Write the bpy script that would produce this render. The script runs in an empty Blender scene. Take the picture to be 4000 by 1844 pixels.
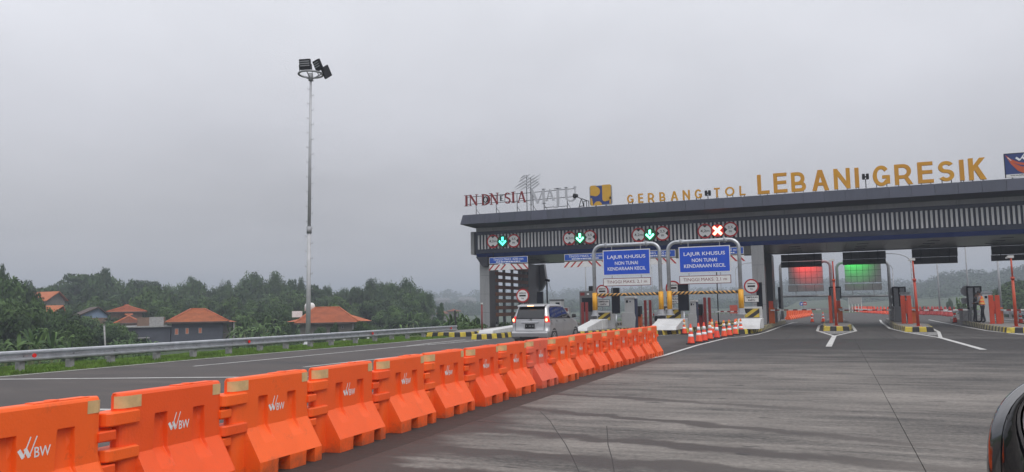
import bpy, math, random
import numpy as np
from mathutils import Vector, Matrix, Euler
random.seed(7); rng = np.random.default_rng(7)
S = bpy.context.scene
COL = S.collection

# ------------------------------------------------------------------ camera
F = 3000.0; EYE = 1.5
TH, PI_, RO = [math.radians(a) for a in (21.9, 5.42, 0.92)]
cf = Vector((-math.sin(TH)*math.cos(PI_), math.cos(TH)*math.cos(PI_), math.sin(PI_)))
cr0 = Vector((math.cos(TH), math.sin(TH), 0)); cu0 = cr0.cross(cf)
cr = math.cos(RO)*cr0 - math.sin(RO)*cu0; cu = cr.cross(cf)
cam = bpy.data.cameras.new('camera'); camo = bpy.data.objects.new('camera', cam); COL.objects.link(camo)
M = Matrix.Identity(4)
for i in range(3):
    M[i][0] = cr[i]; M[i][1] = cu[i]; M[i][2] = -cf[i]
M[2][3] = EYE
camo.matrix_world = M
cam.sensor_width = 36; cam.lens = 27.0; cam.clip_start = 0.05; cam.clip_end = 9000
S.camera = camo

def ray(x, y): return cf + cr*((x-2000)/F) - cu*((y-922)/F)
def PY(x, y, Y):
    d = ray(x, y); t = Y/d.y; return Vector((d.x*t, Y, EYE+d.z*t))
def PX(x, y, X):
    d = ray(x, y); t = X/d.x; return Vector((X, d.y*t, EYE+d.z*t))
def PZ(x, y, z=0.0):
    d = ray(x, y); t = (z-EYE)/d.z; return Vector((d.x*t, d.y*t, z))
def PD(x, y, D):
    d = ray(x, y); t = D/math.hypot(d.x, d.y); return Vector((d.x*t, d.y*t, EYE+d.z*t))

# ------------------------------------------------------------------ world, sun, exposure
SUN_EL, SUN_AZ = math.radians(52), math.radians(128)      # azimuth clockwise from +Y
W = bpy.data.worlds.new('World'); S.world = W; W.use_nodes = True
nt = W.node_tree; nt.nodes.clear(); N = nt.nodes.new; L = nt.links.new
sky = N('ShaderNodeTexSky'); sky.sky_type = 'NISHITA'; sky.sun_disc = False
sky.sun_elevation = SUN_EL; sky.sun_rotation = SUN_AZ
sky.air_density = 2; sky.dust_density = 6; sky.ozone_density = 2
bg1 = N('ShaderNodeBackground'); bg1.inputs[1].default_value = 0.06; L(sky.outputs[0], bg1.inputs[0])
tc = N('ShaderNodeTexCoord')
sep = N('ShaderNodeSeparateXYZ'); L(tc.outputs['Generated'], sep.inputs[0])
# project the cloud deck on a plane overhead so that it stays one continuous ceiling
def math_n(op, a, b=None):
    m = N('ShaderNodeMath'); m.operation = op
    for i, v in enumerate((a, b)):
        if v is None: continue
        if isinstance(v, (int, float)): m.inputs[i].default_value = v
        else: L(v, m.inputs[i])
    return m.outputs[0]
zc = math_n('ADD', math_n('MAXIMUM', sep.outputs[2], 0.0), 0.16)
cx = math_n('DIVIDE', sep.outputs[0], zc); cy = math_n('DIVIDE', sep.outputs[1], zc)
cmb = N('ShaderNodeCombineXYZ'); L(cx, cmb.inputs[0]); L(cy, cmb.inputs[1])
n1 = N('ShaderNodeTexNoise'); n1.inputs['Scale'].default_value = 0.55; n1.inputs['Detail'].default_value = 5
n1.inputs['Roughness'].default_value = 0.5; n1.inputs['Distortion'].default_value = 0.35; L(cmb.outputs[0], n1.inputs['Vector'])
mr = N('ShaderNodeMapRange'); mr.inputs[1].default_value = 0.3; mr.inputs[2].default_value = 0.72
mr.inputs[3].default_value = 0.85; mr.inputs[4].default_value = 1.18; L(n1.outputs[0], mr.inputs[0])
grad = N('ShaderNodeValToRGB'); L(math_n('MAXIMUM', sep.outputs[2], 0.0), grad.inputs[0])
er = grad.color_ramp; er.elements[0].position = 0.0; er.elements[0].color = (0.47, 0.45, 0.46, 1)
er.elements[1].position = 1.0; er.elements[1].color = (1.05, 1.05, 1.08, 1)
e = er.elements.new(0.10); e.color = (0.44, 0.435, 0.455, 1)
e = er.elements.new(0.22); e.color = (0.51, 0.512, 0.55, 1)
e = er.elements.new(0.42); e.color = (0.70, 0.71, 0.755, 1)
mx = N('ShaderNodeMixRGB'); mx.blend_type = 'MULTIPLY'; mx.inputs[0].default_value = 1
L(grad.outputs[0], mx.inputs[1]); L(mr.outputs[0], mx.inputs[2])
bg2 = N('ShaderNodeBackground'); bg2.inputs[1].default_value = 1.22; L(mx.outputs[0], bg2.inputs[0])
ms = N('ShaderNodeMixShader'); ms.inputs[0].default_value = 0.93
L(bg1.outputs[0], ms.inputs[1]); L(bg2.outputs[0], ms.inputs[2])
wo = N('ShaderNodeOutputWorld'); L(ms.outputs[0], wo.inputs[0])

sl = bpy.data.lights.new('sun', 'SUN'); sl.energy = 1.1; sl.angle = math.radians(35); sl.color = (1, 0.965, 0.92)
so = bpy.data.objects.new('sun', sl); COL.objects.link(so)
sd = Vector((math.sin(SUN_AZ)*math.cos(SUN_EL), math.cos(SUN_AZ)*math.cos(SUN_EL), math.sin(SUN_EL)))
so.rotation_euler = sd.to_track_quat('Z', 'Y').to_euler(); so.location = sd*40
S.view_settings.view_transform = 'Standard'; S.view_settings.look = 'None'
S.view_settings.exposure = 0.2; S.view_settings.gamma = 1.0; S.view_settings.use_curve_mapping = False
S.render.engine = 'CYCLES'

# ------------------------------------------------------------------ materials
MATS = {}
def mat(name, col, rough=0.6, metal=0.0, vary=0.0, scale=3.0, bump=0.0, bscale=40.0, emit=None, estr=1.0,
        coat=0.0, rnd=0.0, spec=0.5, dirt=None, dscale=1.2, damt=0.0, stretch=(1, 1, 1)):
    if name in MATS: return MATS[name]
    m = bpy.data.materials.new(name); m.use_nodes = True; t = m.node_tree; b = t.nodes['Principled BSDF']
    b.inputs['Base Color'].default_value = (*col, 1); b.inputs['Roughness'].default_value = rough
    b.inputs['Metallic'].default_value = metal; b.inputs['Specular IOR Level'].default_value = spec
    b.inputs['Coat Weight'].default_value = coat
    nn = t.nodes.new; ll = t.links.new
    co = nn('ShaderNodeTexCoord'); mp = nn('ShaderNodeMapping'); mp.inputs['Scale'].default_value = stretch
    ll(co.outputs['Object'], mp.inputs[0])
    last = None
    if vary > 0:
        no = nn('ShaderNodeTexNoise'); no.inputs['Scale'].default_value = scale; no.inputs['Detail'].default_value = 6
        ll(mp.outputs[0], no.inputs['Vector'])
        r = nn('ShaderNodeValToRGB'); ll(no.outputs[0], r.inputs[0])
        r.color_ramp.elements[0].position = 0.3; r.color_ramp.elements[1].position = 0.72
        r.color_ramp.elements[0].color = (*[max(0, c*(1-vary)) for c in col], 1)
        r.color_ramp.elements[1].color = (*[min(1, c*(1+vary)) for c in col], 1)
        last = r.outputs[0]
    if dirt:
        no = nn('ShaderNodeTexNoise'); no.inputs['Scale'].default_value = dscale; no.inputs['Detail'].default_value = 8
        no.inputs['Roughness'].default_value = 0.7; ll(mp.outputs[0], no.inputs['Vector'])
        rr = nn('ShaderNodeMapRange'); rr.inputs[1].default_value = 0.5; rr.inputs[2].default_value = 0.75
        rr.inputs[3].default_value = 0; rr.inputs[4].default_value = damt; ll(no.outputs[0], rr.inputs[0])
        mi = nn('ShaderNodeMixRGB'); ll(rr.outputs[0], mi.inputs[0]); mi.inputs[2].default_value = (*dirt, 1)
        if last: ll(last, mi.inputs[1])
        else: mi.inputs[1].default_value = (*col, 1)
        last = mi.outputs[0]
    if rnd > 0:
        oi = nn('ShaderNodeObjectInfo'); hs = nn('ShaderNodeHueSaturation')
        v = nn('ShaderNodeMapRange'); v.inputs[3].default_value = 1-rnd; v.inputs[4].default_value = 1+rnd
        ll(oi.outputs['Random'], v.inputs[0]); ll(v.outputs[0], hs.inputs['Value'])
        h = nn('ShaderNodeMapRange'); h.inputs[3].default_value = 0.5-rnd*0.03; h.inputs[4].default_value = 0.5+rnd*0.1
        ll(oi.outputs['Random'], h.inputs[0]); ll(h.outputs[0], hs.inputs['Hue'])
        if last: ll(last, hs.inputs['Color'])
        else: hs.inputs['Color'].default_value = (*col, 1)
        last = hs.outputs[0]
    if last: ll(last, b.inputs['Base Color'])
    if bump > 0:
        no = nn('ShaderNodeTexNoise'); no.inputs['Scale'].default_value = bscale; no.inputs['Detail'].default_value = 4
        ll(mp.outputs[0], no.inputs['Vector'])
        bu = nn('ShaderNodeBump'); bu.inputs['Strength'].default_value = bump; bu.inputs['Distance'].default_value = 0.02
        ll(no.outputs[0], bu.inputs['Height']); ll(bu.outputs[0], b.inputs['Normal'])
    if emit:
        b.inputs['Emission Color'].default_value = (*emit, 1); b.inputs['Emission Strength'].default_value = estr
    MATS[name] = m; return m

white = mat('white paint', (0.62, 0.62, 0.61), 0.5, vary=0.08, dirt=(0.3, 0.28, 0.25), damt=0.35, dscale=2.5)
plinthw = mat('whitewashed concrete', (0.56, 0.565, 0.57), 0.75, vary=0.1, scale=1.5, dirt=(0.25, 0.23, 0.2), damt=0.45, dscale=1.1, bump=0.15, bscale=8)
orange = mat('orange moulded plastic', (0.90, 0.102, 0.010), 0.5, vary=0.05, scale=2.2, rnd=0.045, dirt=(0.55, 0.1, 0.04), dscale=3.0, damt=0.22, bump=0.12, bscale=60, spec=0.45)
orangef = mat('faded orange plastic', (0.78, 0.125, 0.06), 0.6, vary=0.07, scale=2.2, dirt=(0.5, 0.12, 0.07), dscale=2.0, damt=0.2, bump=0.12, bscale=60)
def grime(m, col=(0.20, 0.07, 0.035), top=0.16):
    t = m.node_tree; b = t.nodes['Principled BSDF']; nn = t.nodes.new; ll = t.links.new; src = b.inputs['Base Color'].links[0].from_socket
    tc_ = nn('ShaderNodeTexCoord'); sp = nn('ShaderNodeSeparateXYZ'); ll(tc_.outputs['Object'], sp.inputs[0])
    oi = nn('ShaderNodeObjectInfo'); ad = nn('ShaderNodeVectorMath'); ll(tc_.outputs['Object'], ad.inputs[0]); ll(oi.outputs['Location'], ad.inputs[1])
    no = nn('ShaderNodeTexNoise'); no.inputs['Scale'].default_value = 4.5; no.inputs['Detail'].default_value = 8; no.inputs['Roughness'].default_value = 0.72; ll(ad.outputs[0], no.inputs['Vector'])
    mr_ = nn('ShaderNodeMapRange'); mr_.inputs[1].default_value = 0.0; mr_.inputs[2].default_value = top; mr_.inputs[3].default_value = 0.30; mr_.inputs[4].default_value = 0.0; ll(sp.outputs[2], mr_.inputs[0])
    a_ = nn('ShaderNodeMath'); a_.operation = 'ADD'; ll(no.outputs[0], a_.inputs[0]); ll(mr_.outputs[0], a_.inputs[1])
    m2_ = nn('ShaderNodeMapRange'); m2_.inputs[1].default_value = 0.60; m2_.inputs[2].default_value = 0.85; m2_.inputs[3].default_value = 0; m2_.inputs[4].default_value = 0.65; ll(a_.outputs[0], m2_.inputs[0])
    mi = nn('ShaderNodeMixRGB'); ll(m2_.outputs[0], mi.inputs[0]); ll(src, mi.inputs[1]); mi.inputs[2].default_value = (*col, 1); ll(mi.outputs[0], b.inputs['Base Color'])
grime(orange); grime(orangef)
tape = mat('tan reflective tape', (0.62, 0.42, 0.2), 0.45, vary=0.12, scale=14, dirt=(0.4, 0.3, 0.18), damt=0.3, dscale=9)
logow = mat('white print', (0.72, 0.72, 0.72), 0.5, vary=0.1, scale=20)
yel = mat('yellow kerb paint', (0.58, 0.44, 0.05), 0.6, vary=0.15, scale=5, dirt=(0.14, 0.11, 0.06), damt=0.65, dscale=3.5, rnd=0.1)
blk = mat('black kerb paint', (0.022, 0.022, 0.024), 0.6, vary=0.3, scale=5, dirt=(0.1, 0.09, 0.08), damt=0.5, dscale=3.5, rnd=0.1)
yeld = mat('worn yellow kerb paint', (0.40, 0.34, 0.17), 0.65, vary=0.2, scale=5, dirt=(0.2, 0.18, 0.15), damt=0.8, dscale=3, rnd=0.12)
blkd = mat('worn black kerb paint', (0.07, 0.065, 0.06), 0.65, vary=0.3, scale=5, dirt=(0.14, 0.13, 0.11), damt=0.8, dscale=3, rnd=0.12)
postyel = mat('yellow sleeve', (0.75, 0.36, 0.015), 0.45, vary=0.06, dirt=(0.4, 0.22, 0.04), damt=0.3)
islc = mat('island paving', (0.2, 0.19, 0.18), 0.85, vary=0.2, scale=2, bump=0.2, bscale=25)
galv = mat('galvanised steel', (0.48, 0.5, 0.53), 0.42, 0.75, vary=0.14, scale=5, dirt=(0.25, 0.26, 0.28), damt=0.5, dscale=2.2)
galvd = mat('dull galvanised steel', (0.33, 0.34, 0.36), 0.6, 0.3, vary=0.15, scale=6, dirt=(0.2, 0.19, 0.18), damt=0.4)
concp = mat('cement post', (0.33, 0.33, 0.33), 0.85, vary=0.2, scale=7, dirt=(0.12, 0.12, 0.1), damt=0.6, dscale=5)
redm = mat('red reflector', (0.75, 0.02, 0.015), 0.3, emit=None)
redpaint = mat('red painted steel', (0.46, 0.045, 0.018), 0.45, vary=0.08, rnd=0.05, dirt=(0.3, 0.05, 0.03), damt=0.25)
dkred = mat('dark red painted steel', (0.2, 0.02, 0.018), 0.45, vary=0.1, dirt=(0.08, 0.02, 0.02), damt=0.3)
orcab = mat('orange cabinet paint', (0.45, 0.085, 0.012), 0.5, vary=0.06, dirt=(0.3, 0.07, 0.03), damt=0.25)
eavem = mat('slate composite panel', (0.082, 0.09, 0.12), 0.42, 0.25, vary=0.05, scale=0.6, rnd=0.09, dirt=(0.05, 0.052, 0.062), damt=0.5, dscale=1.3, stretch=(2.2, 1, 0.35))
under = mat('dark soffit panel', (0.024, 0.025, 0.035), 0.55, vary=0.1, scale=0.8, rnd=0.06)
recm = mat('grey recess board', (0.23, 0.23, 0.235), 0.7, vary=0.12, scale=0.6, dirt=(0.1, 0.1, 0.1), damt=0.5, dscale=1.0, stretch=(2, 1, 0.4))
navy = mat('navy composite panel', (0.02, 0.025, 0.046), 0.45, 0.15, vary=0.15, scale=0.5, dirt=(0.05, 0.052, 0.06), damt=0.5, dscale=1.5, stretch=(2, 1, 0.3))
bluestrip = mat('blue composite strip', (0.014, 0.04, 0.19), 0.4, 0.1, vary=0.08, scale=0.5)
slatm = mat('light grey slat', (0.48, 0.48, 0.49), 0.5, vary=0.08, scale=4, rnd=0.06)
soffm = mat('soffit sheet', (0.17, 0.17, 0.165), 0.32, 0.35, vary=0.1, scale=0.8, rnd=0.12)
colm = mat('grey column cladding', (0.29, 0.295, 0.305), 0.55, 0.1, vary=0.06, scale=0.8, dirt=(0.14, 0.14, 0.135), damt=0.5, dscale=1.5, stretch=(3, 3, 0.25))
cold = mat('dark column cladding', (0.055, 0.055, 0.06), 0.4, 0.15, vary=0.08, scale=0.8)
wood = mat('brown composite plank', (0.20, 0.075, 0.038), 0.65, vary=0.2, scale=3, stretch=(1, 0.4, 4), rnd=0.12)
black = mat('black coated metal', (0.009, 0.009, 0.011), 0.5, vary=0.2, scale=5, spec=0.3)
dscreen = mat('dark display glass', (0.008, 0.010, 0.016), 0.2, spec=0.3)
kioskw = mat('light grey kiosk paint', (0.52, 0.53, 0.54), 0.5, vary=0.05, dirt=(0.3, 0.3, 0.3), damt=0.2)
kioskg = mat('grey kiosk paint', (0.13, 0.135, 0.14), 0.5, vary=0.06)
kioskb = mat('navy kiosk side', (0.035, 0.05, 0.1), 0.5, vary=0.1)
blue = mat('blue sign sheet', (0.004, 0.07, 0.55), 0.55, vary=0.07, scale=1.5)
blued = mat('weathered blue sign sheet', (0.008, 0.075, 0.42), 0.5, vary=0.12, scale=1.5)
swhite = mat('white sign sheet', (0.72, 0.72, 0.72), 0.5, vary=0.05, dirt=(0.4, 0.4, 0.4), damt=0.3)
stext = mat('sign lettering white', (0.80, 0.81, 0.84), 0.5)
sred = mat('sign red', (0.40, 0.008, 0.012), 0.5, vary=0.06)
dkredt = mat('sign maroon', (0.16, 0.012, 0.016), 0.5)
gold = mat('ochre letter face', (0.58, 0.27, 0.012), 0.45, vary=0.08, scale=2, rnd=0.05)
maroon = mat('maroon letter face', (0.20, 0.010, 0.012), 0.45, vary=0.08)
silver = mat('pale grey letter face', (0.46, 0.47, 0.50), 0.45, 0.2, vary=0.06)
glassd = mat('tinted window glass', (0.012, 0.014, 0.018), 0.06, coat=0.5)
clay = mat('orange clay roof tile', (0.40, 0.105, 0.042), 0.8, vary=0.18, scale=1.2, rnd=0.08, dirt=(0.2, 0.07, 0.045), damt=0.5, dscale=0.8, bump=0.3, bscale=9)
tarm = mat('black rubber', (0.02, 0.02, 0.021), 0.75, vary=0.2)
rope = mat('yellow rope', (0.65, 0.45, 0.05), 0.8)

# ------------------------------------------------------------------ mesh builder
class MB:
    def __init__(s): s.v = []; s.f = []; s.m = []; s.sm = []
    def add(s, vs, fs, mi=0, smooth=False):
        o = len(s.v); s.v += [tuple(v) for v in vs]; s.f += [tuple(i+o for i in f) for f in fs]
        s.m += [mi]*len(fs); s.sm += [smooth]*len(fs); return s
    def box(s, x0, x1, y0, y1, z0, z1, mi=0, bev=0.0):
        if bev > 0:
            return s.prism([(x0+bev, z0), (x1-bev, z0), (x1, z0+bev), (x1, z1-bev), (x1-bev, z1), (x0+bev, z1), (x0, z1-bev), (x0, z0+bev)], y0, y1, 'y', mi)
        vs = [(x, y, z) for z in (z0, z1) for y in (y0, y1) for x in (x0, x1)]
        return s.add(vs, [(0, 2, 3, 1), (4, 5, 7, 6), (0, 1, 5, 4), (2, 6, 7, 3), (0, 4, 6, 2), (1, 3, 7, 5)], mi)
    def prism(s, pts, a, b, axis='y', mi=0):
        n = len(pts)
        if axis == 'y': vs = [(p[0], a, p[1]) for p in pts]+[(p[0], b, p[1]) for p in pts]
        elif axis == 'x': vs = [(a, p[0], p[1]) for p in pts]+[(b, p[0], p[1]) for p in pts]
        else: vs = [(p[0], p[1], a) for p in pts]+[(p[0], p[1], b) for p in pts]
        fs = [tuple(range(n)), tuple(range(2*n-1, n-1, -1))]+[(i, i+n, (i+1) % n+n, (i+1) % n) for i in range(n)]
        return s.add(vs, fs, mi)
    def tube(s, path, r, n=8, mi=0, cap=True, smooth=True):
        path = [Vector(p) for p in path]; rs = r if isinstance(r, (list, tuple)) else [r]*len(path)
        vs = []; prev = None
        for i, p in enumerate(path):
            t = (path[min(i+1, len(path)-1)]-path[max(i-1, 0)]).normalized()
            if prev is None:
                a = Vector((0, 0, 1)) if abs(t.z) < 0.9 else Vector((1, 0, 0)); u = t.cross(a).normalized()
            else:
                u = (prev-t*prev.dot(t)).normalized()
            prev = u; w = t.cross(u)
            for k in range(n):
                q = 2*math.pi*k/n; vs.append(p+(u*math.cos(q)+w*math.sin(q))*rs[i])
        fs = []
        for i in range(len(path)-1):
            for k in range(n): fs.append((i*n+k, i*n+(k+1) % n, (i+1)*n+(k+1) % n, (i+1)*n+k))
        s.add(vs, fs, mi, smooth)
        if cap:
            o = len(s.v)-len(vs)
            s.f += [tuple(o+k for k in range(n-1, -1, -1)), tuple(o+(len(path)-1)*n+k for k in range(n))]; s.m += [mi]*2; s.sm += [False]*2
        return s
    def lathe(s, prof, n=16, mi=0, c=(0, 0, 0), smooth=True):
        vs = []; m = len(prof)
        for r, z in prof:
            for k in range(n):
                q = 2*math.pi*k/n; vs.append((c[0]+r*math.cos(q), c[1]+r*math.sin(q), c[2]+z))
        fs = [(i*n+k, i*n+(k+1) % n, (i+1)*n+(k+1) % n, (i+1)*n+k) for i in range(m-1) for k in range(n)]
        s.add(vs, fs, mi, smooth); o = len(s.v)-len(vs)
        s.f += [tuple(o+k for k in range(n-1, -1, -1)), tuple(o+(m-1)*n+k for k in range(n))]; s.m += [mi]*2; s.sm += [False]*2
        return s
    def disc(s, c, r, y0, y1, n=28, mi=0):
        return s.prism([(c[0]+r*math.cos(2*math.pi*k/n), c[1]+r*math.sin(2*math.pi*k/n)) for k in range(n)], y0, y1, 'y', mi)
    def mesh(s, name, mats):
        me = bpy.data.meshes.new(name); me.from_pydata(s.v, [], s.f)
        mats = mats if isinstance(mats, (list, tuple)) else [mats]
        for m in mats: me.materials.append(m)
        me.polygons.foreach_set('material_index', s.m); me.polygons.foreach_set('use_smooth', s.sm)
        me.update(); return me
def link(name, data, parent=None, loc=None, rot=None, scale=None):
    o = bpy.data.objects.new(name, data); COL.objects.link(o)
    if parent: o.parent = parent
    if loc is not None: o.location = loc
    if rot is not None: o.rotation_euler = rot
    if scale is not None: o.scale = scale
    return o
def put(name, mb, m, parent=None, **k): return link(name, mb.mesh(name, m) if isinstance(mb, MB) else mb, parent, **k)
def tag(o, label=None, cat=None, group=None, kind=None):
    if label: o['label'] = label
    if cat: o['category'] = cat
    if group: o['group'] = group
    if kind: o['kind'] = kind
    return o
def thing(name, label, cat, loc=(0, 0, 0), rz=0.0, group=None):
    return tag(link(name, None, loc=loc, rot=(0, 0, rz)), label, cat, group)
def kids(o): return [c for c in bpy.data.objects if c.parent is o]
def copy_tree(o, parent=None, ch=None):
    c = o.copy(); COL.objects.link(c); c.parent = parent
    for k in (ch[o.name] if ch else kids(o)): copy_tree(k, c, ch)
    return c
def bevel(o, w, seg=1):
    b = o.modifiers.new('bevel', 'BEVEL'); b.width = w; b.segments = seg; b.limit_method = 'ANGLE'; b.angle_limit = math.radians(40)

GL = {}
def glyph_raw(ch, bold=0.0, depth=0.1):
    k = (ch, bold, depth)
    if k in GL: return GL[k]
    c = bpy.data.curves.new('t', 'FONT'); c.body = ch; c.size = 1; c.offset = bold; c.extrude = depth/2; c.resolution_u = 3
    o = bpy.data.objects.new('t', c); COL.objects.link(o)
    bpy.context.view_layer.update()
    me = bpy.data.meshes.new_from_object(o.evaluated_get(bpy.context.evaluated_depsgraph_get()))
    v = np.array([tuple(p.co) for p in me.vertices]); f = [tuple(p.vertices) for p in me.polygons]
    bpy.data.objects.remove(o); bpy.data.curves.remove(c); bpy.data.meshes.remove(me)
    GL[k] = (v, f); return GL[k]
def text_mb(s, w, h, bold=0.0, depth=0.01, mb=None, cx=0, cz=0, y=0, mi=0):
    """text centred at (cx, cz), fitted to w x h, standing in the XZ plane and facing -Y"""
    v, f = glyph_raw(s, bold, 0.1); lo = v.min(0); hi = v.max(0)
    q = np.empty_like(v)
    q[:, 0] = (v[:, 0]-(lo[0]+hi[0])/2)/(hi[0]-lo[0])*w+cx
    q[:, 2] = (v[:, 1]-(lo[1]+hi[1])/2)/(hi[1]-lo[1])*h+cz
    q[:, 1] = y-v[:, 2]/0.1*depth
    mb = mb or MB(); mb.add(q.tolist(), f, mi); return mb

# ------------------------------------------------------------------ ground materials (world-space, procedural)
def pave_mat(name, lo, hi, mode):
    m = bpy.data.materials.new(name); m.use_nodes = True; t = m.node_tree; b = t.nodes['Principled BSDF']
    nn = t.nodes.new; ll = t.links.new
    g = nn('ShaderNodeNewGeometry')
    def noise(scale, rot=0.0, detail=6, rough=0.6, dist=0.0, s=1.0):
        mp = nn('ShaderNodeMapping'); mp.inputs['Scale'].default_value = scale; mp.inputs['Rotation'].default_value = (0, 0, rot)
        ll(g.outputs['Position'], mp.inputs[0]); no = nn('ShaderNodeTexNoise'); no.inputs['Scale'].default_value = s
        no.inputs['Detail'].default_value = detail; no.inputs['Roughness'].default_value = rough; no.inputs['Distortion'].default_value = dist
        ll(mp.outputs[0], no.inputs['Vector']); return no.outputs[0]
    def rng_(src, a, b_, c, d):
        r = nn('ShaderNodeMapRange'); r.interpolation_type = 'SMOOTHSTEP'
        for i, v in enumerate((a, b_, c, d)): r.inputs[i+1].default_value = v
        ll(src, r.inputs[0]); return r.outputs[0]
    def M(op, a, b2):
        q = nn('ShaderNodeMath'); q.operation = op
        for i, v in enumerate((a, b2)):
            if isinstance(v, (int, float)): q.inputs[i].default_value = v
            else: ll(v, q.inputs[i])
        return q.outputs[0]
    fine = noise((1, 1.6, 1), 0, 10, 0.8, 0, 14)
    big = noise((0.16, 0.5, 1), math.radians(6), 6, 0.6, 0.4)
    st = noise((0.4, 3.0, 1), math.radians(7), 9, 0.72, 0.35)
    st2 = noise((0.7, 13, 1), math.radians(5), 7, 0.78, 0.15)
    pat = noise((0.5, 0.9, 1), 0.4, 5, 0.6, 0.6)
    val = M('ADD', M('MULTIPLY', big, 0.42), M('MULTIPLY', st, 0.46))
    val = M('ADD', val, M('MULTIPLY', st2, 0.30))
    val = M('ADD', M('SUBTRACT', val, 0.16), M('MULTIPLY', pat, 0.22))
    val = M('ADD', val, M('MULTIPLY', rng_(fine, 0.38, 0.64, 0.05, 0.95), 0.15)); val = M('ADD', val, 0.05)
    if mode == 'apron':
        sp = nn('ShaderNodeSeparateXYZ'); ll(g.outputs['Position'], sp.inputs[0])
        # wet brown run-off creeping in from the barrier line, with long fingers
        fing = noise((0.25, 1.3, 1), math.radians(5), 4, 0.5, 0.3)
        edge = M('ADD', sp.outputs[0], M('MULTIPLY', M('SUBTRACT', fing, 0.5), -2.6))
        wet = rng_(edge, -4.15, -3.75, 1, 0)
        near = rng_(sp.outputs[1], 10, 13, 1, 0.0)
        wet = M('MULTIPLY', wet, near)
        far = rng_(sp.outputs[1], 14, 35, 0, 0.27)
        val = M('SUBTRACT', M('SUBTRACT', val, far), -0.02)
        nz = noise((0.8, 0.8, 1), 0.2, 4, 0.6, 0.3, 1.6)
        for (a0, sl, x0, hw, xe) in ((8.62, 0.19, -2.1, 0.20, 1.5), (7.50, 0.09, -2.5, 0.22, 0.8), (10.42, 0.33, -2.4, 0.16, 1.2), (12.6, 0.25, -2.8, 0.14, -0.5), (6.5, 0.05, -2.5, 0.2, 2.0)):
            c_ = M('ADD', sp.outputs[1], M('MULTIPLY', M('ADD', sp.outputs[0], -x0), sl))
            d_ = M('ABSOLUTE', M('ADD', M('ADD', c_, -a0), M('MULTIPLY', M('SUBTRACT', nz, 0.5), 0.75)), 0)
            f_ = M('MULTIPLY', rng_(d_, hw*0.55, hw*1.25, 1, 0), rng_(sp.outputs[0], xe-3.2, xe+2.5, 1, 0))
            wet = M('MAXIMUM', wet, f_)
        spots = rng_(noise((1, 2.2, 1), 0.3, 2, 0.4, 0.2, 1.7), 0.67, 0.73, 0, 0.16)
        val = M('SUBTRACT', val, spots)
    r = nn('ShaderNodeValToRGB'); ll(val, r.inputs[0])
    r.color_ramp.elements[0].position = 0.52; r.color_ramp.elements[1].position = 0.80
    r.color_ramp.elements[0].color = (*lo, 1); r.color_ramp.elements[1].color = (*hi, 1)
    last = r.outputs[0]; rough = rng_(val, 0.5, 0.8, 0.62, 0.85); b.inputs['Specular IOR Level'].default_value = 0.3
    if mode == 'apron':
        mi = nn('ShaderNodeMixRGB'); ll(M('MULTIPLY', wet, 0.82), mi.inputs[0]); ll(last, mi.inputs[1]); mi.inputs[2].default_value = (0.036, 0.027, 0.025, 1)
        last = mi.outputs[0]; rough = M('SUBTRACT', rough, M('MULTIPLY', wet, 0.14))
    if mode == 'asphalt':
        sp = nn('ShaderNodeSeparateXYZ'); ll(g.outputs['Position'], sp.inputs[0])
        ed = M('ADD', sp.outputs[0], M('MULTIPLY', M('SUBTRACT', noise((0.6, 0.6, 1), 0, 4, 0.6), 0.5), 1.2))
        mi = nn('ShaderNodeMixRGB'); ll(rng_(ed, -6.0, -5.3, 0, 0.8), mi.inputs[0]); ll(last, mi.inputs[1]); mi.inputs[2].default_value = (0.038, 0.028, 0.025, 1)
        last = mi.outputs[0]
    if mode == 'lanes':
        sk = noise((2.6, 0.06, 1), 0.02, 4, 0.6, 0.2)
        mi = nn('ShaderNodeMixRGB'); ll(rng_(sk, 0.52, 0.7, 0, 0.55), mi.inputs[0]); ll(last, mi.inputs[1]); mi.inputs[2].default_value = (0.025, 0.024, 0.024, 1)
        last = mi.outputs[0]
    ll(last, b.inputs['Base Color']); ll(rough, b.inputs['Roughness'])
    bu = nn('ShaderNodeBump'); bu.inputs['Strength'].default_value = 0.35; bu.inputs['Distance'].default_value = 0.01
    ll(M('ADD', fine, M('MULTIPLY', st2, 0.6)), bu.inputs['Height']); ll(bu.outputs[0], b.inputs['Normal'])
    return m
apronm = pave_mat('brushed wet concrete', (0.026, 0.0235, 0.0225), (0.235, 0.216, 0.198), 'apron')
asphm = pave_mat('worn asphalt', (0.030, 0.0255, 0.0245), (0.108, 0.094, 0.089), 'asphalt')
lanem = pave_mat('dark lane paving', (0.024, 0.023, 0.0225), (0.092, 0.087, 0.083), 'lanes')
fieldm = mat('field and verge', (0.042, 0.066, 0.028), 0.95, vary=0.35, scale=0.12, dirt=(0.05, 0.045, 0.03), damt=0.5, dscale=0.35)
soilm = mat('turf soil', (0.06, 0.085, 0.022), 0.95, vary=0.35, scale=2.5, dirt=(0.05, 0.035, 0.025), damt=0.5, dscale=1.2)
linem = mat('white road paint', (0.50, 0.50, 0.49), 0.6, vary=0.12, scale=3, dirt=(0.12, 0.11, 0.1), damt=0.75, dscale=2.2)
jointm = mat('joint sealant', (0.03, 0.028, 0.026), 0.9)

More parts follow.
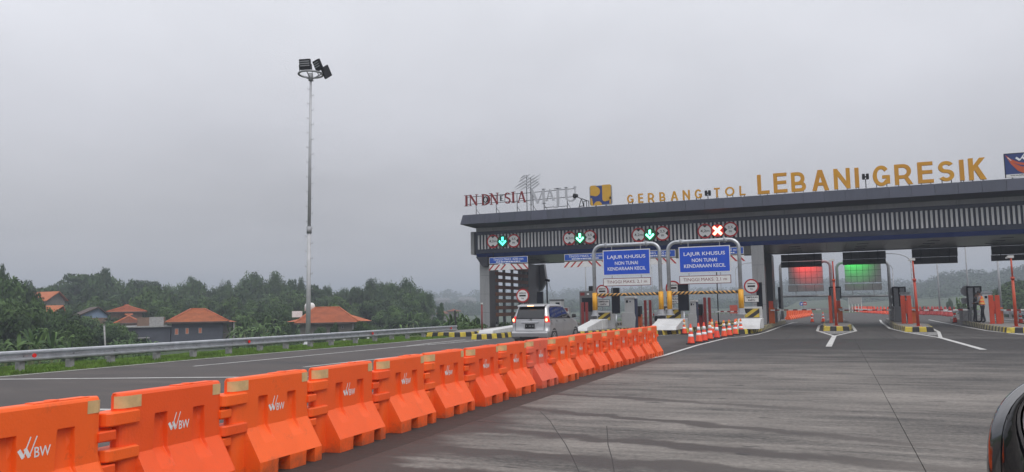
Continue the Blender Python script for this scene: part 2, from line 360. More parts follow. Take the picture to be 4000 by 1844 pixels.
# ------------------------------------------------------------------ terrain
def sstep(a, b, x): t = np.clip((x-a)/(b-a), 0, 1); return t*t*(3-2*t)
def terrain(x, y):
    x = np.asarray(x, float); y = np.asarray(y, float)
    lb = -22.8-2.9*sstep(48, 51, y); rb = 15.5+1.0*sstep(60, 100, y)-8*sstep(150, 230, y)
    lb = lb+13*sstep(150, 230, y)
    left = sstep(lb-4.5, lb, x); right = 1-sstep(rb, rb+6, x)
    z = -2.6+(2.53)*np.minimum(left, right)
    r = np.hypot(x, y); az = np.degrees(np.arctan2(x, y))
    amp = 1.0+1.5*sstep(-30, -12, az)+6.0*sstep(-6, 12, az)
    z = z+amp*sstep(230, 480, r)*(np.minimum(left, right) < 0.5)+amp*sstep(300, 480, r)*(np.minimum(left, right) >= 0.5)
    z = z+0.3*np.sin(x*0.05+1)*np.cos(y*0.037)*sstep(60, 140, r)
    return z
xs = np.unique(np.concatenate([-np.geomspace(40, 3200, 34), np.arange(-40, 30, 1.0), np.geomspace(30, 3200, 34)]))
ys = np.unique(np.concatenate([-np.geomspace(12, 400, 8), np.arange(-10, 60, 2.5), np.arange(60, 240, 6), np.geomspace(240, 3400, 34)]))
X, Y_ = np.meshgrid(xs, ys); Z = terrain(X, Y_)
me = bpy.data.meshes.new('ground'); nx = len(xs)
vs = np.stack([X, Y_, Z], -1).reshape(-1, 3).tolist()
fs = [(j*nx+i, j*nx+i+1, (j+1)*nx+i+1, (j+1)*nx+i) for j in range(len(ys)-1) for i in range(nx-1)]
me.from_pydata(vs, [], fs); me.materials.append(fieldm)
for p in me.polygons: p.use_smooth = True
tag(link('ground', me), kind='structure')

# ------------------------------------------------------------------ paved surfaces
SEAM = -4.45
def sheet(name, pts, z, m, thick=0.05):
    mb = MB(); mb.prism(pts, z-thick, z, 'z'); return tag(put(name, mb, m), kind='structure')
sheet('asphalt_road', [(-19.45, -8), (SEAM, -8), (SEAM, 36), (-19.0, 36)], 0.0, asphm)
sheet('toll_plaza_paving', [(-19.0, 36.012), (15.2, 36.012), (15.2, 60), (16.2, 100), (12, 150), (-14, 150), (-21, 110), (-20, 70), (-18.9, 46)], 0.0, lanem)
sheet('exit_road', [(-14, 150.012), (12, 150.012), (7, 230), (9, 420), (-7, 420), (-8, 230)], 0.0, asphm)
apr = tag(link('concrete_apron', None), kind='structure')
put('joint_bed', MB().box(SEAM, 15.2, -8, 36, -0.09, -0.012), jointm, apr)
jx = lambda y: 0.66+0.0139*y
g_ = 0.004
rows = [-8, -0.9, 4.2, 9.3, 14.6, 19.8, 25.0, 30.4, 36.08]
for a, b in zip(rows[:-1], rows[1:]):
    for lo, hi in ((lambda y: SEAM, jx), (jx, lambda y: jx(y)+5.1), (lambda y: jx(y)+5.1, lambda y: jx(y)+10.2), (lambda y: jx(y)+10.2, lambda y: 15.2)):
        sk = lambda x, y: y-0.095*(x+1.5)*(1 if -5 < y < 33 else 0)
        pts = []
        for (f, dx, yy, dy) in ((lo, g_, a, g_), (hi, -g_, a, g_), (hi, -g_, b, -g_), (lo, g_, b, -g_)):
            x0 = f(yy)+dx; pts.append((x0, min(sk(x0, yy), 36)+dy))
        mb = MB(); mb.prism(pts, -0.034, 0.0, 'z'); put('slab', mb, apronm, apr)

# ------------------------------------------------------------------ painted lines
def strip(pts, w, z=0.005):
    mb = MB(); P = [Vector((p[0], p[1], 0)) for p in pts]; L_ = []; R_ = []
    for i, p in enumerate(P):
        t = (P[min(i+1, len(P)-1)]-P[max(i-1, 0)]).normalized(); n = Vector((-t.y, t.x, 0))*w/2; L_.append(p+n); R_.append(p-n)
    vs = [(q.x, q.y, z) for q in L_+R_]; n = len(P)
    mb.add(vs, [(i, i+1, n+i+1, n+i) for i in range(n-1)]); return mb
def line(pts, w=0.13, z=0.005): return tag(put('road_marking', strip(pts, w, z), linem), kind='structure')
P0 = lambda x, y: tuple(PZ(x, y, 0))[:2]
line([(-19.32, -6), (-19.3, 20), (-18.85, 30.5), (-18.75, 37.8)], 0.12)
line([(-22.5, 11.75), P0(0, 1482), P0(900, 1474), (-11.0, 15.1), (-9.2, 15.6)], 0.16)
line([(-15.5, 7.9), P0(0, 1600), (-10.73, 9.11), (-9.4, 9.45)], 0.2)
line([(-13.3, 17.6), (-13.18, 19.4), (-12.9, 23.7), (-12.7, 29)], 0.12)
line([(-16.9, 17.3), (-16.7, 20.6), (-16.4, 28.5)], 0.13)
line([(-16.4, 28.5), (-16.75, 31.5), (-16.75, 35.2)], 0.12)
line([(-16.35, 28.5), (-15.75, 31.5), (-15.45, 35.2)], 0.12)
for k in range(8):
    y = 29.6+k*0.7; w_ = min(1, (y-28.5)/3)*0.5
    line([(-16.4-w_*0.6, y), (-16.1+w_*0.9, y+0.25)], 0.1, 0.0062)
line([(-4.75, 22.2), (-4.61, 23.7), (-4.55, 30), (-4.2, 37.0), (-3.62, 38.6), (-3.2, 41.5), (-3.0, 45.2), (-2.75, 57), (-2.4, 67.6), (-2.1, 69.5)], 0.14)
crk = mat('hairline crack', (0.045, 0.04, 0.038), 0.9)
for cp in ([(2109, 1607), (2148, 1644), (2174, 1685), (2210, 1737), (2236, 1788), (2262, 1844), (2290, 1900)], [(2370, 1664), (2373, 1700), (2375, 1737), (2391, 1793), (2400, 1850)]):
    tag(put('crack', strip([P0(*q) for q in cp], 0.011, 0.0015), crk), kind='structure')
line([(-5.15, 34.5), (-4.85, 38.5), (-4.6, 41.6)], 0.12)
line([(-10.4, 37.6), (-8.1, 39.5), (-7.3, 41.5), (-7.0, 45)], 0.12)
line([(-9.5, 37.2), (-8.7, 33.0), (-8.6, 30)], 0.12)
# the arrow shaped markings in front of the two narrow islands
def nose(pts_left, pts_right, tip, tail, w=0.17):
    line(pts_left+[tip], w); line(pts_right+[tip], w, 0.0058); line([tip, tail], 0.2, 0.0066)
nose([(0.3, 66), (-0.34, 58), (-0.38, 46.5)], [(1.75, 66), (1.75, 58), (1.56, 45.8)], (0.4, 39.0), (0.1, 29.4), 0.15)
nose([(4.62, 76), (4.1, 66), (3.55, 50.3), (3.8, 44)], [(5.9, 64), (5.7, 50), (5.32, 44.2)], (4.5, 36.9), (4.55, 27.85), 0.15)
line([(8.3, 74.7), (7.86, 58.2), (7.7, 46), (8.14, 40.1), (8.8, 37.0)], 0.16)
line([(8.8, 37.0), (9.6, 40.0), (9.95, 43)], 0.15, 0.0058)
for (xa, xb, ya, tip, n) in ((-0.3, 1.5, 45.6, 0.42, 5), (3.85, 5.2, 43.4, 4.55, 5), (8.1, 9.6, 41.6, 8.8, 4)):
    for k in range(n):
        f = k/n; line([(xa+(tip-xa)*f*0.9, ya-k*0.85), (xb+(tip-xb)*f*0.9, ya-k*0.85)], 0.34, 0.0072)
line([(11.6, 82), (12.2, 72), (12.4, 60), (12.3, 50)], 0.14)
line([(13.6, 84), (13.9, 74), (14.1, 50), (14.1, 36.5)], 0.14)

# ------------------------------------------------------------------ toll islands with painted kerb blocks
def island(label, outline, painted, h=0.25, batter=0.07, blk_len=0.42, fade=None):
    """outline: closed ring of (x, y), counter-clockwise seen from above; kerb blocks are laid along it"""
    t = thing('toll_island', label, 'traffic island', group='kerbed islands of the toll gate')
    P = [Vector((x, y, 0)) for x, y in outline]; n = len(P)
    cen = sum(P, Vector())/n
    inner = []
    for i in range(n):
        a = (P[i]-P[i-1]).normalized(); b = (P[(i+1) % n]-P[i]).normalized()
        na = Vector((-a.y, a.x, 0)); nb = Vector((-b.y, b.x, 0)); m = (na+nb).normalized()
        inner.append(m/max(0.4, m.dot(na)))
    kw = 0.16
    put('paving', MB().prism([tuple((P[i]+inner[i]*kw)[:2]) for i in range(n)], -0.02, h-0.012, 'z'), islc, t)
    cnt = 0
    for i in range(n):
        A, B = P[i], P[(i+1) % n]; L_ = (B-A).length
        vis = painted(i)
        if vis == 'plain':
            ln = 2.4
        else: ln = blk_len if vis != 'front' else 0.36
        k = max(1, round(L_/ln))
        for j in range(k):
            f0, f1 = j/k, (j+1)/k
            e = 0.004/L_
            q0, q1 = A.lerp(B, f0+e), A.lerp(B, f1-e)
            w0 = inner[i].lerp(inner[(i+1) % n], f0); w1 = inner[i].lerp(inner[(i+1) % n], f1)
            b0, b1, t0, t1 = q0, q1, q0+w0*batter, q1+w1*batter
            i0, i1 = q0+w0*kw, q1+w1*kw
            up = Vector((0, 0, h)); dn = Vector((0, 0, -0.02)); ch = Vector((0, 0, h-0.03))
            vs = [b0+dn, b1+dn, q1+w1*(batter-0.03)+ch, q0+w0*(batter-0.03)+ch, t1+up, t0+up, i1+up, i0+up, i1+dn, i0+dn]
            fs = [(0, 1, 2, 3), (3, 2, 4, 5), (5, 4, 6, 7), (7, 6, 8, 9), (0, 9, 8, 1), (0, 3, 5, 7, 9), (1, 8, 6, 4, 2)]
            d = (q0+q1)/2
            worn = fade is not None and d.y > fade
            if vis == 'plain': mm = islc
            elif cnt % 2 == 0: mm = yeld if worn else yel
            else: mm = blkd if worn else blk
            put('kerb_block', MB().add(vs, fs), mm, t); cnt += 1
    return t
# rings run: front-left corner, front-right corner, up the right side, back, down the left side
isl0 = island('kerbed verge between the end of the guardrail and the left grille wall',
       [(-20.9, 38.75), (-18.7, 38.6), (-18.45, 39.6), (-18.5, 46), (-18.6, 66), (-21.0, 66), (-21.3, 49)],
       lambda i: {0: 'front', 1: 'side', 2: 'side', 3: 'side'}.get(i, 'plain'), fade=52)
islA = island('island with the white ramp left of the silver car',
       [(-16.55, 35.4), (-15.95, 35.4), (-15.6, 37.2), (-15.45, 43), (-15.4, 68), (-17.3, 68), (-17.2, 42), (-16.95, 37)],
       lambda i: {0: 'front', 1: 'side', 2: 'side', 3: 'side'}.get(i, 'plain'), fade=50)
islB = island('island with the grey card machine just right of the silver car',
       [(-12.75, 38.4), (-12.1, 38.3), (-11.45, 40.6), (-11.1, 44.5), (-10.9, 68), (-13.1, 68), (-13.2, 44)],
       lambda i: {0: 'front', 1: 'side', 2: 'side', 3: 'side'}.get(i, 'plain'), fade=50)
islC = island('island between the two blue lane signs, behind the last orange barrier',
       [(-9.3, 39.2), (-8.75, 39.2), (-8.1, 40.5), (-7.45, 42.2), (-7.15, 44.6), (-7.0, 68), (-8.8, 68), (-9.35, 46)],
       lambda i: {0: 'front', 1: 'side', 2: 'side', 3: 'side', 4: 'side'}.get(i, 'plain'), fade=48)
islD = island('wide curving island under the grey middle column, beside the row of cones',
       [(-5.0, 42.6), (-4.5, 41.9), (-3.85, 42.0), (-3.5, 43.0), (-3.3, 49.6), (-3.1, 57.3), (-2.85, 66), (-2.95, 69.5), (-5.2, 69.5), (-5.5, 50)],
       lambda i: {0: 'front', 1: 'side', 2: 'side', 3: 'side', 4: 'side', 5: 'side'}.get(i, 'plain'), fade=47)
islM = island('small island with the orange boom cabinet under the red and green lit panels',
       [(-0.07, 46.4), (1.29, 46.2), (1.6, 52), (1.62, 66), (1.5, 73), (0.35, 73), (-0.05, 60), (-0.12, 52)],
       lambda i: {0: 'front', 1: 'side', 6: 'side', 7: 'side'}.get(i, 'plain'), fade=50)
isl4 = island('island with one worker standing behind two orange bollards',
       [(3.82, 44.4), (5.14, 44.2), (5.6, 50), (5.9, 66), (5.7, 70), (4.65, 70), (4.2, 60), (3.75, 50)],
       lambda i: {0: 'front', 1: 'side', 6: 'side', 7: 'side'}.get(i, 'plain'), fade=45.5)
isl5 = island('rightmost island with two people standing beside the machines',
       [(7.92, 42.5), (9.6, 42.3), (10.1, 50), (10.3, 66), (10.1, 68), (9.0, 68), (8.65, 60), (8.05, 49)],
       lambda i: {0: 'front', 1: 'side', 6: 'side', 7: 'side'}.get(i, 'plain'), fade=43.5)

# ------------------------------------------------------------------ guardrail on the left
def wbeam(x, z, s=1):   # W profile, bulging towards +x*s ; returns (x, z) ring
    pr = [(0.0, 0.155), (0.055, 0.125), (0.06, 0.085), (0.0, 0.03), (0.0, -0.03), (0.06, -0.085), (0.055, -0.125), (0.0, -0.155)]
    front = [(x+s*a*1.1, z+b) for a, b in pr]; back = [(x+s*(a*1.1-0.012), z+b) for a, b in reversed(pr)]
    return front+back
def guardrail(label, pts, zt, posts, side=1, dots=()):
    t = thing('guardrail', label, 'guardrail')
    for (xa, ya), (xb, yb) in zip(pts[:-1], pts[1:]):
        mb = MB(); r0 = wbeam(xa, zt-0.155, side); r1 = wbeam(xb, zt-0.155, side); n = len(r0)
        vs = [(p[0], ya, p[1]) for p in r0]+[(p[0], yb+0.02, p[1]) for p in r1]
        mb.add(vs, [tuple(range(n)), tuple(range(2*n-1, n-1, -1))]+[(i, i+n, (i+1) % n+n, (i+1) % n) for i in range(n)])
        put('rail', mb, galv, t)
    for x, y in posts:
        put('post', MB().box(-0.09, 0.09, -0.075, 0.075, -0.4, zt-0.03, bev=0.02), concp, t, loc=(x-side*0.12, y, 0))
        put('bolt', MB().tube([(x+side*0.03, y, zt-0.155), (x+side*0.055, y, zt-0.155)], 0.025, 6), galvd, t)
    for x, y in dots:
        put('red_reflector', MB().tube([(x+side*0.035, y, zt-0.15), (x+side*0.06, y, zt-0.15)], 0.06, 12), redm, t)
    return t
gx = lambda y: -20.35+0.25*sstep(14, 24, y)-0.1*sstep(30, 42, y)
gy = [2.0, 6, 10, 14, 18, 22, 26, 30, 34, 38, 41.2]
pyl = [8.6, 10.1, 11.6, 13.1, 14.66, 16.15, 17.51, 19.2, 20.73, 22.4, 24.06, 25.6, 27.2, 28.7, 30.6, 32.3, 33.9, 35.5, 37.3, 39.2, 40.7]
dot = [PX(130, 1382, -20.2), PX(970, 1331, -20.1), PX(1453, 1304, -20.1), PX(1760, 1287, -20.2)]
guardrail('long galvanised guardrail on cement posts along the grass verge on the left',
          [(float(gx(y)), y) for y in gy], 0.585, [(float(gx(y)), y) for y in pyl], 1, [(d.x+0.0, d.y) for d in dot])
sheet('verge', [(-22.7, -6), (-19.46, -6), (-19.46, 20), (-19.0, 31), (-18.92, 38.4), (-20.95, 38.4), (-21.6, 48), (-22.7, 48), (-22.7, 34)], 0.004, soilm, 0.1)
# grass blades of the verge
def blades(n, fx, hmin, hmax, w, seed):
    r = np.random.default_rng(seed); y = r.uniform(8.5, 38.3, n)**1.0; f = r.random(n)
    a, b = fx(y); x = a+(b-a)*f; h = r.uniform(hmin, hmax, n)*(0.5+0.9*(np.sin(x*3.1+y*1.7)*np.sin(y*0.9-x*2)*0.5+0.5)); th = r.uniform(0, 6.28, n)
    lx = r.normal(0, 0.35, n)*h; ly = r.normal(0, 0.35, n)*h
    dx = np.cos(th)*w/2; dy = np.sin(th)*w/2; z0 = np.zeros(n)
    v = np.stack([np.stack([x-dx, y-dy, z0], 1), np.stack([x+dx, y+dy, z0], 1), np.stack([x+lx, y+ly, h], 1)], 1).reshape(-1, 3)
    me = bpy.data.meshes.new('grass'); me.vertices.add(3*n); me.loops.add(3*n); me.polygons.add(n)
    me.vertices.foreach_set('co', v.ravel()); me.loops.foreach_set('vertex_index', np.arange(3*n)); me.polygons.foreach_set('loop_start', np.arange(0, 3*n, 3)); me.update(calc_edges=True)
    return me
grassm = mat('verge grass', (0.105, 0.20, 0.022), 0.7, vary=0.4, scale=1.3, dirt=(0.13, 0.13, 0.035), damt=0.5, dscale=0.9)
gm = blades(70000, lambda y: (-22.6+0*y, -19.55+0.5*sstep(20, 31, y)), 0.025, 0.075, 0.03, 3); gm.materials.append(grassm)
tag(link('verge_grass', gm), 'bright green grass growing along the road under the guardrail', 'grass', kind='stuff')
gm = blades(9000, lambda y: (-20.6+0*y, -19.7+0.5*sstep(20, 31, y)), 0.04, 0.12, 0.035, 5); gm.materials.append(grassm)
tag(link('tall_grass', gm), 'taller grass tufts around the guardrail posts', 'grass', kind='stuff')

# ------------------------------------------------------------------ toll gate canopy
YE, YB, YR = 51.3, 52.5, 62.8        # eave front, slat box front, rear fascia
XL, XR = -24.0, 18.6
gate = thing('toll_gate', 'long dark toll gate canopy with light vertical slats across all lanes', 'toll gate')
# eave of composite panels, joints recessed
ej = [-24.55, -24.02, -22.78]+[-22.78+1.219*k for k in range(1, 34)]+[18.9]
put('eave_core', MB().add([(x, y, z) for x in (-24.50, 18.85) for (y, z) in ((YE+0.03, 8.46), (YE+0.03, 7.84), (YR+0.7, 7.84), (YR+0.7, 8.44))],
    [(0, 1, 2, 3), (7, 6, 5, 4), (0, 4, 5, 1), (1, 5, 6, 2), (2, 6, 7, 3), (3, 7, 4, 0)]), under, gate)
for a, b in zip(ej[:-1], ej[1:]):
    g = 0.009
    za, zb = 8.5, 7.81
    t0 = -0.0 if a > -24.5 else 0.0; dl = -0.2 if a < -24.5 else 0
    vs = [(a+g, YE, za), (b-g, YE, za), (b-g-0.0, YE-0.05, zb), (a+g+dl, YE-0.05, zb), (a+g, YE+0.03, za), (b-g, YE+0.03, za), (b-g, YE+0.02, zb), (a+g+dl, YE+0.02, zb)]
    put('eave_panel', MB().add(vs, [(0, 3, 2, 1), (4, 5, 6, 7), (0, 1, 5, 4), (3, 7, 6, 2), (0, 4, 7, 3), (1, 2, 6, 5)]), eavem, gate)
# left gable end panels of the eave
for k in range(9):
    a, b = YE+1.27*k+0.01, YE+1.27*(k+1)-0.01
    vs = [(-24.55, a, 8.5), (-24.55, b, 8.5), (-24.75, b, 7.81), (-24.75, a, 7.81), (-24.50, a, 8.5), (-24.50, b, 8.5), (-24.62, b, 7.81), (-24.62, a, 7.81)]
    put('eave_panel', MB().add(vs, [(0, 1, 2, 3), (4, 7, 6, 5), (0, 4, 5, 1), (3, 2, 6, 7), (0, 3, 7, 4), (1, 5, 6, 2)]), eavem, gate)
# underside of the eave slopes back to the recess
put('eave_underside', MB().add([(-24.72, YE-0.02, 7.80), (18.9, YE-0.02, 7.80), (18.6, YB-0.06, 7.60), (-24.1, YB-0.06, 7.60), (-24.1, YB-0.06, 7.85), (18.6, YB-0.06, 7.85)],
    [(0, 1, 2, 3), (3, 2, 5, 4)]), under, gate)
put('eave_underside', MB().add([(-24.72, YE, 7.805), (-24.1, YB-0.06, 7.605), (-24.1, YR, 7.605), (-24.72, YR+0.6, 7.805)], [(0, 3, 2, 1)]), under, gate)
# recess band, boards butted with fine joints
x = -24.0
while x < 18.5:
    b = min(x+2.44, 18.55)
    put('recess_board', MB().box(x+0.008, b-0.008, YB-0.055, YB-0.02, 7.30, 7.60), recm, gate); x = b
put('slat_box', MB().box(XL, XR, YB, YB+0.9, 5.66, 7.80), navy, gate)
put('top_rail', MB().box(XL, XR, YB-0.10, YB-0.002, 7.06, 7.30), navy, gate)
put('bottom_rail', MB().box(XL, XR, YB-0.10, YB-0.002, 5.66, 5.96), navy, gate)
put('blue_strip', MB().add([(XL, YB-0.09, 5.655), (XR, YB-0.09, 5.655), (XR, YB+0.12, 5.40), (XL, YB+0.12, 5.40), (XL, YB+0.6, 5.655), (XR, YB+0.6, 5.655), (XR, YB+0.6, 5.40), (XL, YB+0.6, 5.40)],
    [(0, 3, 2, 1), (4, 5, 6, 7), (3, 7, 6, 2), (0, 4, 7, 3), (1, 2, 6, 5)]), bluestrip, gate)
put('end_panel', MB().box(-24.43, -24.17, YB-0.10, YB+0.9, 5.62, 7.33), recm, gate)
put('end_panel', MB().box(-24.17, -24.003, YB-0.02, YB+0.9, 5.62, 7.33), under, gate)
put('end_panel', MB().box(-24.43, -24.003, YB+0.91, YR, 5.45, 7.55), navy, gate)
sm_ = MB().prism([(0, -0.115), (0, 0.0), (0.12, 0.0), (0.12, -0.115)], 5.98, 7.045, 'z').mesh('slat', slatm)
sx = -23.83; n_sl = 0
while sx < 18.3:
    put('slat', sm_, None, gate, loc=(sx, YB-0.0, 0)); sx += 0.2665; n_sl += 1
# soffit of metal sheets
for i in range(0, 35):
    for j in range(4):
        x0 = -24.0+i*1.22; x1 = min(x0+1.22, XR); y0 = YB+0.62+j*2.4; y1 = y0+2.39
        if x1 <= x0: continue
        put('soffit_panel', MB().box(x0+0.006, x1-0.006, y0, y1, 5.40, 5.43), soffm, gate)
lampm = mat('soffit lamp body', (0.03, 0.03, 0.03), 0.5)
for cxx in (-21.2, -17, -13.2, -8.5, -1.6, 2.6, 6.7, 10.7, 14.6):
    for j in range(3):
        put('recessed_light', MB().box(cxx-0.35, cxx+0.35, YB+2.6+j*2.4, YB+2.75+j*2.4, 5.37, 5.398), lampm, gate)
put('rear_fascia', MB().box(XL, XR, YR-0.55, YR, 5.44, 7.80), navy, gate)
put('rear_edge', MB().box(XL, XR, YR-0.56, YR+0.02, 5.37, 5.397), under, gate)
# columns
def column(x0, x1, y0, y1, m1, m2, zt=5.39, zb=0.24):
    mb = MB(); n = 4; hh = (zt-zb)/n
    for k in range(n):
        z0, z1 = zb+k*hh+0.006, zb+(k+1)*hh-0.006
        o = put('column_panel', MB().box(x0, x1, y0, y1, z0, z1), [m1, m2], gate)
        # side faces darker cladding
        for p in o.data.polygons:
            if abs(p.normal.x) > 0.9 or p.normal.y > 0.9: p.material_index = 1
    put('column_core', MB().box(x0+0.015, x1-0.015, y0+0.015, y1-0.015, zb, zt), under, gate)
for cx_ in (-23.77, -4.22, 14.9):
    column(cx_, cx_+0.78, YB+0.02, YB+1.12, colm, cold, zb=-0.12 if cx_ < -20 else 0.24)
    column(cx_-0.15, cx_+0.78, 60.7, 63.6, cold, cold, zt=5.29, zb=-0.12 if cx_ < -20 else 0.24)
put('haunch', MB().prism([(-23.93, 5.395), (-23.0, 5.395), (-23.0, 4.68), (-23.42, 4.68)], YB-0.28, YB+0.015, 'y'), under, gate)
put('rear_strut', MB().prism([(PY(px, py, 63.65).x, PY(px, py, 63.65).z) for px, py in ((2088, 1034), (2124, 1032), (2134, 1097), (2113, 1136), (2088, 1140))][::-1], 63.65, 64.1, 'y'), colm, gate)

# grille wall between the left columns: brown planks on grey uprights
gw = thing('grille_wall', 'open side wall of brown planks on grey uprights at the left end of the gate', 'grille wall')
for y in (54.2, 55.6, 57.3, 59.2, 60.45):
    put('upright', MB().box(-23.16, -23.02, y-0.14, y+0.14, 0.24, 5.38), cold, gw)
for k in range(10):
    z = 0.95+k*0.52
    put('plank', MB().box(-23.01, -22.97, 53.7, 60.65, z, z+0.27), wood, gw)
put('plinth', MB().box(-23.25, -22.95, 53.66, 60.66, -0.12, 0.35), colm, gw)
put('end_infill', MB().box(-23.14, -23.04, 53.65, 54.05, 0.56, 5.38), cold, gw)

# ------------------------------------------------------------------ round limit signs and lane signals on the fascia
def disc_sign(label, loc, r, kind, group, rz=0.0):
    t = thing('round_sign', label, 'sign', loc, rz, group)
    put('rim', MB().disc((0, 0), r, -0.028, 0.02), sred, t)
    put('face', MB().disc((0, 0), r*0.80, -0.036, -0.029), swhite, t)
    if kind == 'h':
        mb = MB()
        for s in (1, -1):
            mb.prism([(-0.30*r, s*0.74*r), (0.30*r, s*0.74*r), (0, s*0.48*r)][::s], -0.042, -0.0365)
            mb.prism([(-0.30*r, s*0.74*r), (-0.12*r, s*0.79*r), (0.12*r, s*0.79*r), (0.30*r, s*0.74*r)][::-s], -0.042, -0.0365)
        put('height_arrows', mb, black, t); put('lettering', text_mb('4,2m', 1.18*r, 0.4*r, 0.012, 0.006, y=-0.037), black, t)
    elif kind == 'w':
        mb = MB()
        for s in (1, -1):
            mb.prism([(s*0.77*r, 0.40*r), (s*0.40*r, 0), (s*0.77*r, -0.40*r), (s*0.80*r, 0)][::s], -0.042, -0.0365)
        put('width_arrows', mb, black, t)
        put('lettering', text_mb('2,5', 0.62*r, 0.36*r, 0.012, 0.006, y=-0.037, cz=0.27*r), black, t)
        put('lettering', text_mb('m', 0.36*r, 0.26*r, 0.012, 0.006, y=-0.037, cz=-0.28*r), black, t)
    else:
        put('bar', MB().prism([(-0.5*r, -0.08*r), (-0.46*r, -0.12*r), (0.46*r, -0.12*r), (0.5*r, -0.08*r), (0.5*r, 0.08*r), (0.46*r, 0.12*r), (-0.46*r, 0.12*r), (-0.5*r, 0.08*r)], -0.044, -0.037), black, t)
        put('lettering', text_mb('GERBANG', 1.1*r, 0.18*r, 0.03, 0.006, y=-0.038, cz=0.37*r), black, t)
        put('lettering', text_mb('TOL', 0.42*r, 0.17*r, 0.03, 0.006, y=-0.038, cz=-0.39*r), black, t)
    return t
ledg = mat('lit green lane arrow', (0.1, 0.9, 0.5), 0.5, emit=(0.16, 1.0, 0.5), estr=5)
ledc = mat('lit cyan lane arrow', (0.1, 0.9, 0.7), 0.5, emit=(0.08, 1.0, 0.72), estr=2.6)
ledr = mat('lit red lane cross', (0.9, 0.1, 0.05), 0.5, emit=(1.0, 0.18, 0.12), estr=8)
ledgd = mat('green signal diodes', (0.0, 0.06, 0.02), 0.4, emit=(0.0, 0.20, 0.045), estr=0.12)
ledrd = mat('red signal diodes', (0.08, 0.0, 0.0), 0.4, emit=(0.75, 0.012, 0.01), estr=0.35)
def arrow_mb(r, y=-0.07):
    mb = MB(); w = 0.19*r
    mb.prism([(-w, 0.05*r), (w, 0.05*r), (w, 0.85*r), (-w, 0.85*r)], y, y+0.02)
    mb.prism([(0, -0.85*r), (0.78*r, -0.05*r), (0.62*r, 0.22*r), (0.48*r, 0.10*r), (0.0, -0.38*r), (-0.48*r, 0.10*r), (-0.62*r, 0.22*r), (-0.78*r, -0.05*r)], y+0.001, y+0.021)
    return mb
def cross_mb(r, y=-0.07):
    mb = MB(); a = 0.62*r; w = 0.155*r
    for i, s in enumerate((1, -1)):
        mb.prism([(-a*s-w*s, a-w), (-a*s+w*s, a+w), (a*s+w*s, -a+w), (a*s-w*s, -a-w)][::s], y-0.001*i, y+0.02)
    return mb
def signal(label, loc, kind, face=1):
    t = thing('lane_signal', label, 'lane signal', loc, 0 if face > 0 else math.pi, 'lane signals on the canopy')
    put('housing', MB().disc((0, 0), 0.44, -0.045, 0.05), black, t)
    put('diode_field', MB().disc((0, 0), 0.41, -0.052, -0.046), ledrd if kind == 'x' else ledgd, t)
    if kind == 'x': put('cross', cross_mb(0.42), ledr, t)
    else: put('arrow', arrow_mb(0.38), ledc if kind == 'c' else ledg, t)
    return t
ys = YB-0.17
sg = [((1926, 943), (1964, 943), (2007, 941), 'c', 'farthest left lane'), ((2225, 931), (2266, 930), (2304, 926), 'g', 'second lane from the left'),
      ((2495, 918), (2539, 917), (2588, 912), 'g', 'lane of the left blue sign'), ((2754, 903), (2803, 901), (2853, 896), 'x', 'lane of the right blue sign')]
for a, b, c, k, nm in sg:
    pa, pb, pc = PY(*a, ys), PY(*b, ys), PY(*c, ys)
    disc_sign('round 4,2m height limit sign above the '+nm, pa, 0.50, 'h', 'height limit signs on the slats')
    disc_sign('round 2,5 m width limit sign above the '+nm, pc, 0.50, 'w', 'width limit signs on the slats')
    lb = {'c': 'small bluish green lit down arrow above the farthest left lane', 'x': 'lit red X lane signal above the lane of the right blue sign'}.get(k, 'lit green down arrow above the '+nm)
    signal(lb, pb, k)
# signals on the rear of the canopy light the backs of the panels beyond the gate
for x_, c_, nm in ((-1.55, 'x', 'red'), (2.55, 'g', 'green')):
    t = signal('back of the canopy signal glowing %s towards the %s lit panel' % (nm, nm), (x_, YR+0.12, 6.1), c_, -1)
    ld = bpy.data.lights.new('signal_glow', 'SPOT'); ld.energy = 1500 if nm == 'red' else 900; ld.spot_size = math.radians(30); ld.spot_blend = 1.0
    ld.color = (1, 0.03, 0.02) if nm == 'red' else (0.03, 1, 0.12); ld.shadow_soft_size = 0.25
    lo_ = link('signal_lamp', ld, t, loc=(0, -0.2, 0)); lo_.rotation_euler = (Matrix.Rotation(-math.pi, 3, 'Z') @ (PY(*((3166, 1052) if nm == 'red' else (3348, 1044)), 69.5)-Vector((x_, YR+0.32, 6.1)))).to_track_quat('-Z', 'Y').to_euler()

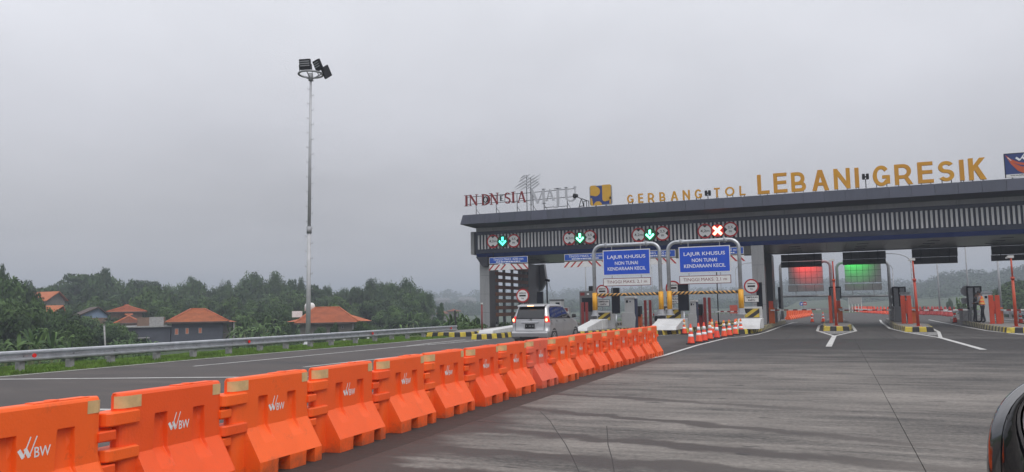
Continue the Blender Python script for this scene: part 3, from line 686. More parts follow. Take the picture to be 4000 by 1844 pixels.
# ------------------------------------------------------------------ TINGGI MAKS 4200 boards under the canopy
def clearance(label, x0, x1, yv=51.85):
    w = x1-x0; t = thing('clearance_board', label, 'height sign', ((x0+x1)/2, yv, 0), 0, 'hanging height boards of the canopy')
    put('frame', MB().box(-w/2, w/2, 0.0, 0.04, 4.82, 5.29), swhite, t)
    put('panel', MB().box(-w/2+0.03, w/2-0.03, -0.008, -0.001, 4.85, 5.26), blued, t)
    put('lettering', text_mb('TINGGI MAKS. 4200 mm', w*0.78, 0.17, 0.0, 0.006, y=-0.009, cz=5.12), stext, t)
    put('small_print', MB().box(-w*0.32, w*0.32, -0.012, -0.0085, 4.93, 4.945), stext, t)
    mb = MB()
    for k in range(15):
        a = -w*0.32+k*w*0.64/15; mb.box(a, a+w*0.64/15*(0.55+0.3*(k % 3 == 0)), -0.013, -0.0088, 4.90, 4.975)
    put('small_lettering', mb, stext, t)
    put('striped_board', MB().box(-w/2, w/2+0.02, 0.0, 0.035, 4.35, 4.75), swhite, t)
    for s in (-1, 1):
        for k in range(3):
            c = s*w*(0.055+0.155*k); 
            pts = [(c, 4.745), (c+0.13, 4.745), (c+s*0.36+0.13, 4.355), (c+s*0.36, 4.355)]
            if s < 0: pts = [(c-0.13, 4.745), (c, 4.745), (c-0.36, 4.355), (c-0.49, 4.355)]
            put('stripe', MB().prism(pts, -0.007, -0.001), sred, t)
    for sx_ in (-w*0.4, w*0.4):
        put('hanger', MB().box(sx_-0.02, sx_+0.02, 0.045, 0.085, 4.36, 5.64), black, t)
clearance('blue height board over red and white chevrons in front of the grille wall', -22.68, -19.65)
clearance('blue height board left of the left yellow posted portal', -16.87, -13.75)
clearance('blue height board half hidden behind the left LAJUR KHUSUS sign', -12.1, -9.04)
clearance('blue height board mostly hidden behind the right LAJUR KHUSUS sign', -7.65, -4.63)

# ------------------------------------------------------------------ rooftop signs
YT = YE+0.25
def base_z(x): return 8.5
def bar_(mb, x0, z0, x1, z1, w, y0, y1):
    d = Vector((x1-x0, z1-z0)); n = Vector((-d.y, d.x)).normalized()*w/2
    mb.prism([(x0+n.x, z0+n.y), (x0-n.x, z0-n.y), (x1-n.x, z1-n.y), (x1+n.x, z1+n.y)], y0, y1)
def arc_(mb, cx, cz, rx, rz, a0, a1, wv, wh, y0, y1, n=14):
    pts = []
    for k in range(n+1):
        q = math.radians(a0+(a1-a0)*k/n); w = wh+(wv-wh)*abs(math.cos(q))
        pts.append((q, w))
    for (q0, w0), (q1, w1) in zip(pts[:-1], pts[1:]):
        P_ = lambda q, s: (cx+(rx+s)*math.cos(q), cz+(rz+s)*math.sin(q))
        vs = [P_(q0, -w0/2), P_(q0, w0/2), P_(q1, w1/2), P_(q1, -w1/2)]
        mb.prism(vs if a1 > a0 else vs[::-1], y0, y1)

def sans(ch, w, h, y0=-0.1, y1=0.1, k=1.0):
    """bold grotesque capital drawn from strokes, box 0..w by 0..h"""
    mb = MB(); T = 0.185*h*k; t_ = 0.165*h*k; e = 0.002
    def V(x, z0=0, z1=None): mb.box(x-T/2, x+T/2, y0, y1, z0, h if z1 is None else z1)
    def Hh(x0, x1, z, dy=e): mb.box(x0, x1, y0+dy, y1-dy, z-t_/2, z+t_/2)
    if ch == 'I': mb.box(0, w, y0, y1, 0, h)
    elif ch == 'L': V(T/2); Hh(T*0.5, w, t_/2)
    elif ch == 'E': V(T/2); Hh(T*0.5, w, t_/2); Hh(T*0.5, w*0.94, h*0.52); Hh(T*0.5, w*0.98, h-t_/2)
    elif ch == 'T': V(w/2); Hh(0, w, h-t_/2)
    elif ch == 'N': V(T/2); V(w-T/2); bar_(mb, T*0.55, h*0.93, w-T*0.55, h*0.07, T*0.98, y0+e, y1-e)
    elif ch == 'A':
        mb.prism([(0, 0), (T*1.12, 0), (w/2+T*0.45, h), (w/2-T*0.55, h)], y0, y1); mb.prism([(w-T*1.12, 0), (w, 0), (w/2+T*0.55, h), (w/2-T*0.45, h)], y0+e, y1-e)
        mb.box(w*0.24, w*0.76, y0+2*e, y1-2*e, h*0.24, h*0.24+t_*0.9)
    elif ch in 'BR':
        V(T/2); r1_ = 0.245*h if ch == 'B' else 0.27*h
        top = h-t_/2; mid = top-2*r1_+(0.0); xr = w*0.93-T/2
        Hh(T*0.5, xr-r1_*0.9, top); Hh(T*0.5, xr-r1_*0.9, mid); arc_(mb, xr-r1_, (top+mid)/2, r1_, (top-mid)/2, -90, 90, T, t_, y0+2*e, y1-2*e)
        if ch == 'B':
            bot = t_/2; xr = w-T/2; r2_ = (mid-bot)/2; Hh(T*0.5, xr-r2_*0.9, bot); arc_(mb, xr-r2_, (mid+bot)/2, r2_, r2_, -90, 90, T, t_, y0+3*e, y1-3*e)
            Hh(T*0.5, xr-r2_*0.9, mid, 3*e)
        else: mb.prism([(w-T*1.15, 0), (w+T*0.02, 0), (w*0.66+T*0.3, mid), (w*0.66-T*0.75, mid)], y0+4*e, y1-4*e)
    elif ch == 'G':
        arc_(mb, w/2, h/2, w/2-T/2, h/2-t_/2, 38, 325, T, t_, y0, y1, 26); mb.box(w*0.55, w, y0+e, y1-e, h*0.36, h*0.36+t_*0.95); mb.box(w-T*0.9, w, y0+2*e, y1-2*e, h*0.1, h*0.45)
    elif ch == 'O': arc_(mb, w/2, h/2, w/2-T/2, h/2-t_/2, 0, 360, T, t_, y0, y1, 30)
    elif ch == 'S':
        rz_ = (h-t_)/4; arc_(mb, w/2, h-t_/2-rz_, w/2-T/2, rz_, 25, 272, T, t_, y0, y1, 18); arc_(mb, w/2, t_/2+rz_, w/2-T/2, rz_, 92, -155, T, t_, y0+e, y1-e, 18)
    elif ch == 'K':
        V(T/2); mb.prism([(T*0.6, h*0.30), (T*0.6, h*0.56), (w*0.98-T*1.25, h), (w*0.98, h)][::-1], y0+e, y1-e); mb.prism([(w-T*1.25, 0), (w, 0), (w*0.55, h*0.62), (w*0.34, h*0.44)], y0+2*e, y1-2*e)
    return mb
def letters(name, label, rows, m, matb, y=YT, cat='rooftop sign', depth=0.14, bold=1.0, feet=True):
    t = thing(name, label, cat)
    for ch, x0, x1, yt, yb in rows:
        a = PY(x0, (yt+yb)/2, y); b = PY(x1, (yt+yb)/2, y); top = PY((x0+x1)/2, yt, y).z; bot = PY((x0+x1)/2, yb, y).z
        w = b.x-a.x; h = top-bot
        o = put('letter', sans(ch, w, h, -depth/2, depth/2, bold), [m], t, loc=(a.x, y, bot))
        if feet:
            mb = MB()
            for s in ((-0.3, 0.3) if ch not in 'IT' else (-0.12, 0.12) if ch == 'T' else (-0.3, 0.3)):
                mb.box((a.x+b.x)/2+s*w-0.018, (a.x+b.x)/2+s*w+0.018, y-0.02, y+0.10, 8.44, bot+h*0.12)
            put('foot', mb, black, t)
    return t
r2 = lambda x, y: (2400+x*.3367, 600+y*.3367); r7 = lambda x, y: (3100+x*.3788, 550+y*.3788)
def R_(f, l): 
    out = []
    for ch, x0, x1, yt, yb in l:
        a = f(x0, yt); b = f(x1, yb); out.append((ch, a[0], b[0], a[1], b[1]))
    return out
letters('toll_gate_sign', 'small ochre rooftop letters reading GERBANG TOL', R_(r2, [('G', 148, 222, 478, 575), ('E', 275, 335, 465, 572), ('R', 388, 466, 457, 565),
    ('B', 522, 592, 448, 552), ('A', 652, 740, 437, 545), ('N', 792, 876, 424, 538), ('G', 932, 1015, 415, 522), ('T', 1155, 1225, 398, 508), ('O', 1283, 1393, 387, 493), ('L', 1450, 1520, 375, 485)]), gold, black, depth=0.1, bold=1.0)
letters('place_name_sign', 'large ochre rooftop letters reading LEBANI GRESIK', R_(r2, [('L', 1658, 1797, 245, 470), ('E', 1845, 2005, 227, 455)])+R_(r7, [('B', -26, 126, 325, 525), ('A', 187, 363, 302, 515),
    ('N', 413, 583, 287, 497), ('I', 630, 674, 280, 485), ('G', 815, 992, 258, 468), ('R', 1040, 1226, 242, 453), ('E', 1278, 1440, 219, 438), ('S', 1492, 1653, 211, 418), ('I', 1710, 1756, 197, 411), ('K', 1803, 1983, 178, 404)]), gold, black, depth=0.2, bold=1.0)

# serif lettering for INDONESIA MAJU built from strokes in a unit box
def serif(ch, w, h, y0=-0.05, y1=0.05):
    mb = MB(); T = 0.16*h; t_ = 0.055*h; sf = 0.045*h; sw = 0.13*h
    def sx_(x, z, half=None): half = half or sw; mb.box(x-half, x+half, y0, y1, z-sf/2, z+sf/2)
    if ch == 'I': bar_(mb, w/2, 0, w/2, h, T, y0, y1); sx_(w/2, sf/2, w/2); sx_(w/2, h-sf/2, w/2)
    elif ch == 'N':
        bar_(mb, w*0.2, 0, w*0.2, h, t_, y0, y1); bar_(mb, w*0.82, 0, w*0.82, h, t_, y0, y1); bar_(mb, w*0.2, h*0.97, w*0.82, h*0.03, T, y0+.004, y1-.004)
        sx_(w*0.2, sf/2); sx_(w*0.14, h-sf/2); sx_(w*0.82, h-sf/2)
    elif ch == 'D':
        bar_(mb, w*0.2, 0, w*0.2, h, T, y0, y1); arc_(mb, w*0.3, h/2, w*0.6, h*0.46, -90, 90, T, t_, y0+.004, y1-.004); sx_(w*0.2, sf/2); sx_(w*0.2, h-sf/2)
    elif ch == 'O': arc_(mb, w/2, h/2, w*0.42, h*0.45, 0, 360, T*1.2, t_*1.3, y0, y1, 22)
    elif ch == 'E':
        bar_(mb, w*0.3, 0, w*0.3, h, T*1.2, y0, y1)
        for z, l in ((0.03, 0.95), (0.5, 0.75), (0.97, 0.9)): bar_(mb, w*0.1, z*h, w*l, z*h, t_*1.5, y0+.004, y1-.004)
    elif ch == 'S':
        arc_(mb, w/2, h*0.73, w*0.34, h*0.225, 30, 250, T*0.8, t_*1.2, y0, y1); arc_(mb, w/2, h*0.27, w*0.36, h*0.235, 90, -150, T*0.8, t_*1.2, y0+.004, y1-.004)
        bar_(mb, w*0.36, h*0.56, w*0.7, h*0.44, T*0.95, y0+.008, y1-.008)
    elif ch == 'A':
        bar_(mb, w*0.12, 0, w*0.46, h*0.98, t_, y0, y1); bar_(mb, w*0.84, 0, w*0.48, h, T, y0+.004, y1-.004); bar_(mb, w*0.25, h*0.36, w*0.72, h*0.36, t_, y0+.008, y1-.008); sx_(w*0.12, sf/2); sx_(w*0.85, sf/2, sw*1.1)
    elif ch == 'M':
        bar_(mb, w*0.12, 0, w*0.16, h, t_, y0, y1); bar_(mb, w*0.87, 0, w*0.84, h, T, y0, y1); bar_(mb, w*0.16, h, w*0.5, h*0.08, T, y0+.004, y1-.004); bar_(mb, w*0.5, h*0.08, w*0.84, h, t_, y0+.006, y1-.006)
        sx_(w*0.12, sf/2); sx_(w*0.87, sf/2); sx_(w*0.12, h-sf/2); sx_(w*0.88, h-sf/2)
    elif ch == 'J':
        bar_(mb, w*0.62, h*0.2, w*0.62, h, T*0.8, y0, y1); arc_(mb, w*0.34, h*0.2, w*0.28, h*0.16, 0, -150, T*0.7, t_, y0+.004, y1-.004); sx_(w*0.62, h-sf/2, w*0.38)
    elif ch == 'U':
        bar_(mb, w*0.2, h*0.3, w*0.2, h, T, y0, y1); bar_(mb, w*0.84, h*0.3, w*0.84, h, t_, y0, y1); arc_(mb, w*0.52, h*0.32, w*0.32, h*0.28, 180, 360, T*0.9, t_*1.5, y0+.004, y1-.004); sx_(w*0.2, h-sf/2); sx_(w*0.84, h-sf/2)
    return mb
r1 = lambda x, y: (1750+x*.3367, 600+y*.3367)
ind = thing('slogan_sign', 'maroon and pale grey serif letters INDONESIA MAJU on a thin black frame on the roof', 'rooftop sign')
for ch, x0, x1, yt, yb, m_ in [('I', 190, 236, 485, 612, maroon), ('N', 237, 352, 477, 605, maroon), ('D', 385, 492, 469, 600, maroon), ('O', 412, 468, 500, 570, black), ('N', 480, 594, 458, 592, maroon),
        ('E', 602, 650, 490, 550, black), ('S', 654, 728, 452, 580, maroon), ('I', 732, 782, 444, 572, maroon), ('A', 802, 910, 437, 568, maroon),
        ('M', 945, 1138, 414, 590, silver), ('A', 1130, 1240, 415, 545, silver), ('J', 1205, 1318, 402, 635, silver), ('U', 1340, 1500, 388, 557, silver)]:
    a = r1(x0, (yt+yb)/2); b = r1(x1, (yt+yb)/2); mm = ((a[0]+b[0])/2); A_ = PY(*a, YT); B_ = PY(*b, YT); tz = PY(mm, r1(0, yt)[1], YT).z; bz = PY(mm, r1(0, yb)[1], YT).z
    small = ch in 'OE'
    put('letter', serif(ch, B_.x-A_.x, tz-bz), m_, ind, loc=(A_.x, YT+(-0.06 if small else 0), bz))
fr = MB()
def q1(x, y, Y=YT+0.09): return PY(*r1(x, y), Y)
for a, b in [((225, 505), (905, 458)), ((225, 590), (905, 545)), ((905, 458), (1480, 405)), ((905, 545), (1480, 498)), ((1110, 628), (1380, 608)), ((475, 490), (655, 478)),
             ((225, 505), (225, 590)), ((800, 465), (800, 560)), ((660, 475), (660, 560)), ((440, 490), (440, 575))]:
    fr.tube([q1(*a), q1(*b)], 0.022, 4, smooth=False)
for x_, yt_ in ((325, 500), (558, 480), (800, 465), (985, 455), (1112, 445), (1380, 415)):
    p = q1(x_, yt_); fr.tube([p, (p.x, p.y, 8.42)], 0.026, 4, smooth=False); fr.tube([(p.x, p.y, p.z-0.95), (p.x+0.12, YT+0.9, 8.42)], 0.02, 4, smooth=False)
for x_, yt_ in ((910, 250), (957, 280)):
    p = q1(x_, yt_); fr.tube([p, (p.x, p.y, 8.42)], 0.03, 4, smooth=False)
put('support_frame', fr, black, ind)
em = MB()
for a, b, w_ in [((840, 285), (900, 248), 16), ((815, 330), (955, 235), 14), ((768, 396), (1010, 245), 15), ((780, 420), (1075, 240), 17), ((830, 428), (1070, 278), 17), ((910, 415), (1062, 312), 15), ((965, 415), (1062, 345), 15)]:
    A_, B_ = q1(*a, Y=YT-0.02), q1(*b, Y=YT-0.02); d = B_-A_; n = Vector((-d.z, 0, d.x)).normalized()*w_*0.3367*0.0092
    c1 = A_.lerp(B_, 0.25); c2 = A_.lerp(B_, 0.7)
    em.add([A_, c1+n, c2+n, B_, c2-n, c1-n]+[v+Vector((0, 0.05, 0)) for v in (A_, c1+n, c2+n, B_, c2-n, c1-n)],
           [(0, 5, 4, 3, 2, 1), (6, 7, 8, 9, 10, 11)]+[(i, (i+1) % 6, (i+1) % 6+6, i+6) for i in range(6)])
for a, b in (((905, 258), (1062, 352)), ((835, 285), (915, 375)), ((910, 375), (980, 410))):
    em.tube([q1(*a), q1(*b)], 0.018, 4)
put('emblem_strokes', em, silver, ind)

# small spotlights on the roof edge
def rooflamp(label, px, py, kind):
    p = PY(px, py, YT-0.1); t = thing('roof_spotlight', label, 'floodlight', (p.x, p.y, 8.48), 0, 'small floodlights on the roof edge')
    h = p.z-8.48
    put('stem', MB().tube([(0, 0, 0), (0, 0, h)], 0.03, 6), black, t)
    put('lamp', MB().box(-0.19, -0.03, -0.12, 0.12, h-0.02, h+0.32, bev=0.02), black, t); put('lamp', MB().box(0.03, 0.19, -0.12, 0.12, h-0.02, h+0.32, bev=0.02), black, t)
    put('bracket', MB().box(-0.2, 0.2, -0.03, 0.03, h+0.1, h+0.18), black, t)
rooflamp('small black twin floodlight between the words GERBANG and TOL', 2400+1085*.3367, 600+485*.3367, 0)
rooflamp('small black twin floodlight between LEBANI and GRESIK', 3100+742*.3788, 550+395*.3788, 0)
t = thing('sign_floodlight', 'black floodlight on a bracket arm right of the white letters', 'floodlight')
mb = MB()
for a, b in (((1520, 625), (1545, 527)), ((1578, 620), (1550, 527)), ((1530, 612), (1570, 608)), ((1545, 522), (1490, 500)), ((1550, 522), (1612, 545)), ((1575, 552), (1632, 548)), ((1575, 552), (1578, 628)), ((1605, 550), (1610, 625)), ((1632, 548), (1635, 622))):
    mb.tube([q1(*a, Y=YT), q1(*b, Y=YT)], 0.028, 4, smooth=False)
put('bracket', mb, black, t); p = q1(1482, 492, Y=YT); put('lamp', MB().tube([(p.x-0.1, p.y-0.1, p.z), (p.x+0.08, p.y+0.1, p.z+0.03)], [0.17, 0.13], 12), black, t)

# yellow and blue ministry style emblem
t = thing('emblem_sign', 'yellow and blue rounded square emblem on the roof beside MAJU', 'emblem', )
y_ = YT; c0, c1 = PY(*r1(1643, 480), y_), PY(*r1(1902, 480), y_); zt_, zb_ = PY(*r1(1770, 368), y_).z, PY(*r1(1770, 598), y_).z
w = c1.x-c0.x; h = zt_-zb_
def rrect(w, h, r, n=5):
    o = []
    for cx_, cz_, a in ((w/2-r, h/2-r, 0), (-w/2+r, h/2-r, 90), (-w/2+r, -h/2+r, 180), (w/2-r, -h/2+r, 270)):
        for k in range(n+1): q = math.radians(a+90*k/n); o.append((cx_+r*math.cos(q), cz_+r*math.sin(q)))
    return o
t.location = ((c0.x+c1.x)/2, y_, (zt_+zb_)/2)
emy = mat('emblem yellow', (0.58, 0.33, 0.03), 0.5, vary=0.08); emb = mat('emblem blue', (0.02, 0.045, 0.2), 0.5, vary=0.1)
put('backing', MB().prism(rrect(w, h, 0.14), -0.02, 0.10), galvd, t)
put('blue_field', MB().prism(rrect(w-0.1, h-0.1, 0.11), -0.03, -0.021), emb, t)
a = w-0.12
mb = MB()
arc = lambda cx_, cz_, r, a0, a1, n=10: [(cx_+r*math.cos(math.radians(a0+(a1-a0)*k/n)), cz_+r*math.sin(math.radians(a0+(a1-a0)*k/n))) for k in range(n+1)]
mb.prism([(-a/2, a*0.02)]+[(-a/2, a*0.02)]+arc(-a*0.25, a*0.19, a*0.23, -90, 90)+[(-a/2, a*0.42)], -0.04, -0.031)
mb.prism([(-a/2, a*0.36), (-a*0.22, a*0.36), (-a*0.22, a*0.48), (-a/2+0.03, a*0.48)], -0.0402, -0.0312)
mb.prism(arc(-a*0.14, -a*0.48, a*0.2, 0, 180)[::1], -0.04, -0.031)
mb.prism([(-a/2, -a*0.42), (-a*0.44, -a*0.48), (-a*0.36, -a*0.48), (-a*0.43, -a*0.12), (-a/2, -a*0.12)], -0.04, -0.031)
mb.prism([(a*0.08, a*0.48), (a*0.08, -a*0.16)]+arc(a*0.21, -a*0.18, a*0.13, 180, 300)+[(a*0.36, -a*0.28), (a*0.5, -a*0.2), (a*0.5, a*0.44), (a*0.46, a*0.48)], -0.04, -0.031)
mb.prism([(a*0.42, -a*0.44), (a*0.48, -a*0.42), (a*0.5, -a*0.1), (a*0.42, -a*0.1)], -0.04, -0.031)
put('yellow_pattern', mb, emy, t)
put('foot', MB().box(-w*0.25, -w*0.2, 0, 0.06, -h/2-0.14, -h/2).box(w*0.2, w*0.25, 0, 0.06, -h/2-0.14, -h/2), black, t)

# company board at the right edge
t = thing('company_board', 'dark blue board with orange swoosh and white tick letters at the right edge', 'logo board')
s5 = lambda x, y: (3800+x*0.13468, 560+y*0.13468)
A_ = PY(*s5(905, 320), YT); B_ = PY(*s5(960, 910), YT); Cc = PY(*s5(965, 1005), YT); wb = 2.75
t.location = ((A_.x+B_.x)/2, YT, 8.5)
H0, H1, H2 = Cc.z-8.5, B_.z-8.5, A_.z-8.5
obl = mat('board blue', (0.018, 0.04, 0.17), 0.5, vary=0.08); oor = mat('board orange', (0.50, 0.08, 0.02), 0.5, vary=0.08)
put('panel', MB().box(0, wb, 0, 0.1, H1, H2), obl, t); put('caption_panel', MB().box(0.02, wb, -0.01, 0.09, H0, H1-0.004), swhite, t)
put('edge', MB().box(-0.025, -0.001, -0.02, 0.1, H0, H2).box(-0.025, wb, -0.02, 0.1, H2+0.001, H2+0.03), black, t)
hh = H2-H1
sw = [(0.03, 0.97), (0.35, 0.72), (0.7, 0.56), (1.15, 0.49), (1.6, 0.5), (2.1, 0.6), (2.6, 0.86), (2.62, 0.55), (2.2, 0.2), (1.75, 0.02), (0.9, 0.02), (0.62, 0.15), (0.3, 0.5)]
put('swoosh', MB().prism([(x_, H1+z_*hh) for x_, z_ in sw][::-1], -0.012, -0.002), oor, t)
put('swoosh_gap', MB().prism([(x_, H1+z_*hh) for x_, z_ in [(0.4, 0.55), (0.8, 0.36), (1.25, 0.28), (1.7, 0.3), (2.2, 0.45), (1.7, 0.36), (1.25, 0.35), (0.8, 0.43)]], -0.018, -0.013), obl, t)
put('highlight', MB().prism([(x_, H1+z_*hh) for x_, z_ in [(0.13, 0.82), (0.17, 0.84), (0.34, 0.66), (0.30, 0.66)]], -0.018, -0.013), swhite, t)
wm = MB()
for (a0, a1, b0, b1, w_) in [(0.56, 0.80, 0.75, 0.66, 0.11), (0.75, 0.66, 1.03, 1.0, 0.05), (0.86, 0.82, 1.02, 0.68, 0.11), (1.02, 0.68, 1.3, 0.95, 0.05)]:
    bar_(wm, a0, H1+a1*hh, b0, H1+b1*hh, w_, -0.02-0.001*len(wm.f) % 0.004, -0.002)
put('white_mark', wm, stext, t)
put('lettering', text_mb('WASKITA B', 1.25, (H1-H0)*0.42, 0.01, 0.008, cx=0.85, cz=(H0+H1)/2+0.02, y=-0.011), black, t)
put('foot', MB().box(0.3, 0.36, 0, 0.08, -0.04, H0-0.002).box(2.2, 2.26, 0, 0.08, -0.04, H0-0.002), black, t)

# ------------------------------------------------------------------ orange water-filled barriers
BH = 0.885; BT = 0.072; FT = 0.25
def barrier_mesh():
    zl = [0.0, 0.045, 0.06, 0.135, 0.15, 0.19, 0.235, 0.28, 0.33, 0.38, 0.425, 0.44, 0.48, 0.54, 0.60, 0.655, 0.69, 0.70, 0.78, 0.86, 0.878, 0.885]
    yl = sorted(set([-0.6, -0.592, -0.578, -0.56, -0.535, -0.50, -0.44, -0.43, -0.415, -0.36, -0.30] + [-0.245, -0.238, -0.232, -0.226, -0.20, -0.16, -0.12, -0.094, -0.088, -0.082, -0.075] + [-0.04, 0.04, 0.09, 0.13, 0.17] +
                    [0.205, 0.212, 0.218, 0.224, 0.25, 0.29, 0.33, 0.356, 0.362, 0.368, 0.375] + [0.42, 0.47, 0.53, 0.57, 0.592, 0.6]+[-0.15, -0.14, 0.0, 0.02, 0.30, 0.31, 0.44, 0.455]))
    def xf(y, z):
        edge = 0.0
        if y > 0.555: edge = 0.05*((y-0.555)/0.045)**2
        if y < -0.50: edge = BT*(1-math.sqrt(max(0.0, 1-((-0.50-y)/0.1)**2)))*0.96
        xw = BT-edge
        if z > 0.87: xw -= 0.02*((z-0.87)/0.015)
        x = xw
        if y >= -0.42 and z < 0.441:
            k = min(1, (y+0.43)/0.015)
            s = BT+(FT-BT)*min(1, max(0, (0.425-z)/(0.425-0.135)))
            if y > 0.555: s -= edge*0.4
            x = max(x, xw+(s-xw)*k)
            if z <= 0.061:
                for a, b in ((-0.14, 0.02), (0.31, 0.44)):
                    if a <= y <= b: x = 0.13
        for c in (-0.16, 0.29):
            d = abs(y-c)
            wz = 0.065+0.012*max(0, 0.70-z)/0.3
            if z < 0.699 and d < wz+0.006:
                k = min(1, max(0, (wz+0.006-d)/0.012))
                if z > 0.42: xr = 0.012+0.02*(0.70-z)/0.25
                else: xr = 0.032+(0.42-z)*0.95
                x = x+(min(x, xr)-x)*k
        return x
    v = []; f = []; nz, ny = len(zl), len(yl)
    for sgn in (1, -1):
        for y in yl:
            for z in zl: v.append((sgn*xf(y, z), y, z))
    idx = lambda s, i, j: s*ny*nz+i*nz+j
    for i in range(ny-1):
        for j in range(nz-1):
            f.append((idx(0, i, j), idx(0, i+1, j), idx(0, i+1, j+1), idx(0, i, j+1)))
            f.append((idx(1, i, j), idx(1, i, j+1), idx(1, i+1, j+1), idx(1, i+1, j)))
        f.append((idx(0, i, nz-1), idx(0, i+1, nz-1), idx(1, i+1, nz-1), idx(1, i, nz-1)))
        f.append((idx(0, i, 0), idx(1, i, 0), idx(1, i+1, 0), idx(0, i+1, 0)))
    for j in range(nz-1):
        f.append((idx(0, 0, j), idx(0, 0, j+1), idx(1, 0, j+1), idx(1, 0, j)))
        f.append((idx(0, ny-1, j), idx(1, ny-1, j), idx(1, ny-1, j+1), idx(0, ny-1, j+1)))
    return v, f
bv, bf = barrier_mesh(); mbb = MB(); mbb.add(bv, bf)
def rounded_lug(mb, y0, y1, hw, z0, z1, end):   # stadium shaped plate; rounded at y == end side
    pts = []
    n = 6
    if end < 0: pts = [(hw, y1), (hw, y0+hw*0.7)]+[(hw*math.cos(math.radians(a)), y0+hw*0.7+hw*0.7*math.sin(math.radians(a))) for a in np.linspace(0, -180, 9)[1:-1]]+[(-hw, y0+hw*0.7), (-hw, y1)]
    else: pts = [(-hw, y0), (-hw, y1-hw*0.35)]+[(-hw*math.cos(math.radians(a)), y1-hw*0.35+hw*0.35*math.sin(math.radians(a))) for a in np.linspace(0, 180, 7)[1:-1]]+[(hw, y1-hw*0.35), (hw, y0)]
    c = 0.010
    vs = []
    cx_ = 0; cy_ = sum(p[1] for p in pts)/len(pts)
    for z, s in ((z0, 0.93), (z0+c, 1), (z1-c, 1), (z1, 0.93)):
        for p in pts: vs.append((p[0]*s, cy_+(p[1]-cy_)*s, z))
    m = len(pts); fs = [tuple(range(m)), tuple(range(4*m-1, 3*m-1, -1))]
    for k in range(3):
        for i in range(m): fs.append((k*m+i, (k+1)*m+i, (k+1)*m+(i+1) % m, k*m+(i+1) % m))
    mb.add(vs, fs)
def make_barrier():
    t = thing('water_barrier', 'x', 'traffic barrier', group='orange plastic barriers linked in a row')
    o = put('body', mbb, orange, t); bevel(o, 0.006)
    for z0, z1 in ((0.655, 0.755), (0.40, 0.49)):
        m = MB(); rounded_lug(m, -0.755, -0.42, 0.10, z0, z1, -1); put('hinge_lug', m, orange, t)
    for z0, z1 in ((0.555, 0.63), (0.31, 0.385)):
        m = MB(); rounded_lug(m, 0.56, 0.74, 0.088, z0, z1, 1); put('hinge_lug', m, orange, t)
    put('hinge_pin', MB().lathe([(0.05, 0), (0.05, 0.02), (0.035, 0.025), (0.05, 0.1)], 10, c=(0, -0.67, 0.545)), orange, t)
    put('filler_cap', MB().lathe([(0.05, 0), (0.05, 0.012), (0.03, 0.014)], 12, c=(0, 0.22, 0.883)), orange, t)
    put('top_ridge', MB().box(-0.045, 0.045, 0.05, 0.50, 0.8855, 0.891, bev=0.002), orange, t)
    put('reflective_tape', MB().add([(q_, y_, z_) for q_, y_ in [(BT+0.003, -0.385), (BT+0.003, -0.5)]+[(BT*math.cos(a_)+0.003, -0.5-0.103*math.sin(a_)) for a_ in (0.3, 0.6, 0.9, 1.2, 1.5)] for z_ in (0.772, 0.862)], [(2*k, 2*k+1, 2*k+3, 2*k+2) for k in range(6)], smooth=True), tape, t)
    put('reflective_tape', MB().box(BT+0.0002, BT+0.003, 0.462, 0.553, 0.772, 0.862).add([(BT+0.003, 0.553, 0.772), (BT+0.003, 0.553, 0.862), (BT-0.006, 0.576, 0.862), (BT-0.006, 0.576, 0.772)], [(0, 3, 2, 1)]), tape, t)
    lg = MB(); xl = BT+0.0015
    def q(y0, z0, y1, z1, w):
        d = Vector((y1-y0, z1-z0)); n = Vector((-d.y, d.x)).normalized()*w/2
        lg.add([(xl, y0+n.x, z0+n.y), (xl, y0-n.x, z0-n.y), (xl, y1-n.x, z1-n.y), (xl, y1+n.x, z1+n.y)], [(0, 1, 2, 3)])
    zc_ = 0.55; y0 = -0.07
    q(y0, zc_+0.055, y0+0.035, zc_, 0.026); q(y0+0.03, zc_-0.003, y0+0.085, zc_+0.13, 0.009); q(y0+0.045, zc_+0.06, y0+0.08, zc_, 0.026); q(y0+0.076, zc_-0.003, y0+0.132, zc_+0.13, 0.009)
    tm = MB(); v, f_ = glyph_raw('BW', 0.012, 0.0); lo = v.min(0); hi = v.max(0)
    for p in v.tolist(): tm.v.append((xl+0.0003, y0+0.115+(p[0]-lo[0])/(hi[0]-lo[0])*0.125, zc_-0.01+(p[1]-lo[1])/(hi[1]-lo[1])*0.068))
    tm.f = f_; tm.m = [0]*len(f_); tm.sm = [False]*len(f_); lg.add(tm.v, tm.f)
    put('logo_print', lg, logow, t)
    return t
b0 = make_barrier()
CH = {}
bpy.context.view_layer.update()
def tree_map(root):
    d = {}
    for o in bpy.data.objects:
        d.setdefault(o.name, [])
        if o.parent: d.setdefault(o.parent.name, []).append(o)
    return d
feet = [None, None, (1234, 1801), (1491, 1717), (1692, 1653), (1845, 1603), (1981, 1563), (2087, 1530), (2177, 1502), (2256, 1482), (2322, 1459), (2382, 1444), (2433, 1431), (2479, 1419), (2521, 1408), (2557, 1398), (2591, 1388)]
ends = [(-4.82, 4.12), (-4.83, 5.37)]+[tuple(PZ(*p, 0))[:2] for p in feet[2:]]
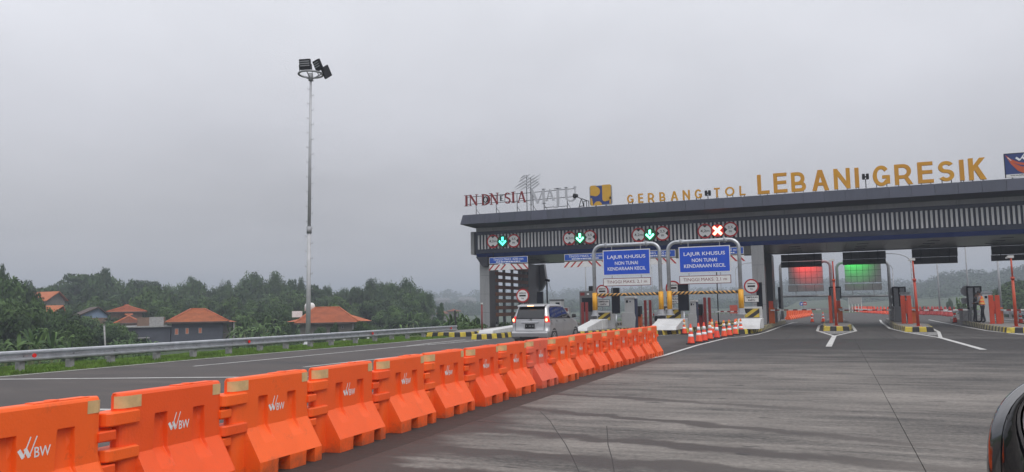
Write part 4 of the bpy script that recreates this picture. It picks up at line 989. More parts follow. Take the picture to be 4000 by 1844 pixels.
# smooth the measured ends
ends = [(float(a), float(b)+0.09) for a, b in ends]
ends = [(-4.79, 2.86)]+ends
descr = ['nearest orange barrier, mostly cut off by the left edge of the picture', 'orange barrier at the lower left corner, its left end cut off by the picture edge', 'second whole orange barrier from the lower left corner, before the white line',
 'third orange barrier from the left, large with its full toe in view', 'fourth orange barrier from the left', 'fifth orange barrier from the left', 'sixth orange barrier from the left, right behind the dark seam stain',
 'seventh orange barrier from the left', 'orange barrier just left of the faded pinkish one', 'faded pinkish orange barrier in the middle of the row', 'orange barrier just right of the faded pinkish one',
 'orange barrier hiding the rear wheel of the silver car', 'orange barrier in front of the front wheel of the silver car', 'sixth orange barrier from the far end of the row', 'fifth orange barrier from the far end of the row',
 'fourth orange barrier from the far end of the row', 'third orange barrier from the far end of the row', 'last but one orange barrier at the far end of the row', 'last orange barrier at the far end of the row nearest the cones']
ch = tree_map(b0)
for i, (fx, fy) in enumerate(ends):
    prev = ends[i-1] if i else (fx, fy-1.32); nxt = ends[i+1] if i+1 < len(ends) else (fx+0.03, fy+1.2)
    pitch = min(1.34, max(1.12, (nxt[1]-prev[1])/2)); sc = (pitch-0.155)/1.2
    ang = -math.atan2(nxt[0]-prev[0], nxt[1]-prev[1])
    o = b0 if i == 0 else copy_tree(b0, None, ch)
    o.rotation_euler = (0, 0, ang+random.uniform(-0.02, 0.02)); o.scale = (1, sc, 1.022)
    o.location = (fx-FT+math.sin(ang)*0.6*sc, fy-0.6*sc+0.02, 0.0)
    o['label'] = descr[i]
    if i == 9:
        for c in (ch if False else {}): pass
        FADED = o
bpy.context.view_layer.update()
for c in [k for k in bpy.data.objects if k.parent is FADED]:
    if c.name.startswith(('body', 'hinge', 'top_ridge', 'filler')):
        c.data = c.data.copy(); c.data.materials[0] = orangef

# ------------------------------------------------------------------ traffic cones
coner = mat('orange red cone rubber', (0.80, 0.05, 0.015), 0.5, vary=0.08, dirt=(0.4, 0.06, 0.03), damt=0.25, rnd=0.06)
conew = mat('white cone collar', (0.82, 0.82, 0.84), 0.45, vary=0.06, dirt=(0.45, 0.42, 0.4), damt=0.35, dscale=4)
def make_cone(label, loc, h=0.80, rz=0.0, tilt=0.0, bands=((0.30, 0.47), (0.60, 0.78)), group='red and white cones on the hatched paint'):
    t = thing('traffic_cone', label, 'traffic cone', loc, rz, group); t.rotation_euler.x = tilt
    r = lambda f: 0.032+(0.135-0.032)*(1-f)
    b = 0.19
    put('base', MB().prism([(-b, -b*0.75), (-b*0.75, -b), (b*0.75, -b), (b, -b*0.75), (b, b*0.75), (b*0.75, b), (-b*0.75, b), (-b, b*0.75)], 0.002, 0.04, 'z'), tarm, t)
    put('body', MB().lathe([(0.15, 0.041), (r(0.0), 0.08), (r(1), h*0.985), (0.022, h)], 20), coner, t)
    for a, c in bands:
        put('collar', MB().lathe([(r(a*1.0)+0.004, h*a+0.02), (r(c)+0.004, h*c+0.02)], 20), conew, t)
    return t
cpos = [((2700, 1345), 'nearest cone of the row, standing closest to the last orange barrier', 0), ((2731, 1338), 'second cone of the row, just behind the nearest one', 0), ((2752, 1334), 'third cone of the row, close beside the second', 0),
        ((2774, 1327), 'cone with pale print, overlapping the one behind it', 0), ((2783, 1306), 'cone half hidden behind the printed one', 1), ((2801, 1322), 'cone with a single white collar in the middle of the row', 2), ((2829, 1317), 'cone right of the single collared one', 0),
        ((2850, 1313), 'fourth cone from the kerb end of the row', 0), ((2873, 1308), 'third cone from the kerb end of the row', 0), ((2879, 1303), 'cone tucked behind the third from the kerb', 0), ((2895, 1304), 'last cone of the row beside the striped kerb of the column island', 0), ((2674, 1306), 'lone cone at the left, beside the striped kerb', 0)]
tops = []
for i, (p, d, k) in enumerate(cpos):
    g = PZ(*p, 0.0)
    o = make_cone('red and white cone, '+d.replace('cone ', '', 1) if not d.startswith('cone') else 'red and white '+d, (g.x, g.y, 0.0), 0.80 if k != 1 else 0.8, random.uniform(-0.5, 0.5), random.uniform(-0.02, 0.02), ((0.42, 0.62),) if k == 2 else ((0.30, 0.47), (0.60, 0.78)))
    tops.append(Vector((g.x, g.y, 0.72)))
tags_ = thing('cone_print', '', None) if False else None
# yellow rope slung from cone to cone
t = thing('yellow_rope', 'yellow rope slung between the tops of the red and white cones', 'rope')
for a, b in ((11, 0), (3, 4), (4, 5), (5, 6), (6, 7), (7, 9), (9, 10)):
    A_, B_ = tops[a], tops[b]; pts = []
    for k in range(11):
        f = k/10; p = A_.lerp(B_, f); p.z -= 4*f*(1-f)*(0.16 if (B_-A_).length < 4 else 0.3); pts.append(p)
    put('span', MB().tube(pts, 0.014, 5), rope, t)
for k in (3, 5, 6, 7, 9, 10, 11):
    m = MB(); c = tops[k]
    m.tube([c+Vector((0.06*math.cos(q), 0.06*math.sin(q), 0)) for q in np.linspace(0, 6.28, 13)], 0.016, 5); put('knot', m, rope, t)
for p, d in (((3173, 1259), 'small cone in the lane left of the red camera pole'), ((3216, 1259), 'small cone just left of the middle island'), ((3988, 1264), 'small cone far right beside the rightmost island'), ((3731, 1261), 'small cone at the back of the rightmost island')):
    g = PZ(*p, 0.0); make_cone('distant red and white '+d, (g.x, g.y, 0.0), 0.85 if p[0] != 3731 else 1.15, 0, 0, ((0.30, 0.47), (0.60, 0.78)), 'single cones beyond the gate')

# ------------------------------------------------------------------ white ramped crash blocks with hazard boards
hazy = mat('hazard yellow', (0.55, 0.40, 0.05), 0.5, vary=0.08, dirt=(0.2, 0.16, 0.05), damt=0.3); hazb = mat('hazard black', (0.02, 0.02, 0.022), 0.5, vary=0.2)
def hazard_board(t, x0, x1, y, z0, z1, s=1):
    put('hazard_board', MB().box(x0, x1, y, y+0.03, z0, z1), hazb, t)
    w = x1-x0; h = z1-z0
    for c in (-0.25, 0.55):
        pts = [(c, 0), (c+0.38, 0), (c+1.25, 1), (c+0.87, 1)]
        # clip the stripe to the unit square
        def clip(P_, ax, v, keep):
            o = []
            for i in range(len(P_)):
                a, b = P_[i-1], P_[i]; ia, ib = keep(a[ax]), keep(b[ax])
                if ia != ib: k = (v-a[ax])/(b[ax]-a[ax]); o.append((a[0]+(b[0]-a[0])*k, a[1]+(b[1]-a[1])*k))
                if ib: o.append(b)
            return o
        pts = clip(clip(pts, 0, 0.0, lambda q: q >= 0), 0, 1.0, lambda q: q <= 1)
        if len(pts) > 2: put('hazard_stripe', MB().prism([(x0+p[0]*w, z0+p[1]*h) for p in pts], y-0.006, y-0.001), hazy, t)
def crash_block(label, x0, x1, yn, ym, yb, zt, yh=None, hz=None):
    """ramp from yn up to ym, block from ym to yb with top zt, taller back block yb.. with the hazard board"""
    t = thing('crash_block', label, 'crash block', group='white concrete ramps on the island noses')
    o = put('ramp', MB().prism([(yn, 0.24), (ym-0.01, 0.24), (ym-0.01, 0.78), (yn+0.15, 0.42)], x0+0.05, x1-0.05, 'x'), plinthw, t); bevel(o, 0.02)
    o = put('block', MB().box(x0, x1, ym, yb, 0.24, zt), plinthw, t); bevel(o, 0.025)
    if hz:
        a, b, z0, z1 = hz
        o = put('back_block', MB().box(a-0.06, b+0.12, yb+0.01, yb+0.6, 0.24, z1+0.1), plinthw, t); bevel(o, 0.02)
        hazard_board(t, a, b, yb-0.045, z0, z1)
    return t
YPT = 44.0
crash_block('long white concrete ramp left of the silver car', -16.75, -15.85, 36.6, 47.5, 49.5, 1.25)
def cpx(x0, x1, y0, y1, hx0, hx1, hy0, hy1):
    a = 43.35; b = 44.75
    return PY(x0, y0, a).x, PY(x1, y0, a).x, PY((x0+x1)/2, y0, a).z, (PY(hx0, hy0, b).x, PY(hx1, hy0, b).x, PY(hx0, hy1, b).z, PY(hx0, hy0, b).z)
for lb, v, yn in (('white ramp and block with hazard board right of the silver car', (2304, 2353, 1248, 0, 2338, 2385, 1222, 1251), 40.3), ('white ramp and wide block carrying the two middle yellow posts', (2566, 2672, 1246, 0, 2604, 2660, 1211, 1243), 41.0),
                  ('white ramp with hazard board at the foot of the grey middle column', (2881, 2976, 1245, 0, 2909, 2966, 1206, 1240), 42.3)):
    x0, x1, zt, hz = cpx(*v); crash_block(lb, x0, x1, yn, 43.35, 44.7, zt, hz=hz)

# ------------------------------------------------------------------ height portals with the big blue signs
def s3(x, y): return (2300+x*.2525, 900+y*.2525)
def portal(label, xl, xr, ztop, zbar, zp, sign, small, y=YPT):
    t = thing('height_portal', label, 'height portal', group='height portals over the small vehicle lanes')
    r = 0.105; c = 0.5
    path = [(xl, y, zp+0.25), (xl, y, ztop-c)]+[(xl+c-c*math.cos(q), y, ztop-c+c*math.sin(q)) for q in np.linspace(0.2, 1.57, 7)]+[(xr-c+c*math.sin(q), y, ztop-c+c*math.cos(q)) for q in np.linspace(0, 1.37, 7)]+[(xr, y, ztop-c), (xr, y, zp+0.25)]
    put('tube_frame', MB().tube(path, r, 14), galv, t)
    for x in (xl+0.75, xr-0.75):
        put('flange', MB().tube([(x-0.045, y, ztop), (x+0.045, y, ztop)], 0.165, 12).tube([(x-0.16, y, ztop+0.1), (x+0.16, y, ztop+0.1)], 0.03, 6).tube([(x-0.16, y-0.1, ztop-0.06), (x+0.16, y-0.1, ztop-0.06)], 0.03, 6), galvd, t)
    for x in (xl, xr):
        put('base_flare', MB().lathe([(0.27, 0.0), (0.27, 0.03), (0.21, 0.06), (0.15, 0.32), (0.13, 0.34)], 10, c=(x, y, zp), smooth=False), galvd, t)
        put('yellow_sleeve', MB().lathe([(0.145, 0.345+zp), (0.145, zbar+0.12)], 14, c=(x, y, 0)), postyel, t)
    # striped bar, mirrored chevrons wound round the tube
    n = 34; xa, xb = xl+0.16, xr-0.16; L_ = xb-xa; rb = 0.085
    put('height_bar', MB().tube([(xa, y, zbar), (xb, y, zbar)], rb, 12), hazb, t)
    barw = mat('pale orange bar stripe', (0.66, 0.36, 0.10), 0.5, vary=0.08)
    k = 0; step = L_/15
    for i in range(15):
        s = -1 if i < 7 else 1
        x0 = xa+i*step+0.02
        mb = MB(); m = 6
        for j in range(m):
            q0 = math.radians(-90+180*j/m*1.0); q1 = math.radians(-90+180*(j+1)/m)
            o0 = -s*0.12*(j/m-0.5)*2*1.0; o1 = -s*0.12*((j+1)/m-0.5)*2
            P_ = lambda x, q: (min(max(x, xa), xb), y-(rb+0.003)*math.cos(q), zbar+(rb+0.003)*math.sin(q))
            mb.add([P_(x0+o0, q0), P_(x0+o0+step*0.48, q0), P_(x0+o1+step*0.48, q1), P_(x0+o1, q1)], [(0, 1, 2, 3)])
        put('bar_stripe', mb, barw, t)
    # the blue sign hung below the top tube
    x0, x1, z0, z1 = sign
    yy = y-0.17; w = x1-x0; h = z1-z0; cx_ = (x0+x1)/2
    bs = thing('lane_sign', 'blue LAJUR KHUSUS sign in the '+label.split(' over')[0], 'sign', (cx_, yy, 0), 0, 'blue lane signs')
    o = put('frame', MB().box(-w/2, w/2, 0, 0.05, z0, z1), galv, bs)
    put('white_border', MB().box(-w/2+0.01, w/2-0.01, -0.004, -0.0005, z0+0.01, z1-0.01), swhite, bs)
    put('blue_face', MB().box(-w/2+0.055, w/2-0.055, -0.008, -0.0045, z0+0.055, z1-0.055), blue, bs)
    put('lettering', text_mb('LAJUR KHUSUS', w*0.80, h*0.175, 0.012, 0.005, cz=z0+h*0.70, y=-0.0085), stext, bs)
    put('lettering', text_mb('NON TUNAI', w*0.485, h*0.135, 0.012, 0.005, cz=z0+h*0.475, y=-0.0085), stext, bs)
    put('lettering', text_mb('KENDARAAN KECIL', w*0.80, h*0.135, 0.012, 0.005, cz=z0+h*0.26, y=-0.0085), stext, bs)
    for s in (-0.31, 0.3):
        put('hanger', MB().box(s*w-0.02, s*w+0.02, 0.052, 0.08, z1-0.3, ztop-0.02), galvd, bs)
    x0, x1, z0, z1 = small; w = x1-x0; h = z1-z0; cx_ = (x0+x1)/2
    ws = thing('height_sign', 'white TINGGI MAKS. 2,1 m sign in the '+label.split(' over')[0], 'sign', (cx_, yy, 0), 0, 'white height signs')
    put('red_border', MB().box(-w/2, w/2, 0, 0.04, z0, z1), dkredt, ws)
    put('white_face', MB().box(-w/2+0.035, w/2-0.035, -0.004, -0.0005, z0+0.035, z1-0.035), swhite, ws)
    put('lettering', text_mb('TINGGI MAKS. 2,1 m', w*0.84, h*0.44, 0.0, 0.005, y=-0.0045, cz=(z0+z1)/2), dkredt, ws)
    for s in (-0.31, 0.3):
        put('hanger', MB().box(s*w-0.02, s*w+0.02, 0.042, 0.07, z0+0.1, sign[2]+0.1), galvd, ws)
        put('hanger', MB().box(s*w-0.012, s*w+0.012, 0.045, 0.065, zbar+0.09, z0+0.05), galvd, ws)
    return t
def pr(a, b, c, d, Yv=YPT-0.17):   # x0 from a, x1 from b, z0 from c, z1 from d
    return PY(*a, Yv).x, PY(*b, Yv).x, PY(*c, Yv).z, PY(*d, Yv).z
portal('left height portal over the lane right of the silver car', PY(2322, 1100, YPT).x, PY(2580, 1100, YPT).x, PY(*s3(550, 220), YPT).z, PY(*s3(600, 990), YPT).z, 1.0,
       pr(s3(218, 500), s3(952, 480), s3(590, 692), s3(580, 295)), pr(s3(222, 800), s3(962, 780), s3(590, 857), s3(590, 735)))
portal('right height portal over the lane behind the cones', PY(2613, 1100, YPT).x, PY(2892, 1100, YPT).x, PY(*s3(1800, 160), YPT).z, PY(*s3(1850, 960), YPT).z, 1.0,
       pr(s3(1392, 460), s3(2192, 430), s3(1800, 652), s3(1800, 242)), pr(s3(1402, 770), s3(2202, 750), s3(1800, 826), s3(1800, 696)))

# ------------------------------------------------------------------ card machines, sign poles, bollards, boom cabinets
def ext(x, y, Yv): return PY(x, y, Yv)
def station_sign(label, px, py, Yv, rpx, plate=True, pole_base=0.24, yoff=0):
    """round GERBANG TOL sign with TEMPELKAN KARTU plate on one post"""
    c = PY(px, py, Yv); r = rpx*abs(PY(px+1, py, Yv).x-PY(px, py, Yv).x)*0.97
    t = disc_sign(label, (c.x, Yv, c.z), r, 'g', 'GERBANG TOL stop signs')
    put('post', MB().tube([(0, 0.06, pole_base-c.z), (0, 0.06, r*0.5)], 0.035, 8), galvd, t)
    if plate is not False:
        x0, x1, y0, y1 = plate; a = PY(x0, (y0+y1)/2, Yv); b = PY(x1, (y0+y1)/2, Yv); zt = PY((x0+x1)/2, y0, Yv).z; zb = PY((x0+x1)/2, y1, Yv).z
        w = b.x-a.x; h = zt-zb; cx_ = (a.x+b.x)/2
        p = thing('plate_sign', 'white TEMPELKAN KARTU plate '+label.split('GERBANG TOL sign ')[1], 'sign', (cx_, Yv, (zt+zb)/2), 0, 'TEMPELKAN KARTU plates')
        put('frame', MB().box(-w/2, w/2, 0, 0.03, -h/2, h/2), black, p)
        put('face', MB().box(-w/2+0.025, w/2-0.025, -0.006, -0.001, -h/2+0.025, h/2-0.025), swhite, p)
        put('lettering', text_mb('TEMPELKAN', w*0.82, h*0.24, 0.03, 0.005, cz=h*0.2, y=-0.0065), black, p)
        put('lettering', text_mb('KARTU', w*0.46, h*0.24, 0.03, 0.005, cz=-h*0.2, y=-0.0065), black, p)
    return t
station_sign('round GERBANG TOL sign in front of the grille wall, behind the silver car', 2042, 1155, 49.0, 26, False)
station_sign('round GERBANG TOL sign behind the leftmost yellow post', 2353, 1138, 46.0, 25.5, (2333, 2381, 1170, 1197))
station_sign('round GERBANG TOL sign behind the two middle yellow posts', 2629, 1125, 46.0, 30, (2603, 2660, 1160, 1187))
station_sign('round GERBANG TOL sign in front of the grey middle column', 2935, 1118, 46.5, 30.5, (2907, 2965, 1153, 1181))

def panel_box(name, label, cat, x0, x1, y0, y1, Yv, depth, m, base=None, group=None, leg=None):
    a = PY(x0, (y0+y1)/2, Yv); b = PY(x1, (y0+y1)/2, Yv); zt = PY((x0+x1)/2, y0, Yv).z; zb = PY((x0+x1)/2, y1, Yv).z
    if base is not None: zb = base
    cx_ = (a.x+b.x)/2; w = b.x-a.x
    t = thing(name, label, cat, (cx_, Yv, zb), 0, group)
    return t, w, zt-zb
def info_panel(label, x0, x1, y0, y1, Yv, d=0.12):
    t, w, h = panel_box('information_panel', label, 'information panel', x0, x1, y0, y1, Yv, d, black, group='dark display panels of the lanes')
    o = put('housing', MB().box(-w/2, w/2, 0, d, 0, h), black, t); bevel(o, 0.01)
    put('display_glass', MB().box(-w/2+0.04, w/2-0.04, -0.006, -0.001, 0.05, h-0.05), dscreen, t)
    zb = t.location.z
    put('post', MB().tube([(0, d/2, 0.24-zb), (0, d/2, 0.01)], 0.05, 8), galv, t)
info_panel('tall black display panel behind the silver car, left of the black pole', 2097, 2121, 1139, 1192, 51)
info_panel('tall black display panel left of the white card machine', 2389, 2420, 1124, 1225, 44.2)
info_panel('tall black display panel right of the middle GERBANG TOL sign', 2648, 2690, 1110, 1214, 44.2)
info_panel('black display panel behind the GERBANG TOL sign by the middle column', 2955, 2978, 1103, 1209, 48)

def bollard(label, px, yt, yb, Yv, w=0.16, m=dkred, base=0.24):
    a = PY(px, yt, Yv); t = thing('bollard', label, 'bollard', (a.x, Yv, base), 0, 'square steel bollards')
    h = a.z-base
    o = put('post', MB().box(-w/2, w/2, -0.04, 0.05, 0.02, h), m, t); bevel(o, 0.008)
    put('foot_plate', MB().box(-w/2-0.04, w/2+0.04, -0.09, 0.1, 0, 0.0195), m, t); return t
bollard('left of the two dark red bollards before the grey card machine', 2275, 1181, 1268, 44.0)
bollard('right of the two dark red bollards before the grey card machine', 2291, 1181, 1268, 44.0)
bollard('left of the two dark red bollards right of the white card machine', 2520, 1173, 1268, 47.5)
bollard('right of the two dark red bollards right of the white card machine', 2539, 1172, 1268, 47.5)
bollard('left of the two tall dark red bollards behind the cones', 2752, 1162, 1262, 48.0)
bollard('right of the two tall dark red bollards behind the cones', 2770, 1162, 1262, 48.0)

def machine_grey(label, x0, x1, yt, Yv):
    t, w, h = panel_box('card_machine', label, 'card machine', x0, x1, yt, 1270, Yv, 0.6, kioskg, 0.24)
    o = put('cabinet', MB().box(-w/2, w/2, 0, 0.7, 0, h), kioskg, t); bevel(o, 0.02)
    put('screen', MB().box(-w*0.32, w*0.42, -0.012, -0.001, h*0.45, h*0.82), dscreen, t)
    put('badge', MB().box(-w*0.42, -w*0.12, -0.01, -0.001, h*0.88, h*0.96), dkred, t); put('emblem', MB().box(w*0.05, w*0.2, -0.01, -0.001, h*0.9, h*0.94), stext, t)
    put('camera_box', MB().box(w*0.15, w*0.48, 0.1, 0.4, h+0.001, h+0.3), black, t)
machine_grey('tall grey card machine with a dark screen behind two dark red bollards', 2264, 2319, 1137, 45.0)
def machine_white(label, x0, x1, yt, Yv, flip=1, lo=0.42):
    t, w, h = panel_box('card_machine', label, 'card machine', x0, x1, yt, 1270, Yv, 0.6, kioskw, 0.24)
    o = put('lower_cabinet', MB().prism([(-w/2, 0), (w*0.42, 0), (w*0.5, h*0.32), (w*0.40, h*0.5), (-w/2, h*0.5)], 0, 0.62, 'y'), kioskw, t); bevel(o, 0.012)
    o = put('upper_cabinet', MB().box(-w*0.28, w*0.42, 0.04, 0.6, h*0.502, h*0.93), kioskw, t); bevel(o, 0.015)
    o = put('hood', MB().prism([(-w*0.3, h*0.932), (w*0.5, h*0.932), (w*0.46, h), (-w*0.2, h)], 0.0, 0.68, 'y'), kioskw, t); bevel(o, 0.01)
    put('side_panel', MB().box(w*0.425, w*0.53, 0.06, 0.55, h*0.02, h*0.925), kioskb, t)
    put('card_reader', MB().box(-w*0.18, -w*0.02, 0.028, 0.039, h*0.8, h*0.88), dscreen, t); put('emblem', MB().box(w*0.08, w*0.18, 0.03, 0.039, h*0.81, h*0.86), kioskb, t)
machine_white('white card machine with navy side between the two portals', 2428, 2482, 1158, 46.0)
machine_white('white card machine behind the middle yellow posts', 2688, 2722, 1172, 46.5)
def boom_cabinet(label, x0, x1, yt, yb, Yv, m=redpaint, m2=black, arm=None, zbase=0.24, group='boom gate cabinets'):
    t, w, h = panel_box('boom_cabinet', label, 'boom gate', x0, x1, yt, yb, Yv, 0.5, m, zbase, group)
    o = put('cabinet', MB().box(-w*0.32, w*0.5, 0.08, 0.5, 0, h*0.6), m, t); bevel(o, 0.01)
    o = put('head', MB().box(-w/2, w*0.48, 0, 0.5, h*0.5+0.001, h), m2, t); bevel(o, 0.01)
    put('red_lamp', MB().tube([(-w*0.12, -0.02, h*0.82), (-w*0.12, -0.001, h*0.82)], w*0.09, 10), redpaint, t)
    return t
boom_cabinet('black and red boom gate head right of the white card machine', 2482, 2503, 1196, 1268, 48.5, orcab)
boom_cabinet('black boom gate head with red lamp behind the cones', 2719, 2744, 1188, 1262, 48.0, dkred)
def boom_arm(t, a, b, Yv, n=9):
    """striped arm as a part of the boom gate thing t"""
    A_ = PY(*a, Yv); B_ = PY(*b, Yv); d = B_-A_
    r_ = link('arm', None, t, loc=A_-t.location)
    r_ = put('arm', MB().box(-0.02, 0.02, -0.02, 0.02, -0.02, 0.02), galvd, t, loc=A_-t.location) if False else r_
    for i in range(n):
        f0, f1 = i/n, (i+1)/n
        put('arm_section', MB().box(d.x*f0+0.001, d.x*f1-0.001, -0.03, 0.03, d.z*(f0+f1)/2-0.04, d.z*(f0+f1)/2+0.04), white if i % 2 == 0 else dkred, r_)
t, w, h = panel_box('boom_gate', 'small boom gate post with a lowered arm behind the rightmost yellow post', 'boom gate', 2905, 2915, 1205, 1260, 50, 0.3, dkred, 0.24)
put('post', MB().box(-w/2, w/2, 0, 0.3, 0, h), dkred, t); boom_arm(t, (2802, 1217), (2906, 1217), 50, 8)
def pole(label, x, yt, yb, Yv, r=0.03, m=black, base=0.0, cam_=False, name='pole', lean=0):
    a = PY(x, yt, Yv); t = thing(name, label, 'pole', (a.x, Yv, base))
    put('shaft', MB().tube([(0, 0, 0.02), (lean, 0, a.z-base)], r, 8), m, t); put('foot_plate', MB().box(-0.09, 0.09, -0.09, 0.09, 0, 0.0195), m, t)
    return t, a.z-base
t, h = pole('thin black pole with a small camera beyond the cones', 2799, 1060, 1256, 52, 0.035, base=0.24)
put('camera', MB().box(-0.1, 0.06, -0.12, 0.1, h-0.02, h+0.12), black, t)
t, h = pole('black camera pole behind the silver car, right of the grille wall', 2136, 1096, 1185, 55, 0.06, base=0.24)
put('camera', MB().tube([(-0.12, -0.1, h+0.06), (0.22, 0.05, h-0.02)], 0.09, 8), black, t)
put('cable', MB().tube([(0.1, 0.05, h-0.05), (0.35, 0.1, h-0.9), (0.55, 0.2, h-1.5)], 0.015, 4), galvd, t)
t, h = pole('thin red and white marker pole at the left kerb by the gate column', 1882, 1189, 1295, 42.0, 0.045, dkred, base=0.24)
put('white_tip', MB().tube([(0, 0, h+0.001), (0, 0, h+0.09)], 0.07, 10), white, t)
# booth and low machine seen over the roof of the car
t, w, h = panel_box('card_machine', 'pale grey card machine seen over the roof of the silver car', 'card machine', 2147, 2190, 1169, 1260, 52, .6, kioskw, 0.24)
o = put('cabinet', MB().box(-w/2, w/2, 0.02, 0.8, 0, h*0.93), kioskw, t); bevel(o, 0.02)
o = put('hood', MB().box(-w*0.52, w*0.52, 0, 0.84, h*0.931, h), kioskg, t); bevel(o, 0.02)
put('screen', MB().box(w*0.05, w*0.42, 0.005, 0.019, h*0.72, h*0.88), dscreen, t)
t, w, h = panel_box('boom_cabinet', 'low red and white boom cabinet beyond the windscreen of the silver car', 'boom gate', 2202, 2222, 1200, 1260, 54, .5, kioskw, 0.24, 'boom gate cabinets')
put('cabinet', MB().box(-w/2, w/2, 0, 0.4, 0, h), kioskw, t); put('head', MB().box(-w*0.35, w*0.3, -0.012, -0.001, h*0.5, h*0.95), dkred, t)

# machines on the three right hand islands (these lanes run the other way, so their backs face us)
t, w, h = panel_box('boom_cabinet', 'orange boom cabinet at the foot of the grey middle column', 'boom gate', 3003, 3025, 1176, 1262, 55, .5, orcab, 0.24, 'boom gate cabinets')
put('cabinet', MB().box(-w/2, w/2, 0, 0.45, 0, h*0.7), orcab, t); put('head', MB().box(-w*0.45, w*0.3, 0.05, 0.4, h*0.701, h), redpaint, t)
boom_arm(t, (3010, 1212), (3205, 1209), 54.9, 11)
t, w, h = panel_box('card_machine', 'grey angled card reader behind the orange cabinet at the middle column', 'card machine', 3024, 3044, 1168, 1262, 58, .5, kioskg, 0.24)
put('cabinet', MB().box(-w/2, w*0.1, 0, 0.45, 0, h*0.6), kioskg, t); put('arm', MB().prism([(-w*0.4, h*0.55), (0, h*0.55), (w*0.35, h*0.95), (-w*0.1, h)], 0.05, 0.4, 'y'), galvd, t)
info_panel('dark display panel seen from behind at the foot of the left rear portal post', 3040, 3050, 1121, 1205, 66)
put('pl', MB(), black) if False else None

def sign_back(label, px, pyt, pyb, x1, Yv, disc=None, plate=None):
    """dark frame with two grey sheets (the back of a lane display), optional round sign back and plate back beside it"""
    t, w, h = panel_box('display_back', label, 'sign back', px, x1, pyt, pyb, Yv, 0.1, black, None, 'backs of the lane displays')
    fr = 0.09
    put('frame', MB().box(-w/2, -w/2+fr, -0.08, 0.06, 0, h).box(w/2-fr, w/2, -0.08, 0.06, h*0.22, h).box(-w/2+fr, w/2-fr, -0.08, 0.06, h-fr, h).box(-0.05, 0.05, -0.06, 0.05, h*0.1, h-fr), black, t)
    put('sheet', MB().box(-w/2+fr+0.01, -0.06, 0, 0.04, h*0.08, h-fr-0.01), galvd, t); put('sheet', MB().box(0.06, w/2-fr-0.01, 0, 0.04, h*0.2, h-fr-0.01), galvd, t)
    zb = t.location.z
    put('post', MB().tube([(-w*0.3, 0.1, 0.24-zb), (-w*0.3, 0.1, h*0.6)], 0.045, 8), galvd, t)
    if disc:
        c = PY(disc[0], disc[1], Yv+0.25); r = disc[2]*abs(PY(disc[0]+1, disc[1], Yv).x-PY(disc[0], disc[1], Yv).x)
        d = thing('round_sign', 'round sign back beside the '+label, 'sign', (c.x, Yv+0.25, c.z), 0, 'round signs seen from behind')
        put('disc', MB().disc((0, 0), r, 0, 0.03), galvd, d); put('clamp', MB().box(-r*0.5, r*0.5, -0.04, -0.001, r*0.3, r*0.38).box(-r*0.5, r*0.5, -0.04, -0.001, -r*0.4, -r*0.32), galvd, d)
        put('post', MB().tube([(0, -0.06, 0.24-c.z), (0, -0.06, r*0.8)], 0.035, 8), galvd, d)
    if plate:
        a = PY(plate[0], plate[2], Yv+0.25); b = PY(plate[1], plate[3], Yv+0.25)
        p = thing('plate_sign', 'plate back beside the '+label, 'sign', (a.x, Yv+0.25, b.z), 0, 'plates seen from behind')
        put('plate', MB().box(0, b.x-a.x, 0.0, 0.03, 0, a.z-b.z), galvd, p); put('clamp', MB().box(0.05, b.x-a.x-0.05, -0.04, -0.001, (a.z-b.z)*0.6, (a.z-b.z)*0.7), galvd, p)
sign_back('framed display back on the middle island', 3239, 1120, 1180, 3286, 60)
sign_back('framed display back on the island with one worker', 3486, 1120, 1208, 3540, 60, (3499, 1140, 24), (3476, 3496, 1163, 1186))
sign_back('framed display back beside the two standing people', 3776, 1118, 1208, 3836, 57, (3776, 1136, 24), (3755, 3779, 1164, 1186))
def kiosk_back(label, x0, x1, yt, Yv, low=None):
    t, w, h = panel_box('card_machine', label, 'card machine', x0, x1, yt, 1265, Yv, .6, kioskw, 0.24)
    o = put('cabinet', MB().box(-w*0.42, w*0.42, 0.05, 0.6, 0, h*0.93), kioskw, t); bevel(o, 0.02)
    o = put('hood', MB().box(-w/2, w/2, 0, 0.66, h*0.931, h), galvd, t); bevel(o, 0.015)
    put('card_reader', MB().box(-w*0.2, w*0.02, 0.03, 0.049, h*0.78, h*0.86), dscreen, t)
kiosk_back('grey card machine behind the bollards of the one worker island', 3519, 3559, 1141, 57)
kiosk_back('grey card machine right of the two standing people', 3836, 3882, 1139, 54)
def block(label, x0, x1, yt, Yv, d, m, name='concrete_block'):
    t, w, h = panel_box(name, label, 'concrete block', x0, x1, yt, 1265, Yv, d, m, 0.24, 'plain concrete blocks on the islands')
    o = put('block', MB().box(-w/2, w/2, 0, d, 0, h), m, t); bevel(o, 0.02)
    o = put('cap', MB().box(-w/2-0.02, w/2+0.02, -0.02, d+0.02, h+0.001, h+0.05), m, t)
block('grey concrete block under the display back of the one worker island', 3477, 3500, 1200, 60.6, 1.2, concp)
block('grey concrete block in front of the display back on the one worker island', 3496, 3524, 1200, 58.5, 0.8, colm)
block('grey concrete block left of the two standing people', 3762, 3800, 1207, 57.6, 1.5, concp)
